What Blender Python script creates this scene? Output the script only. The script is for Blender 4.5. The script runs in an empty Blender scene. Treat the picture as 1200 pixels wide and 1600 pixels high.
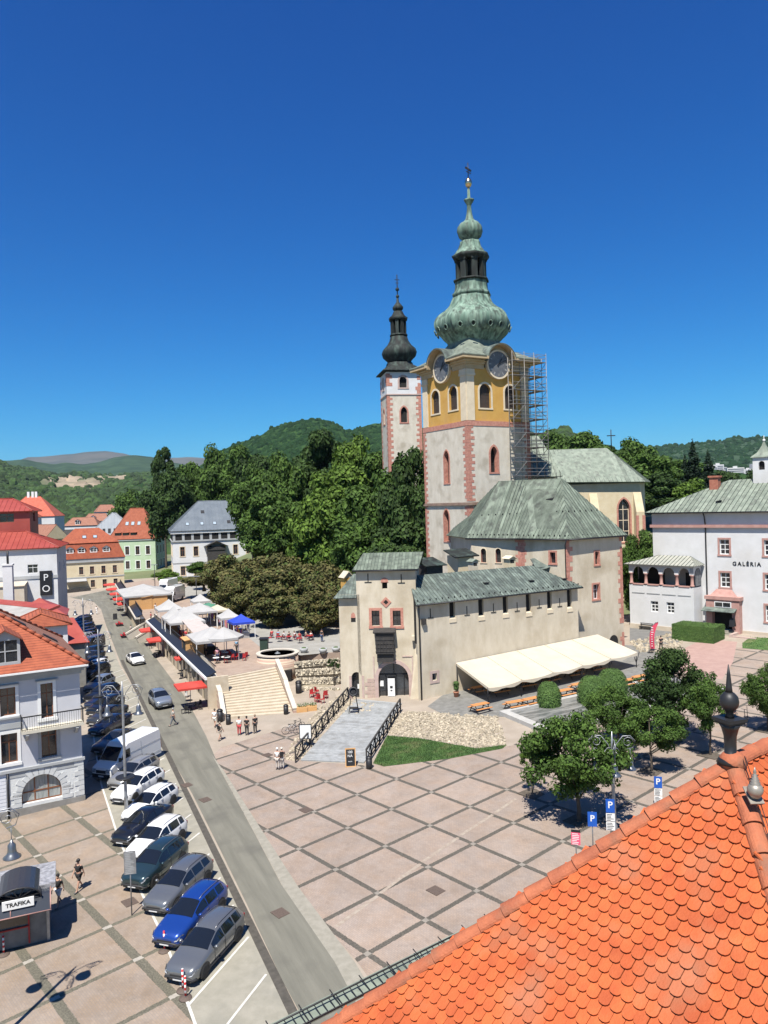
import bpy,bmesh,math,random
from math import sin,cos,pi,radians,sqrt,atan2,tan,hypot
from mathutils import Vector,Matrix,noise as mnoise
random.seed(7)
SC=bpy.context.scene
COL=SC.collection
# ---------------- camera ----------------
CZ=22.0
FPX=1183.5
PITCH,ROLL=0.0118,-0.0301
_s,_c=sin(ROLL),cos(ROLL);_sp,_cp=sin(PITCH),cos(PITCH)
RW=Matrix(((_c,-_s,0),(_sp*_s,_sp*_c,_cp),(_cp*_s,_cp*_c,-_sp)))
cam=bpy.data.cameras.new('camera');camo=bpy.data.objects.new('camera',cam);COL.objects.link(camo)
cam.sensor_fit='HORIZONTAL';cam.sensor_width=36;cam.lens=36*FPX/1200
cam.clip_start=0.1;cam.clip_end=40000
_m=Matrix((RW.col[0],RW.col[1],-RW.col[2])).transposed().to_4x4();_m.translation=(0,0,CZ)
camo.matrix_world=_m
SC.camera=camo
# ---------------- sky, sun, exposure ----------------
SUN_AZ,SUN_EL=radians(15),radians(61)
w=bpy.data.worlds.new('World');SC.world=w;w.use_nodes=True
nt=w.node_tree;nt.nodes.clear()
wo=nt.nodes.new('ShaderNodeOutputWorld');bg=nt.nodes.new('ShaderNodeBackground');sk=nt.nodes.new('ShaderNodeTexSky')
sk.sky_type='NISHITA';sk.sun_disc=False
sk.sun_elevation=SUN_EL;sk.sun_rotation=radians(195)
sk.altitude=400;sk.air_density=1.0;sk.dust_density=0.35;sk.ozone_density=4.0
sep=nt.nodes.new('ShaderNodeSeparateColor');cmb=nt.nodes.new('ShaderNodeCombineColor');nt.links.new(sk.outputs[0],sep.inputs[0])
for ch,(pw,ml)in enumerate(((2.13,4.6),(1.36,7.9),(0.976,9.2))):
 q=nt.nodes.new('ShaderNodeMath');q.operation='MULTIPLY';q.inputs[1].default_value=0.1014;nt.links.new(sep.outputs[ch],q.inputs[0])
 p=nt.nodes.new('ShaderNodeMath');p.operation='POWER';p.inputs[1].default_value=pw;nt.links.new(q.outputs[0],p.inputs[0])
 r=nt.nodes.new('ShaderNodeMath');r.operation='MULTIPLY';r.inputs[1].default_value=ml;nt.links.new(p.outputs[0],r.inputs[0]);nt.links.new(r.outputs[0],cmb.inputs[ch])
bg.inputs['Strength'].default_value=0.073
nt.links.new(cmb.outputs[0],bg.inputs[0]);nt.links.new(bg.outputs[0],wo.inputs[0])
ld=bpy.data.lights.new('sun','SUN');ld.energy=5.0;ld.angle=radians(0.53);ld.color=(1.0,0.95,0.87)
lo=bpy.data.objects.new('sun',ld);COL.objects.link(lo)
LDIR=Vector((sin(SUN_AZ)*cos(SUN_EL),cos(SUN_AZ)*cos(SUN_EL),-sin(SUN_EL)))
lo.rotation_euler=LDIR.to_track_quat('-Z','Y').to_euler();lo.location=(0,0,300)
SC.view_settings.view_transform='Standard';SC.view_settings.look='None'
SC.view_settings.exposure=0.86;SC.view_settings.gamma=1
try:
 SC.cycles.max_bounces=5;SC.cycles.diffuse_bounces=2;SC.cycles.transparent_max_bounces=6;SC.cycles.volume_bounces=0
except Exception:pass
# ---------------- measuring helpers ----------------
GX,GY=0.0365626,0.0166035
def ray(x,y):
 return RW@Vector(((x-600)/FPX,-(y-800)/FPX,1.0))
def G(x,y,dz=0.0):
 d=ray(x,y);t=-(CZ-dz)/(d.z-GX*d.x-GY*d.y);return Vector((t*d.x,t*d.y,CZ+t*d.z))
def AT(x,y,Y):
 d=ray(x,y);t=Y/d.y;return Vector((t*d.x,Y,CZ+t*d.z))
def AZ(x,y,z):
 d=ray(x,y);t=(z-CZ)/d.z;return Vector((t*d.x,t*d.y,z))
def PR(P):
 q=RW.transposed()@(Vector(P)-Vector((0,0,CZ)));return 600+FPX*q.x/q.z,800-FPX*q.y/q.z
def gz(x,y):return GX*x+GY*y
def sstep(a,b,t):
 t=max(0,min(1,(t-a)/(b-a)));return t*t*(3-2*t)
def terrain(x,y):
 z=GX*max(-130,min(120,x))+GY*max(-60,min(280,y))
 b=11*math.exp(-((x-5)/75)**2-((y-215)/62)**2)*sstep(118,160,y)
 b+=7*math.exp(-((x-85)/50)**2-((y-190)/50)**2)*sstep(140,170,y)
 r=hypot(x,y)
 return z+b
MATS={}
def newmat(name):
 m=bpy.data.materials.new(name);m.use_nodes=True
 n=m.node_tree.nodes;b=n['Principled BSDF']
 return m,m.node_tree,n,m.node_tree.links,b
def rgba(c):return(c[0]*.87,c[1]*.87,c[2]*.87,1)
def M(name,c1,c2=None,scale=3.0,rough=0.8,bump=0.0,bscale=30.0,metal=0.0,spread=(0.35,0.65),stretch=None,spec=0.5,c3=None,s3=0.4,isl=0.0,coat=0.0,trans=0.0,obr=0.0):
 if name in MATS:return MATS[name]
 m,nt,n,L,b=newmat(name);MATS[name]=m
 b.inputs['Roughness'].default_value=rough;b.inputs['Metallic'].default_value=metal
 b.inputs['Specular IOR Level'].default_value=spec
 if coat:b.inputs['Coat Weight'].default_value=coat;b.inputs['Coat Roughness'].default_value=0.05
 tc=n.new('ShaderNodeTexCoord');vec=tc.outputs['Object']
 if stretch:
  mp=n.new('ShaderNodeMapping');mp.inputs['Scale'].default_value=stretch;L.new(vec,mp.inputs[0]);vec=mp.outputs[0]
 col=None
 if c2:
  t=n.new('ShaderNodeTexNoise');t.inputs['Scale'].default_value=scale;t.inputs['Detail'].default_value=6;t.inputs['Roughness'].default_value=0.62
  L.new(vec,t.inputs['Vector'])
  r=n.new('ShaderNodeValToRGB');r.color_ramp.elements[0].position=spread[0];r.color_ramp.elements[1].position=spread[1]
  r.color_ramp.elements[0].color=rgba(c1);r.color_ramp.elements[1].color=rgba(c2)
  L.new(t.outputs['Fac'],r.inputs[0]);col=r.outputs[0]
 if c3:
  t=n.new('ShaderNodeTexNoise');t.inputs['Scale'].default_value=s3;t.inputs['Detail'].default_value=5
  L.new(tc.outputs['Object'],t.inputs['Vector'])
  r=n.new('ShaderNodeValToRGB');r.color_ramp.elements[0].position=0.52;r.color_ramp.elements[1].position=0.72
  r.color_ramp.elements[0].color=(0,0,0,1);r.color_ramp.elements[1].color=(1,1,1,1)
  L.new(t.outputs['Fac'],r.inputs[0])
  mx=n.new('ShaderNodeMix');mx.data_type='RGBA';L.new(r.outputs[0],mx.inputs[0]);L.new(col,mx.inputs[6]);mx.inputs[7].default_value=rgba(c3);col=mx.outputs[2]
 if isl or obr:
  g=n.new('ShaderNodeNewGeometry')if isl else n.new('ShaderNodeObjectInfo')
  mr=n.new('ShaderNodeMapRange');a=isl or obr;mr.inputs[3].default_value=1-a;mr.inputs[4].default_value=1+a
  L.new(g.outputs['Random Per Island' if isl else 'Random'],mr.inputs[0])
  h=n.new('ShaderNodeHueSaturation');L.new(mr.outputs[0],h.inputs['Value'])
  if col:L.new(col,h.inputs['Color'])
  else:h.inputs['Color'].default_value=rgba(c1)
  col=h.outputs[0]
 if col:L.new(col,b.inputs['Base Color'])
 else:b.inputs['Base Color'].default_value=rgba(c1)
 if bump:
  t=n.new('ShaderNodeTexNoise');t.inputs['Scale'].default_value=bscale;t.inputs['Detail'].default_value=4
  L.new(vec,t.inputs['Vector'])
  bp=n.new('ShaderNodeBump');bp.inputs['Strength'].default_value=bump;bp.inputs['Distance'].default_value=0.05
  L.new(t.outputs['Fac'],bp.inputs['Height']);L.new(bp.outputs[0],b.inputs['Normal'])
 if trans:
  tr=n.new('ShaderNodeBsdfTranslucent');mxs=n.new('ShaderNodeMixShader');mxs.inputs[0].default_value=trans
  if col:L.new(col,tr.inputs[0])
  else:tr.inputs[0].default_value=rgba(c1)
  L.new(b.outputs[0],mxs.inputs[1]);L.new(tr.outputs[0],mxs.inputs[2])
  L.new(mxs.outputs[0],n['Material Output'].inputs[0])
 return m
class MB:
 def __init__(s):
  s.v=[];s.f=[];s.mi=[];s.cm=0;s.T=None;s.sm=[];s.cs=False
 def p(s,co):
  co=Vector(co)
  if s.T is not None:co=s.T@co
  s.v.append(co);return len(s.v)-1
 def face(s,ids):s.f.append(tuple(ids));s.mi.append(s.cm);s.sm.append(s.cs)
 def poly(s,pts):s.face([s.p(q)for q in pts])
 def box(s,x0,y0,z0,x1,y1,z1):
  i=[s.p(q)for q in((x0,y0,z0),(x1,y0,z0),(x1,y1,z0),(x0,y1,z0),(x0,y0,z1),(x1,y0,z1),(x1,y1,z1),(x0,y1,z1))]
  for a in((0,3,2,1),(4,5,6,7),(0,1,5,4),(1,2,6,5),(2,3,7,6),(3,0,4,7)):s.face([i[k]for k in a])
 def prism(s,pts,z0,z1,cap=True):
  n=len(pts)
  A=sum(pts[i][0]*pts[(i+1)%n][1]-pts[(i+1)%n][0]*pts[i][1]for i in range(n))
  if A<0:pts=pts[::-1]
  zf0=z0 if callable(z0)else(lambda x,y:z0);zf1=z1 if callable(z1)else(lambda x,y:z1)
  a=[s.p((q[0],q[1],zf0(q[0],q[1])))for q in pts];b=[s.p((q[0],q[1],zf1(q[0],q[1])))for q in pts]
  for i in range(n):s.face((a[i],a[(i+1)%n],b[(i+1)%n],b[i]))
  if cap:s.face(b);s.face(a[::-1])
 def slab(s,pts,t):
  pts=[Vector(q)for q in pts];n=len(pts)
  nn=Vector((0,0,0))
  for i in range(n):nn+=(pts[i]-pts[0]).cross(pts[(i+1)%n]-pts[0])
  nn.normalize()
  if nn.z<-1e-4:pts=pts[::-1];nn=-nn
  a=[s.p(q)for q in pts];b=[s.p(q-nn*t)for q in pts]
  s.face(a);s.face(b[::-1])
  for i in range(n):s.face((a[i],b[i],b[(i+1)%n],a[(i+1)%n]))
 def ribs(s,pts,sp,wd=0.03,h=0.05,off=0.3):
  pts=[Vector(q)for q in pts];n=len(pts)
  e=(pts[1]-pts[0]);Ln=e.length;e.normalize()
  nn=Vector((0,0,0))
  for i in range(n):nn+=(pts[i]-pts[0]).cross(pts[(i+1)%n]-pts[0])
  nn.normalize()
  if nn.z<0:nn=-nn
  w=nn.cross(e)
  if w.z<0:w=-w
  P2=[((q-pts[0]).dot(e),(q-pts[0]).dot(w))for q in pts]
  lo=min(q[0]for q in P2);hi=max(q[0]for q in P2)
  u=lo+sp*off
  while u<hi:
   ys=[]
   for i in range(n):
    a,b=P2[i],P2[(i+1)%n]
    if(a[0]-u)*(b[0]-u)<0:
     ys.append(a[1]+(u-a[0])/(b[0]-a[0])*(b[1]-a[1]))
   if len(ys)>=2 and max(ys)-min(ys)>0.1:
    p0=pts[0]+e*u+w*min(ys);p1=pts[0]+e*u+w*max(ys)
    q=[p0-e*wd/2,p0+e*wd/2,p1+e*wd/2,p1-e*wd/2]
    a=[s.p(k)for k in q];b=[s.p(k+nn*h)for k in q]
    s.face(b);
    for i in range(4):s.face((a[i],a[(i+1)%4],b[(i+1)%4],b[i]))
   u+=sp
 def lathe(s,prof,n=24,c=(0,0,0),ph=0.0,sq=0.0,lobes=0,rx=1,ry=1,smooth=True):
  o=s.cs;s.cs=smooth
  rows=[]
  for(r,z)in prof:
   row=[]
   for k in range(n):
    a=ph+2*pi*k/n
    rr=r
    if sq:
     q=abs(((a-ph)%(pi/2))-pi/4)
     rr=r*((1-sq)+sq/max(cos(((a-ph+pi/4)%(pi/2))-pi/4),.2))if sq>0 else r
    row.append(s.p((c[0]+rx*rr*cos(a),c[1]+ry*rr*sin(a),c[2]+z)))
   rows.append(row)
  for i in range(len(rows)-1):
   for k in range(n):
    s.face((rows[i][k],rows[i][(k+1)%n],rows[i+1][(k+1)%n],rows[i+1][k]))
  s.cs=o
  if prof[0][0]>1e-3:s.face(rows[0][::-1])
  if prof[-1][0]>1e-3:s.face(rows[-1])
 def strips(s,pts,sp,off=0.3,lift=.006):
  pts=[Vector(q)for q in pts];n=len(pts);e=(pts[1]-pts[0]).normalized();nn=Vector((0,0,0))
  for i in range(n):nn+=(pts[i]-pts[0]).cross(pts[(i+1)%n]-pts[0])
  nn.normalize()
  if nn.z<0:nn=-nn
  us=[(q-pts[0]).dot(e)for q in pts];u=min(us)+sp*off-sp;hi=max(us)
  def clip(P,f):
   out=[]
   for i in range(len(P)):
    a,b=P[i],P[(i+1)%len(P)];fa,fb=f(a),f(b)
    if fa>=0:out.append(a)
    if fa*fb<0:out.append(a+(b-a)*(fa/(fa-fb)))
   return out
  while u<hi:
   P=clip(pts,lambda q:(q-pts[0]).dot(e)-u)
   if len(P)>2:P=clip(P,lambda q:u+sp-(q-pts[0]).dot(e))
   if len(P)>2:s.poly([q+nn*lift for q in P])
   u+=sp
 def cyl(s,c,r,z0,z1,n=12,r2=None,smooth=True):
  s.lathe([(r,z0),(r2 if r2 is not None else r,z1)],n,c,smooth=smooth)
 def tube(s,pts,r,n=6):
  pts=[Vector(q)for q in pts];o=s.cs;s.cs=True
  rr=r if isinstance(r,(list,tuple))else[r]*len(pts)
  rows=[];up=Vector((0.13,0.21,1)).normalized()
  for i,q in enumerate(pts):
   d=(pts[min(i+1,len(pts)-1)]-pts[max(i-1,0)])
   if d.length<1e-9:d=Vector((0,0,1))
   d.normalize()
   a=d.cross(up)
   if a.length<0.05:a=d.cross(Vector((1,0,0)))
   a.normalize();b=d.cross(a)
   rows.append([s.p(q+a*rr[i]*cos(2*pi*k/n)+b*rr[i]*sin(2*pi*k/n))for k in range(n)])
  for i in range(len(rows)-1):
   for k in range(n):s.face((rows[i][k],rows[i][(k+1)%n],rows[i+1][(k+1)%n],rows[i+1][k]))
  s.cs=o
  s.face(rows[0][::-1]);s.face(rows[-1])
 def bar(s,a,b,wd,h=None):
  h=h or wd;a=Vector(a);b=Vector(b);d=(b-a).normalized()
  x=d.cross(Vector((0,0,1)))
  if x.length<0.01:x=Vector((1,0,0))
  x.normalize();y=x.cross(d)
  i=[]
  for q in(a,b):
   for sx,sy in((-1,-1),(1,-1),(1,1),(-1,1)):i.append(s.p(q+x*sx*wd/2+y*sy*h/2))
  for k in((0,3,2,1),(4,5,6,7),(0,1,5,4),(1,2,6,5),(2,3,7,6),(3,0,4,7)):s.face([i[j]for j in k])
 def ball(s,c,r,n=12,m=8,sz=1.0):
  s.lathe([(max(r*sin(pi*k/m),1e-4),-r*sz*cos(pi*k/m))for k in range(m+1)],n,c)
 def archpts(s,x0,x1,z1,kind,n=8):
  w=x1-x0;cx=(x0+x1)/2;r=w/2
  if kind=='seg':h=w*0.2
  elif kind=='goth':h=w*0.85
  else:h=r
  out=[]
  for k in range(n+1):
   t=k/n
   if kind=='goth':
    if t<=.5:
     a=t*2*(pi/2)*0.78
     x=x0+w*(1-cos(a))/(1-cos(pi/2*.78))*.5;z=h*sin(a)/sin(pi/2*.78)
    else:
     a=(1-t)*2*(pi/2)*0.78
     x=x1-w*(1-cos(a))/(1-cos(pi/2*.78))*.5;z=h*sin(a)/sin(pi/2*.78)
   else:
    a=pi*(1-t);x=cx+r*cos(a);z=h*sin(a)
   out.append((x,z1-h+z))
  return out
 def wall(s,L,H,holes=(),dep=0.25,H2=None,x0=0.0,z0=0.0,rm=None):
  """front sheet on y=0 from x0..L, z0..H with holes (xa,za,xb,zb,kind) and reveals going to y=dep"""
  xs=sorted(set([x0,L]+[h[0]for h in holes]+[h[2]for h in holes]))
  zs=sorted(set([z0,H]+[h[1]for h in holes]+[h[3]for h in holes]))
  for i in range(len(xs)-1):
   for j in range(len(zs)-1):
    cx=(xs[i]+xs[i+1])/2;cz=(zs[j]+zs[j+1])/2
    if any(h[0]<cx<h[2]and h[1]<cz<h[3]for h in holes):continue
    s.poly([(xs[i],0,zs[j]),(xs[i+1],0,zs[j]),(xs[i+1],0,zs[j+1]),(xs[i],0,zs[j+1])])
  om=s.cm
  for h in holes:
   xa,za,xb,zb,kind=h[:5]
   if rm is not None:s.cm=rm
   if kind=='rect':
    pts=[(xa,za),(xb,za),(xb,zb),(xa,zb)]
   else:
    ap=s.archpts(xa,xb,zb,kind)
    s.cm=om
    half=len(ap)//2
    L1=[(xa,zb)]+[q for q in ap[:half+1]]
    s.poly([(q[0],0,q[1])for q in L1][::-1]if False else[(q[0],0,q[1])for q in L1])
    R1=[q for q in ap[half:]]+[(xb,zb)]
    s.poly([(q[0],0,q[1])for q in R1])
    if rm is not None:s.cm=rm
    pts=[(xa,za),(xb,za)]+ap[::-1]
   n=len(pts)
   for k in range(n):
    a,b=pts[k],pts[(k+1)%n]
    if abs(a[0]-b[0])+abs(a[1]-b[1])<1e-6:continue
    s.poly([(a[0],0,a[1]),(a[0],dep,a[1]),(b[0],dep,b[1]),(b[0],0,b[1])])
   s.cm=om
 def mesh(s,name,mats):
  me=bpy.data.meshes.new(name);me.from_pydata([tuple(q)for q in s.v],[],s.f)
  for m in(mats if isinstance(mats,(list,tuple))else[mats]):me.materials.append(m)
  if any(s.mi):me.polygons.foreach_set('material_index',s.mi)
  if any(s.sm):me.polygons.foreach_set('use_smooth',s.sm)
  me.update();return me
 def cut(s):
  if not hasattr(s,'cuts'):s.cuts=[0]
  if len(s.f)>s.cuts[-1]:s.cuts.append(len(s.f))
 def build_each(s,name,mats,parent=None):
  s.cut();out=[]
  if s.cuts[-1]!=len(s.f):s.cuts.append(len(s.f))
  for a,b in zip(s.cuts[:-1],s.cuts[1:]):
   if b<=a:continue
   q=MB();mp={}
   for k in range(a,b):
    ids=[]
    for i in s.f[k]:
     if i not in mp:mp[i]=len(q.v);q.v.append(s.v[i])
     ids.append(mp[i])
    q.f.append(tuple(ids));q.mi.append(s.mi[k]);q.sm.append(s.sm[k])
   out.append(q.build(name,mats,parent))
  return out
 def build(s,name,mats,parent=None,loc=None):
  return link(name,s.mesh(name,mats),parent,loc)
def link(name,me,parent=None,loc=None,rz=None):
 o=bpy.data.objects.new(name,me);COL.objects.link(o)
 if parent is not None:o.parent=parent
 if loc is not None:o.location=loc
 if rz is not None:o.rotation_euler=(0,0,rz)
 return o
def tag(o,label=None,cat=None,group=None,kind=None):
 if label:o['label']=label
 if cat:o['category']=cat
 if group:o['group']=group
 if kind:o['kind']=kind
 return o
def thing(name,label,cat,loc=(0,0,0),rz=0.0,group=None):
 o=bpy.data.objects.new(name,None);COL.objects.link(o);o.empty_display_size=0.3
 o.location=loc;o.rotation_euler=(0,0,rz)
 return tag(o,label,cat,group)
KIDS={}
def dup(src,loc,rz=None,label=None,group=None,scale=None):
 r=src.copy();COL.objects.link(r);r.location=loc
 if rz is not None:r.rotation_euler=(0,0,rz)
 if label:r['label']=label
 if group:r['group']=group
 if scale:r.scale=(scale,scale,scale)if not isinstance(scale,tuple)else scale
 for ch in list(src.children):
  c=ch.copy();COL.objects.link(c);c.parent=r
  for g in list(ch.children):
   d=g.copy();COL.objects.link(d);d.parent=c
 return r
def setmat(o,m):
 for sl in o.material_slots:
  sl.link='OBJECT';sl.material=m
def RT(x,y,z,a):return Matrix.Translation((x,y,z))@Matrix.Rotation(a,4,'Z')
def text(name,body,size,mat,parent,loc,rx=pi/2,rz=0.0,depth=0.02,sx=1.0,space=1.0,bold=0.0):
 cu=bpy.data.curves.new(name,'FONT');cu.body=body;cu.size=size;cu.extrude=depth;cu.align_x='CENTER';cu.align_y='CENTER'
 cu.space_character=space;cu.offset=bold
 tmp=bpy.data.objects.new('t',cu);COL.objects.link(tmp)
 dg=bpy.context.evaluated_depsgraph_get();me=bpy.data.meshes.new_from_object(tmp.evaluated_get(dg))
 bpy.data.objects.remove(tmp);me.materials.clear();me.materials.append(mat);me.name=name
 o=link(name,me,parent,loc);o.rotation_euler=(rx,0,rz);o.scale=(sx,1,1)
 return o
m_glass=M('glass_dark',(0.012,0.014,0.017),(0.05,0.055,0.06),scale=0.7,rough=0.08,spec=0.9)
m_louver=M('belfry_louvre',(0.035,0.022,0.016),(0.06,0.04,0.03),scale=1,stretch=(1,1,12),rough=0.7)
m_dark=M('dark_void',(0.012,0.011,0.010),rough=0.9)
m_white=M('white_paint',(0.75,0.75,0.73),rough=0.5)
m_black=M('black_paint',(0.015,0.015,0.016),rough=0.45)
m_iron=M('iron_dark',(0.03,0.03,0.032),rough=0.5,metal=0.4)
m_zinc=M('galvanised_steel',(0.42,0.43,0.44),(0.30,0.31,0.32),scale=3,rough=0.45,metal=0.7)
m_stucco=M('old_stucco',(0.51,0.44,0.325),(0.61,0.54,0.42),scale=0.9,rough=0.95,bump=0.5,bscale=3.0,c3=(0.38,0.31,0.21),s3=0.22,stretch=(1,1,0.4))
m_stucco2=M('tower_stucco',(0.54,0.485,0.39),(0.64,0.59,0.495),scale=0.9,rough=0.95,bump=0.5,bscale=2.5,c3=(0.42,0.37,0.29),s3=0.5,stretch=(1,1,0.4))
m_pink=M('pink_stone',(0.40,0.165,0.12),(0.54,0.27,0.20),scale=3.2,rough=0.9,bump=0.3,bscale=8,c3=(0.42,0.17,0.13),s3=0.9)
m_pinkgrey=M('pink_grey_stone',(0.42,0.30,0.26),(0.52,0.40,0.35),scale=1.4,rough=0.9)
m_yellow=M('ochre_plaster',(0.52,0.29,0.062),(0.59,0.35,0.09),scale=0.6,rough=0.9,c3=(0.52,0.30,0.09),s3=0.5)
m_cream=M('cream_plaster',(0.57,0.47,0.30),(0.63,0.54,0.37),scale=0.8,rough=0.9)
m_creamtrim=M('cream_trim',(0.70,0.60,0.44),(0.62,0.52,0.37),scale=1.0,rough=0.85)
m_whitewall=M('white_plaster',(0.66,0.66,0.66),(0.60,0.60,0.59),scale=0.7,rough=0.9,bump=0.15,bscale=2,c3=(0.54,0.52,0.48),s3=0.12)
m_greytrim=M('grey_trim',(0.40,0.41,0.41),(0.33,0.34,0.34),scale=1,rough=0.85)
m_greyplinth=M('grey_plinth',(0.20,0.19,0.17),(0.27,0.26,0.24),scale=1.2,rough=0.95)
m_brownwood=M('brown_window_wood',(0.20,0.075,0.03),rough=0.55)
m_wood=M('pale_wood',(0.52,0.28,0.10),(0.62,0.36,0.15),scale=2,rough=0.7,stretch=(1,1,6))
m_orangewood=M('orange_table_wood',(0.50,0.20,0.06),(0.60,0.28,0.10),scale=3,rough=0.6)
m_darkwood=M('dark_timber',(0.025,0.023,0.022),(0.05,0.045,0.04),scale=3,rough=0.8)
m_canvas=M('cream_canvas',(0.56,0.495,0.38),(0.61,0.55,0.44),scale=0.5,rough=0.9,bump=0.3,bscale=1.5,trans=0.12)
m_tent=M('white_canvas',(0.47,0.465,0.45),(0.40,0.395,0.385),scale=0.6,rough=0.85,bump=0.3,bscale=1.2,trans=0.12)
m_red=M('red_canvas',(0.52,0.045,0.03),(0.60,0.07,0.05),scale=1,rough=0.85,trans=0.1)
m_redmetal=M('red_metal_roof',(0.29,0.05,0.035),(0.35,0.07,0.05),scale=0.6,rough=0.5)
m_greymetal=M('grey_metal_roof',(0.10,0.122,0.145),(0.135,0.158,0.18),scale=0.5,rough=0.5)
m_redchair=M('red_chair',(0.35,0.02,0.02),rough=0.6)
def copper(name,base,pat,dark,st=(1.2,1.2,0.18),sp=(0.38,0.62),dk=(0.5,0.66)):
 m,nt,n,L,b=newmat(name);MATS[name]=m
 b.inputs['Roughness'].default_value=0.75;b.inputs['Specular IOR Level'].default_value=0.3
 tc=n.new('ShaderNodeTexCoord');mp=n.new('ShaderNodeMapping');mp.inputs['Scale'].default_value=st;L.new(tc.outputs['Object'],mp.inputs[0])
 t=n.new('ShaderNodeTexNoise');t.inputs['Scale'].default_value=1.1;t.inputs['Detail'].default_value=5;t.inputs['Roughness'].default_value=0.5;L.new(mp.outputs[0],t.inputs[0])
 r=n.new('ShaderNodeValToRGB');e=r.color_ramp.elements;e[0].position=sp[0];e[1].position=sp[1];e[0].color=rgba(base);e[1].color=rgba(pat);L.new(t.outputs[0],r.inputs[0])
 t2=n.new('ShaderNodeTexNoise');t2.inputs['Scale'].default_value=1.6;t2.inputs['Detail'].default_value=4;t2.noise_dimensions='4D';t2.inputs['W'].default_value=4;L.new(mp.outputs[0],t2.inputs[0])
 r2=n.new('ShaderNodeValToRGB');e=r2.color_ramp.elements;e[0].position=dk[0];e[1].position=dk[1];e[0].color=(0,0,0,1);e[1].color=(0.85,0.85,0.85,1);L.new(t2.outputs[0],r2.inputs[0])
 mx=n.new('ShaderNodeMix');mx.data_type='RGBA';L.new(r2.outputs[0],mx.inputs[0]);L.new(r.outputs[0],mx.inputs[6]);mx.inputs[7].default_value=rgba(dark);gi=n.new('ShaderNodeNewGeometry');mr=n.new('ShaderNodeMapRange');mr.inputs[3].default_value=0.80;mr.inputs[4].default_value=1.22;L.new(gi.outputs['Random Per Island'],mr.inputs[0]);hv=n.new('ShaderNodeHueSaturation');L.new(mr.outputs[0],hv.inputs['Value']);L.new(mx.outputs[2],hv.inputs['Color']);L.new(hv.outputs[0],b.inputs['Base Color'])
 bp=n.new('ShaderNodeBump');bp.inputs['Strength'].default_value=0.3;bp.inputs['Distance'].default_value=0.05;L.new(t2.outputs[0],bp.inputs['Height']);L.new(bp.outputs[0],b.inputs['Normal'])
 return m
m_copper=copper('green_copper',(0.105,0.128,0.098),(0.175,0.208,0.162),(0.065,0.072,0.06),st=(1.0,1.0,0.25))
m_seam=M('copper_seam',(0.055,0.07,0.058),(0.11,0.14,0.115),scale=1.0,rough=0.7)
m_copper_dk=copper('dark_copper',(0.09,0.112,0.10),(0.165,0.20,0.172),(0.055,0.062,0.058),st=(1.0,1.0,0.3),dk=(0.45,0.68))
m_copper_br=copper('bright_copper',(0.10,0.165,0.125),(0.21,0.30,0.235),(0.032,0.038,0.032),st=(1.4,1.4,0.3),dk=(0.42,0.66))
m_copper_bk=copper('blackened_copper',(0.02,0.026,0.024),(0.06,0.09,0.075),(0.012,0.013,0.012),dk=(0.4,0.6),sp=(0.45,0.7))
m_copper_pale=copper('pale_copper',(0.17,0.20,0.16),(0.24,0.275,0.22),(0.12,0.13,0.11),dk=(0.5,0.7))
def tilemat(name,c1,c2,rows=4.0,c3=None):
 m,nt,n,L,b=newmat(name);MATS[name]=m
 b.inputs['Roughness'].default_value=0.85
 tc=n.new('ShaderNodeTexCoord')
 t=n.new('ShaderNodeTexNoise');t.inputs['Scale'].default_value=1.1;t.inputs['Detail'].default_value=8;t.inputs['Roughness'].default_value=0.75;L.new(tc.outputs['Object'],t.inputs[0])
 r=n.new('ShaderNodeValToRGB');e=r.color_ramp.elements;e[0].position=0.36;e[1].position=0.64;e[0].color=rgba(c1);e[1].color=rgba(c2);L.new(t.outputs[0],r.inputs[0])
 wv=n.new('ShaderNodeTexWave');wv.wave_type='BANDS';wv.bands_direction='Z';wv.wave_profile='SAW';wv.inputs['Scale'].default_value=rows/2;wv.inputs['Distortion'].default_value=0.6;wv.inputs['Detail Scale'].default_value=5;L.new(tc.outputs['Object'],wv.inputs[0])
 r2=n.new('ShaderNodeValToRGB');e=r2.color_ramp.elements;e[0].position=0.0;e[1].position=0.35;e[0].color=(0.45,0.45,0.45,1);e[1].color=(1,1,1,1);L.new(wv.outputs['Fac'],r2.inputs[0])
 mx=n.new('ShaderNodeMix');mx.data_type='RGBA';mx.blend_type='MULTIPLY';mx.inputs[0].default_value=1;L.new(r.outputs[0],mx.inputs[6]);L.new(r2.outputs[0],mx.inputs[7]);L.new(mx.outputs[2],b.inputs['Base Color'])
 bp=n.new('ShaderNodeBump');bp.inputs['Strength'].default_value=0.6;bp.inputs['Distance'].default_value=0.05;L.new(wv.outputs['Fac'],bp.inputs['Height']);L.new(bp.outputs[0],b.inputs['Normal'])
 return m
m_tile=tilemat('orange_roof_tiles',(0.27,0.062,0.028),(0.40,0.105,0.046))
m_tile2=tilemat('rust_roof_tiles',(0.26,0.065,0.03),(0.37,0.11,0.055))
m_tile3=tilemat('brown_roof_tiles',(0.26,0.11,0.07),(0.36,0.17,0.11))
def math_(nt,op,a,b=None,c=None):
 q=nt.nodes.new('ShaderNodeMath');q.operation=op
 for i,v in enumerate((a,b,c)):
  if v is None:continue
  if isinstance(v,(int,float)):q.inputs[i].default_value=v
  else:nt.links.new(v,q.inputs[i])
 return q.outputs[0]
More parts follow.
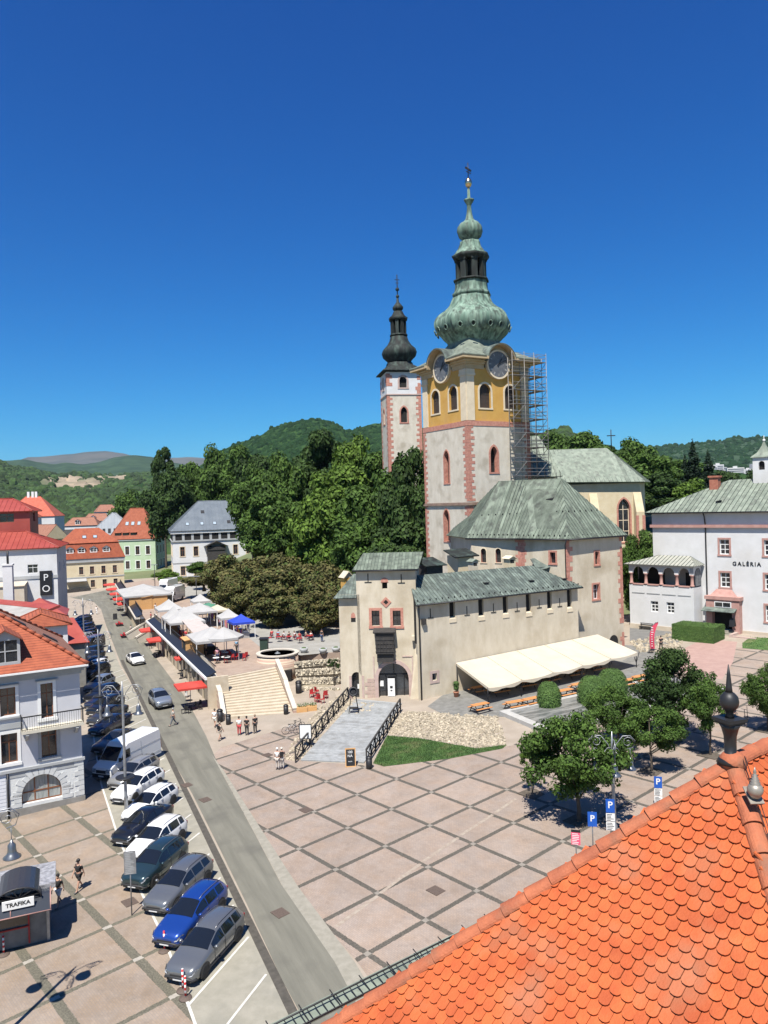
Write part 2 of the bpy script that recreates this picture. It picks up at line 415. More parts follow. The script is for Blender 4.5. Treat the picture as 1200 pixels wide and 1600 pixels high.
def paving(name,cell,wx,wy,c1,c2,cb,cj):
 m,nt,n,L,b=newmat(name);b.inputs['Roughness'].default_value=0.88
 tc=n.new('ShaderNodeTexCoord');sx=n.new('ShaderNodeSeparateXYZ');L.new(tc.outputs['Object'],sx.inputs[0])
 def dist(o):
  f=math_(nt,'FRACT',math_(nt,'ADD',math_(nt,'DIVIDE',o,cell),0.5))
  return math_(nt,'MULTIPLY',math_(nt,'ABSOLUTE',math_(nt,'SUBTRACT',f,0.5)),cell)
 wob=n.new('ShaderNodeTexNoise');wob.inputs['Scale'].default_value=9;L.new(tc.outputs['Object'],wob.inputs[0])
 wv=math_(nt,'MULTIPLY',math_(nt,'SUBTRACT',wob.outputs[0],0.5),0.12)
 dx=math_(nt,'ADD',dist(sx.outputs[0]),wv);dy=math_(nt,'ADD',dist(sx.outputs[1]),wv)
 bx=math_(nt,'LESS_THAN',dx,wx/2);by=math_(nt,'LESS_THAN',dy,wy/2)
 band=math_(nt,'MAXIMUM',bx,by);jn=math_(nt,'MULTIPLY',bx,by)
 br=n.new('ShaderNodeTexBrick');br.inputs['Scale'].default_value=1.0;br.inputs['Brick Width'].default_value=0.21;br.inputs['Row Height'].default_value=0.105;br.inputs['Mortar Size'].default_value=0.008
 br.inputs['Color1'].default_value=rgba(c1);br.inputs['Color2'].default_value=rgba(c2);br.inputs['Mortar'].default_value=(0.20,0.17,0.15,1);br.inputs['Bias'].default_value=0.1
 L.new(tc.outputs['Object'],br.inputs[0])
 pn=n.new('ShaderNodeTexNoise');pn.inputs['Scale'].default_value=0.35;pn.inputs['Detail'].default_value=7;pn.inputs['Roughness'].default_value=0.7;L.new(tc.outputs['Object'],pn.inputs[0])
 mr=n.new('ShaderNodeMapRange');mr.inputs[1].default_value=0.3;mr.inputs[2].default_value=0.7;mr.inputs[3].default_value=0.80;mr.inputs[4].default_value=1.14;L.new(pn.outputs[0],mr.inputs[0])
 pn2=n.new('ShaderNodeTexNoise');pn2.inputs['Scale'].default_value=0.9;pn2.inputs['Detail'].default_value=3;L.new(tc.outputs['Object'],pn2.inputs[0])
 mrs=n.new('ShaderNodeMapRange');mrs.inputs[1].default_value=0.35;mrs.inputs[2].default_value=0.7;mrs.inputs[3].default_value=0.88;mrs.inputs[4].default_value=1.15;L.new(pn2.outputs[0],mrs.inputs[0])
 h=n.new('ShaderNodeHueSaturation');L.new(br.outputs['Color'],h.inputs['Color']);L.new(mr.outputs[0],h.inputs['Value']);L.new(mrs.outputs[0],h.inputs['Saturation'])
 sn=n.new('ShaderNodeTexNoise');sn.inputs['Scale'].default_value=12;sn.inputs['Detail'].default_value=3;L.new(tc.outputs['Object'],sn.inputs[0])
 rb=n.new('ShaderNodeValToRGB');e=rb.color_ramp.elements;e[0].position=0.35;e[1].position=0.65;e[0].color=rgba(tuple(k*0.75 for k in cb));e[1].color=rgba(tuple(k*1.3 for k in cb));L.new(sn.outputs[0],rb.inputs[0])
 m1=n.new('ShaderNodeMix');m1.data_type='RGBA';L.new(band,m1.inputs[0]);L.new(h.outputs[0],m1.inputs[6]);L.new(rb.outputs[0],m1.inputs[7])
 m2=n.new('ShaderNodeMix');m2.data_type='RGBA';L.new(jn,m2.inputs[0]);L.new(m1.outputs[2],m2.inputs[6]);m2.inputs[7].default_value=rgba(cj)
 st=n.new('ShaderNodeTexNoise');st.inputs['Scale'].default_value=1.7;st.inputs['Detail'].default_value=9;st.inputs['Roughness'].default_value=0.8;L.new(tc.outputs['Object'],st.inputs[0])
 rs=n.new('ShaderNodeMapRange');rs.inputs[1].default_value=0.55;rs.inputs[2].default_value=0.72;rs.inputs[3].default_value=1.0;rs.inputs[4].default_value=0.72;L.new(st.outputs[0],rs.inputs[0])
 cx=math_(nt,'FLOOR',math_(nt,'DIVIDE',sx.outputs[0],cell));cy=math_(nt,'FLOOR',math_(nt,'DIVIDE',sx.outputs[1],cell));cb3=n.new('ShaderNodeCombineXYZ');L.new(cx,cb3.inputs[0]);L.new(cy,cb3.inputs[1])
 wn=n.new('ShaderNodeTexWhiteNoise');L.new(cb3.outputs[0],wn.inputs[0]);rw=n.new('ShaderNodeMapRange');rw.inputs[3].default_value=0.93;rw.inputs[4].default_value=1.07;L.new(wn.outputs['Value'],rw.inputs[0])
 h2=n.new('ShaderNodeHueSaturation');L.new(math_(nt,'MULTIPLY',rs.outputs[0],rw.outputs[0]),h2.inputs['Value']);L.new(m2.outputs[2],h2.inputs['Color'])
 L.new(h2.outputs[0],b.inputs['Base Color'])
 return m
def sheet(name,pts,lift,mat,org=None,rz=0.0,kind='structure',px=True,dz=0.0):
 """flat polygon on the sloping square, local frame at org/rz"""
 W=[G(*q,dz)if px else Vector((q[0],q[1],gz(*q)+dz))for q in pts]
 o0=org if org is not None else W[0]
 ob=MB();R=Matrix.Rotation(-rz,3,'Z')
 ob.poly([R@Vector((q.x-o0.x,q.y-o0.y,gz(q.x,q.y)+dz+lift-o0.z))for q in W])
 if ob_area(ob)<0:ob.f=[f[::-1]for f in ob.f]
 o=ob.build(name,mat);o.location=o0;o.rotation_euler=(0,0,rz)
 if kind:o['kind']=kind
 return o
def ob_area(mb):
 f=mb.f[0];return sum(mb.v[f[i]].x*mb.v[f[(i+1)%len(f)]].y-mb.v[f[(i+1)%len(f)]].x*mb.v[f[i]].y for i in range(len(f)))
m_ground=M('ground_far',(0.10,0.13,0.05),(0.16,0.17,0.08),scale=0.05,rough=0.95,c3=(0.22,0.20,0.14),s3=0.02)
m_pave0=M('beige_pavers',(0.30,0.25,0.195),(0.36,0.305,0.245),scale=0.6,rough=0.9,c3=(0.29,0.25,0.20),s3=0.25,bump=0.2,bscale=25)
m_asph=M('road_setts',(0.135,0.13,0.103),(0.19,0.182,0.145),scale=0.9,rough=0.85,c3=(0.115,0.11,0.09),s3=0.35,stretch=(1.6,0.12,1),bump=0.3,bscale=30)
m_park=M('parking_setts',(0.255,0.24,0.19),(0.31,0.29,0.235),scale=1.5,rough=0.9,bump=0.3,bscale=30,c3=(0.23,0.22,0.18),s3=0.5)
m_light=M('light_setts',(0.24,0.225,0.18),(0.30,0.28,0.23),scale=2.5,rough=0.9)
m_gutter=M('gutter_setts',(0.055,0.05,0.04),(0.09,0.08,0.065),scale=3,rough=0.9)
m_line=M('road_paint',(0.62,0.60,0.55),(0.50,0.48,0.43),scale=2.5,rough=0.7)
mb=MB()
ys=[-9000,-3000,-1000,-300,-60,0,60,118]+[118+6*i for i in range(1,28)]+[300,340,400,500,700,1000,1600,2600,4500,8000,14000]
xs=[-14000,-8000,-4500,-2600,-1600,-1000,-700,-500,-350,-240,-180,-130]+[-120+7*i for i in range(0,39)]+[170,220,300,450,700,1000,1600,2600,4500,8000,14000]
def gh(x,y):
 u=x+27.4+0.435*(y-84)
 base=GX*max(-130,min(120,x))+GY*max(-60,min(280,y))
 return base+(terrain(x,y)-base)*sstep(22,55,u)
ids=[[mb.p((x,y,gh(x,y)))for x in xs]for y in ys]
mb.cs=True
for j in range(len(ys)-1):
 for i in range(len(xs)-1):
  mb.cm=1 if(ys[j]<230 and-125<=xs[i]<60 and not(ys[j]>=112 and xs[i]>-5))and gh(xs[i],ys[j])-gz(xs[i],ys[j])<.35 else 0
  mb.face((ids[j][i],ids[j][i+1],ids[j+1][i+1],ids[j+1][i]))
mb.cs=False
g_=mb.build('ground',[m_ground,m_pave0]);g_['kind']='structure'
_a,_b=G(363.8,1207),G(746.3,1393.2)
RG_A=atan2(_b.y-_a.y,_b.x-_a.x);RG_C=hypot(_b.x-_a.x,_b.y-_a.y)/7;RG_O=G(602,1322.5)
_a,_b=G(91,1369),G(273,1555)
LG_A=atan2(_b.y-_a.y,_b.x-_a.x);LG_C=hypot(_b.x-_a.x,_b.y-_a.y)/4;LG_O=G(167.7,1449)
m_pR=paving('plaza_paving',RG_C,0.31,0.31,(0.335,0.262,0.208),(0.30,0.232,0.182),(0.088,0.078,0.062),(0.24,0.215,0.18))
m_pL=paving('left_plaza_paving',LG_C,0.28,0.46,(0.305,0.236,0.174),(0.27,0.207,0.15),(0.12,0.11,0.08),(0.36,0.33,0.28))
# pale border under everything on the right, then pink plaza
sheet('pavement',[(640,1660),(563,1502),(477,1383),(419,1299),(364,1207),(330,1150),(290,1090),(245,1030),(215,985),(186,942),(196,930),(230,965),(325,1100),(350,1130),(460,1110),(520,1075),(560,1170)],0.004,m_pave0)
sheet('plaza',[(660,1640),(552,1495),(466,1402),(428,1344),(396,1292),(352,1232),(322,1192),(345,1168),(470,1130),(470,1189),(572,1196),(640,1190),(800,1165),(990,1062),(1060,1022),(1130,1012),(1300,1010),(1700,1190),(1500,1660)],0.008,m_pR,RG_O,RG_A)
road_l=[(500,1640),(440,1530),(389,1420),(345,1330),(300,1240),(265,1180),(225,1100),(190,1040),(165,975),(158,952),(146,940),(110,934),(200,915),(196,922),(186,942),(215,985),(245,1030),(290,1090),(322,1150),(346,1207),(396,1299),(440,1383),(522,1502),(600,1640)]
_r0,_r1=G(470,1590),G(190,1040)
ROAD_RZ=atan2(_r1.y-_r0.y,_r1.x-_r0.x)-pi/2
sheet('road',road_l,0.012,m_asph,G(470,1590),ROAD_RZ)
sheet('path',[(604,1660),(524,1505),(442,1386),(398,1302),(348,1210),(330,1178),(352,1208),(412,1302),(466,1386),(556,1506),(648,1660)],0.016,m_light)
sheet('plaza',[(-300,1760),(345,1760),(305,1600),(262,1470),(220,1385),(186,1300),(162,1225),(150,1150),(150,1160),(110,1255),(-300,1320)],0.004,m_pL,LG_O,LG_A)
CURB0,CURB1=G(470,1590),G(165,975)
cd=(CURB1-CURB0);cd.z=0;cd.normalize();cn=Vector((-cd.y,cd.x,0))
def curbpt(s,t):
 q=CURB0+cd*s+cn*t;return(q.x,q.y)
sheet('parking',[(512,1690),(437,1540),(386,1420),(342,1330),(297,1240),(262,1180),(222,1100),(187,1040),(162,975),(145,975),(128,1010),(136,1080),(146,1150),(158,1225),(182,1300),(216,1385),(258,1470),(305,1600),(340,1690)],0.008,m_park)
sheet('gutter',[curbpt(-10,0.0),curbpt(85,0.0),curbpt(85,0.42),curbpt(-10,0.42)],0.018,m_gutter,px=False)
# painted parking bays
PL=[G(301,1564),G(389,1466),G(353,1600),G(418,1523)]
pdir=(PL[1]-PL[0]);pdir.z=0;pdir.normalize();pdir=Vector((1.62,4.5,0)).normalized()
pstep=Vector((-1.37,3.10,0))
mb=MB()
def stripe(a,b,wd,lift=0.022,m=None):
 m=m or mb
 d=Vector((b[0]-a[0],b[1]-a[1],0)).normalized();e=Vector((-d.y,d.x,0))*wd/2
 q=[Vector((a[0],a[1],0))-e,Vector((b[0],b[1],0))-e,Vector((b[0],b[1],0))+e,Vector((a[0],a[1],0))+e]
 m.poly([(k.x,k.y,gz(k.x,k.y)+lift)for k in q])
for k in range(-3,22):
 a=PL[0]+pstep*k;stripe((a.x-pdir.x*.4,a.y-pdir.y*.4),(a.x+pdir.x*4.9,a.y+pdir.y*4.9),0.12)
for a,b in(((330,1670),(258,1470)),((258,1470),(216,1385)),((216,1385),(182,1300)),((182,1300),(158,1225)),((158,1225),(146,1150))):
 A,B=G(*a),G(*b);stripe((A.x,A.y),(B.x,B.y),0.13,0.020)
mb.build('parking_markings',m_line)['kind']='structure'
# worn pale paint trail and drains
sheet('path',[(984,962),(1045,984),(1062,1003),(1004,1013),(984,1003)],.012,M('dark_path',(0.13,0.13,0.125),(0.18,0.175,0.165),scale=1.5,rough=.9))
sheet('path',[(1100,998),(1152,1003),(1145,1035),(1128,1062),(1048,1046),(1072,1012)],.012,M('pink_asphalt',(0.33,0.21,0.18),(0.39,0.26,0.22),scale=1.2,rough=.9))
mb=MB()
for a,b in(((525,1448),(590,1400)),((594,1396),(657,1350)),((660,1347),(716,1309)),((720,1305),(770,1273)),((774,1270),(806,1248))):
 A,B=G(*a),G(*b);stripe((A.x,A.y),(B.x,B.y),0.22,0.014)
mb.build('worn_line',M('worn_pale_line',(0.36,0.31,0.25),(0.29,0.23,0.18),scale=4,rough=0.9,spread=(0.4,0.6)))['kind']='structure'
m_rust=M('rusty_iron',(0.09,0.065,0.052),(0.13,0.095,0.075),scale=20,rough=0.8)
for i,(x,y,lb)in enumerate(((681,1392,'rusty drain grate in the pink square nearest the tiled roof'),(478,1266,'rusty drain grate on the left of the square by the road'),(438,1427,'rusty drain cover in the middle of the road'),(321,1250,'drain cover on the road beside the parked black car'),(203,1410,'rusty drain grate under the parking sign on the left square'),(292,1227,'small drain cover in the road gutter beside the white wagon'),(418,1180,'dark manhole cover by the rock edge of the bridge'))):
 P=G(x,y);mb=MB();mb.box(-0.42,-0.36,0,0.42,0.36,0.03)
 for k in range(6):mb.box(-0.36+k*0.13,-0.3,0.03,-0.30+k*0.13,0.3,0.038)
 o=mb.build('drain_cover',m_rust);o.location=(P.x,P.y,P.z-0.006+0.014);o.rotation_euler=(-GY*0,0,RG_A);tag(o,lb,'drain cover','drain covers in the ground')
def forestmat(name,c1,c2,sc,c3=None,s3=0.004):
 return M(name,c1,c2,scale=sc,rough=1.0,bump=1.0,bscale=sc*1.5,spread=(0.40,0.60),c3=c3,s3=s3,spec=0.1)
HG=[]
def inq(x,y):
 w_=2.2*mnoise.noise(Vector((x*.13,y*.4,2)))
 return((x-112)/56)**2+((y-757+w_)/11)**2<1-.35*w_ or((x-176)/32)**2+((y-748+w_)/4.5)**2<1
def hill(name,mat,crest,dist,near,zfoot,nr=26,amp=6.0,step=4,pw=1.3,ns=60.0,quarry=None):
 mb=MB();mb.cs=True
 x0,x1=crest[0][0],crest[-1][0];cols=[]
 x=x0
 while x<=x1+1e-6:
  for i in range(len(crest)-1):
   if crest[i][0]<=x<=crest[i+1][0]:
    t=(x-crest[i][0])/(crest[i+1][0]-crest[i][0]);t=t*t*(3-2*t)*0.5+t*0.5;y=crest[i][1]*(1-t)+crest[i+1][1]*t
  d=ray(x,y);h=Vector((d.x,d.y,0));sl=d.z/h.length;h.normalize();zc=CZ+dist*sl
  row=[]
  for k in range(nr+5):
   t=k/nr
   r=near*(dist/near)**min(t,1)if t<=1 else dist*(1+(t-1)*1.6)
   f=((r-near)/(dist-near))**pw if t<=1 else 1-(t-1)*1.4
   q=h*r
   nz=mnoise.noise(Vector((q.x/ns,q.y/ns,3.1)))+0.5*mnoise.noise(Vector((q.x/ns*2.3,q.y/ns*2.3,7.7)))+0.3*mnoise.noise(Vector((q.x/ns*6,q.y/ns*6,1.7)))
   z=zfoot+(zc-zfoot)*f+amp*nz*min(1,t*1.5)*(1.0 if t<0.93 else 0.35)
   if quarry and inq(*PR((q.x,q.y,z))):z=math.floor(z/9)*9+2*nz
   row.append(mb.p((q.x,q.y,z)))
  cols.append(row);x+=step
 for i in range(len(cols)-1):
  for k in range(nr+4):mb.cm=1 if quarry and inq(*PR(mb.v[cols[i][k]]))else 0;mb.face((cols[i][k],cols[i+1][k],cols[i+1][k+1],cols[i][k+1]))
 HG.append((mb,cols,nr))
 o=mb.build(name,mat);o['kind']='structure';return o
m_h1=forestmat('hill_forest',(0.014,0.036,0.010),(0.035,0.075,0.02),0.035)
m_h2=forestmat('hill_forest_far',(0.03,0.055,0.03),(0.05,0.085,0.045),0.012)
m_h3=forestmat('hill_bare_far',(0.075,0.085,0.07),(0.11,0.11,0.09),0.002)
m_h4=forestmat('hill_quarry',(0.02,0.045,0.014),(0.055,0.09,0.03),0.03)
hill('hills',m_h3,[(-80,724),(20,722),(45,715),(70,714),(110,710),(140,706),(165,705),(190,708),(215,714),(240,716),(300,715),(420,722)],9500,3000,-20,amp=30,ns=700,nr=18)
hill('hills',m_h2,[(-120,728),(10,720),(40,718),(60,722),(85,725),(105,722),(130,725),(150,722),(180,714),(205,711),(235,714),(262,722),(330,732),(420,742)],4300,1500,-20,amp=14,ns=260,nr=22)
hill('hills',m_h1,[(300,735),(350,702),(380,691),(405,680),(430,667),(455,660),(480,655.5),(500,656),(520,661),(545,672),(560,668),(580,663),(610,660),(680,672),(760,690),(820,672),(850,678),(870,686),(930,700)],1500,330,-6,nr=60,amp=9,ns=45,step=3)
hill('hills',m_h2,[(880,705),(960,703),(1030,697),(1060,696),(1090,692),(1120,690),(1145,683),(1165,684),(1185,682),(1230,684),(1300,690),(1400,700)],3200,1200,-10,nr=30,amp=14,ns=120)
hill('hills',m_h1,[(760,715),(830,690),(850,676),(880,672),(910,690),(960,705),(1030,716),(1100,735),(1200,742),(1350,745)],640,290,0,nr=26,amp=4,ns=25,step=5)
hill('hills',[m_h4,M('quarry_stone',(0.34,0.27,0.19),(0.17,0.14,0.09),scale=.03,rough=1,c3=(0.05,0.08,0.03),s3=.012)],[(-160,720),(-60,716),(0,722),(20,730),(50,733),(90,741),(120,739),(150,741),(185,743),(215,741),(260,738),(320,735),(420,735)],1900,300,-6,nr=90,amp=11,ns=60,step=3,pw=1.0,quarry=True)
# ---------------- window kit ----------------
WCACHE={}
def window(parent,T,x,z,w,h,dep=0.18,kind='rect',frame=None,pane=None,cols=2,rows=2,transom=0.36,bar=0.07,label=None,surround=None,sw=0.18,arch=None):
 """window part (frame mesh) with a pane sub-part, recessed by dep in the wall plane given by matrix T"""
 frame=frame or m_brownwood;pane=pane or m_glass
 key=(round(w,2),round(h,2),kind,frame.name,pane.name,cols,rows,bar,surround.name if surround else None,round(dep,2),sw)
 if key not in WCACHE:
  a=MB();k2=kind if kind!='rect' else None
  top=h
  ap=a.archpts(0,w,h,kind)if k2 else None
  def ztop(xx):
   if not ap:return h
   for i in range(len(ap)-1):
    if ap[i][0]-1e-6<=xx<=ap[i+1][0]+1e-6:
     t=(xx-ap[i][0])/max(ap[i+1][0]-ap[i][0],1e-6);return ap[i][1]*(1-t)+ap[i+1][1]*t
   return ap[0][1]
  sp=ap[0][1]if ap else h
  y=dep-0.06
  a.box(0,y,0,w,y+0.05,bar)
  a.box(0,y,bar,bar,y+0.05,sp);a.box(w-bar,y,bar,w,y+0.05,sp)
  if not ap:a.box(bar,y,h-bar,w-bar,y+0.05,h)
  else:
   for i in range(len(ap)-1):a.bar((ap[i][0],y+0.025,ap[i][1]-bar/2),(ap[i+1][0],y+0.025,ap[i+1][1]-bar/2),0.05,bar)
  for c in range(1,cols):
   cx=w*c/cols;a.box(cx-bar*.45,y+0.004,bar,cx+bar*.45,y+0.045,ztop(cx)-bar)
  if rows>1:
   zs=[h*(1-transom)]if rows==2 else[h*r/rows for r in range(1,rows)]
   for zz in zs:a.box(bar,y+0.002,zz-bar*.5,w-bar,y+0.048,zz+bar*.5)
  if surround:
   a.cm=1;s=sw
   if not ap:
    a.box(-s,-0.05,-s*.7,0,0.02,h+s);a.box(w,-0.05,-s*.7,w+s,0.02,h+s);a.box(0,-0.05,h,w,0.02,h+s);a.box(-s*1.2,-0.09,-s*1.0,w+s*1.2,0.02,-s*0.0-0.003)
   else:
    a.box(-s,-0.05,0,0,0.02,sp);a.box(w,-0.05,0,w+s,0.02,sp);a.box(-s*1.1,-0.08,-s*.8,w+s*1.1,0.02,-0.003)
    cxm,czm=w/2,sp
    for i in range(len(ap)-1):
     p,q=ap[i],ap[i+1]
     def out(v):
      d=Vector((v[0]-cxm,v[1]-czm*0.98));d.normalize();return(v[0]+d.x*s,v[1]+d.y*s)
     P,Q=out(p),out(q)
     vs=[(p[0],p[1]),(q[0],q[1]),(Q[0],Q[1]),(P[0],P[1])]
     f_=[a.p((v[0],-0.05,v[1]))for v in vs];b_=[a.p((v[0],0.02,v[1]))for v in vs]
     a.face(f_)
     for j in range(4):a.face((f_[j],b_[j],b_[(j+1)%4],f_[(j+1)%4]))
  me=a.mesh('window',[frame,surround or frame])
  g=MB()
  pts=[(0,0),(w,0)]+([(w,h),(0,h)]if not ap else ap[::-1])
  g.poly([(q[0],dep-0.02,q[1])for q in pts]);g.cm=0
  WCACHE[key]=(me,g.mesh('pane',pane))
 me,pm=WCACHE[key]
 o=bpy.data.objects.new('window',me);COL.objects.link(o);o.parent=parent
 o.matrix_local=T@Matrix.Translation((x,0,z))
 p=bpy.data.objects.new('pane',pm);COL.objects.link(p);p.parent=o
 if label:o['label']=label
 return o
def quoins(mb,x,y,z0,z1,ux,uy,bh=0.42,wa=0.75,wb=0.42,t=0.03,seed=1,vx=None,vy=None,skip=0.0):
 """corner stones at (x,y); first wall leaves along unit u, second along unit v; alternating lengths"""
 R=random.Random(seed);z=z0;k=0
 n1=Vector((uy,-ux,0));u=Vector((ux,uy,0))
 if vx is None:vx,vy=-uy,ux
 v=Vector((vx,vy,0));
 c=Vector((x,y,0));out=-(u+v);
 while z<z1-0.05:
  h=min(bh*R.uniform(0.85,1.15),z1-z)
  la,lb=(wa,wb)if k%2==0 else(wb,wa)
  la*=R.uniform(.85,1.15);lb*=R.uniform(.85,1.15)
  if R.random()>=skip:
   o=c-u*t-v*t
   pts=[o,o+u*(la+t),c+u*la+v*0.05,c+u*0.05+v*0.05,c+v*lb+u*0.05,o+v*(lb+t)]
   mb.prism([(q.x,q.y)for q in pts],z+0.012,z+h-0.012)
  z+=h;k+=1
 mb.cut()
def wallT(x,y,z,a):return RT(x,y,z,a)
def hookrow(mb,a,b,n,size=0.09):
 a=Vector(a);b=Vector(b)
 for k in range(n):
  q=a+(b-a)*((k+.5)/n);mb.box(q.x-size*.6,q.y-size,q.z,q.x+size*.6,q.y+size*.2,q.z+size*2)
TW=11.2;TO=Vector((11.87,105.0,0));TA=0.52
tw=thing('church_tower','tall square clock tower with yellow belfry, pink corner stones and green onion spire','tower',(TO.x,TO.y,2.0),TA)
# local: x along right face (front), y inward; left face is x=0 running to +y.  z local = world-2
ZB=2.0
def Z(z):return z-ZB
lower=MB()
F_front=RT(0,0,0,0);F_left=RT(0,TW,0,-pi/2);F_right=RT(TW,0,0,pi/2);F_back=RT(TW,TW,0,pi)
lanc_f=[(3.9,Z(25.9),5.1,Z(29.55),'goth')]
lanc_l=[(TW-5.85,Z(24.6),TW-4.65,Z(29.3),'goth'),(TW-6.3,Z(16.2),TW-5.05,Z(20.8),'goth')]
for Tm,hs_ in((F_front,lanc_f),(F_left,lanc_l),(F_right,[]),(F_back,[])):
 lower.T=Tm;lower.wall(TW,Z(32.4),hs_,dep=0.75,rm=1)
lower.build('wall',[m_stucco2,m_pink],tw)
a=MB();a.T=F_front
for(x0,z0,x1,z1)in((3.9,Z(25.9),5.1,Z(29.55)),):
 window(tw,F_front,x0,z0,x1-x0,z1-z0,dep=0.72,kind='goth',frame=m_darkwood,surround=m_pink,sw=0.3,pane=m_dark,cols=2,rows=3)
for(x0,z0,x1,z1)in((TW-5.85,Z(24.6),TW-4.65,Z(29.3)),(TW-6.3,Z(16.2),TW-5.05,Z(20.8))):
 window(tw,F_left,x0,z0,x1-x0,z1-z0,dep=0.72,kind='goth',frame=m_darkwood,surround=m_pink,sw=0.22,pane=m_dark,cols=2,rows=3)
q=MB()
quoins(q,0,0,Z(21.9),Z(32.4),1,0,wa=1.05,wb=0.6,seed=3)
quoins(q,0,0,Z(12),Z(21.3),1,0,wa=1.05,wb=0.6,seed=4)
quoins(q,TW,0,Z(12),Z(32.4),0,1,wa=1.0,wb=0.6,seed=5,vx=-1,vy=0)
quoins(q,0,TW,Z(12),Z(32.4),0,-1,wa=0.85,wb=0.45,seed=6,vx=1,vy=0)
q.build_each('corner_stones',m_pink,tw)
b=MB();b.prism([(-.06,-.06),(TW+.06,-.06),(TW+.06,TW+.06),(-.06,TW+.06)],Z(32.4),Z(33.1));b.build('stone_band',m_pink,tw)
# sloping string course
b=MB();e=0.22
b.prism([(-e,-e),(TW+e,-e),(TW+e,TW+e),(-e,TW+e)],Z(21.35),Z(21.55));b.prism([(-e*.5,-e*.5),(TW+e*.5,-e*.5),(TW+e*.5,TW+e*.5),(-e*.5,TW+e*.5)],Z(21.55),Z(21.75));b.build('string_course',M('brown_sandstone',(0.20,0.13,0.10),(0.28,0.20,0.15),scale=1.5,rough=0.9),tw)
# yellow belfry
bel=MB();I=0.12;BW=TW-2*I
HB=[(2.35-I,Z(34.95),4.35-I,Z(38.35),'round'),(6.85-I,Z(34.95),8.85-I,Z(38.35),'round')]
B_T=[RT(I,I,0,0),RT(I,TW-I,0,-pi/2),RT(TW-I,I,0,pi/2),RT(TW-I,TW-I,0,pi)]
for Tm in B_T:
 bel.T=Tm;bel.wall(BW,Z(40.6),HB,dep=0.45,z0=Z(33.1))
bel.build('belfry',[m_yellow],tw)
for i,Tm in enumerate(B_T[:3]):
 for h in HB:
  window(tw,Tm,h[0],h[1],h[2]-h[0],h[3]-h[1],dep=0.42,kind='round',frame=m_darkwood,surround=m_creamtrim,sw=0.28,pane=m_louver,cols=3,rows=2,transom=0.42,bar=0.08)
pil=MB()
for Tm in B_T:
 pil.T=Tm
 for(x0,x1)in((-.02,1.25),(BW-1.25,BW+.02)):
  pil.box(x0,-0.16,Z(33.15),x1,0.02,Z(39.4));pil.cut()
pil.build_each('pilaster',m_creamtrim,tw)
cp=MB()
for Tm in B_T:
 cp.T=Tm
 for(x0,x1)in((-.12,1.4),(BW-1.4,BW+.12)):
  cp.box(x0,-0.30,Z(39.4),x1,0.02,Z(39.7));cp.box(x0+.05,-0.22,Z(39.7),x1-.05,0.02,Z(40.3));cp.cut()
cp.build_each('capital',m_creamtrim,tw)
# entablature & cornice stepping out
m_corn=M('cornice_plaster',(0.42,0.31,0.17),(0.50,0.39,0.24),scale=1.0,rough=0.9)
co=MB()
for k in range(4):
 g0=TW/2-2.45;co.cut()
 for e,z0,z1 in((0.08,40.35,41.0),(0.28,41.0,41.3),(0.55,41.3,41.55),(1.28,41.62,42.0)):
  co.T=Matrix.Translation((TW/2,TW/2,0))@Matrix.Rotation(k*pi/2,4,'Z')@Matrix.Translation((-TW/2,-TW/2,0))
  co.prism([(-e,-e),(g0,-e),(g0,0.3),(0.3,0.3),(0.3,g0),(-e,g0)],Z(z0),Z(z1))
 co.T=None
co.build_each('cornice',m_corn,tw)
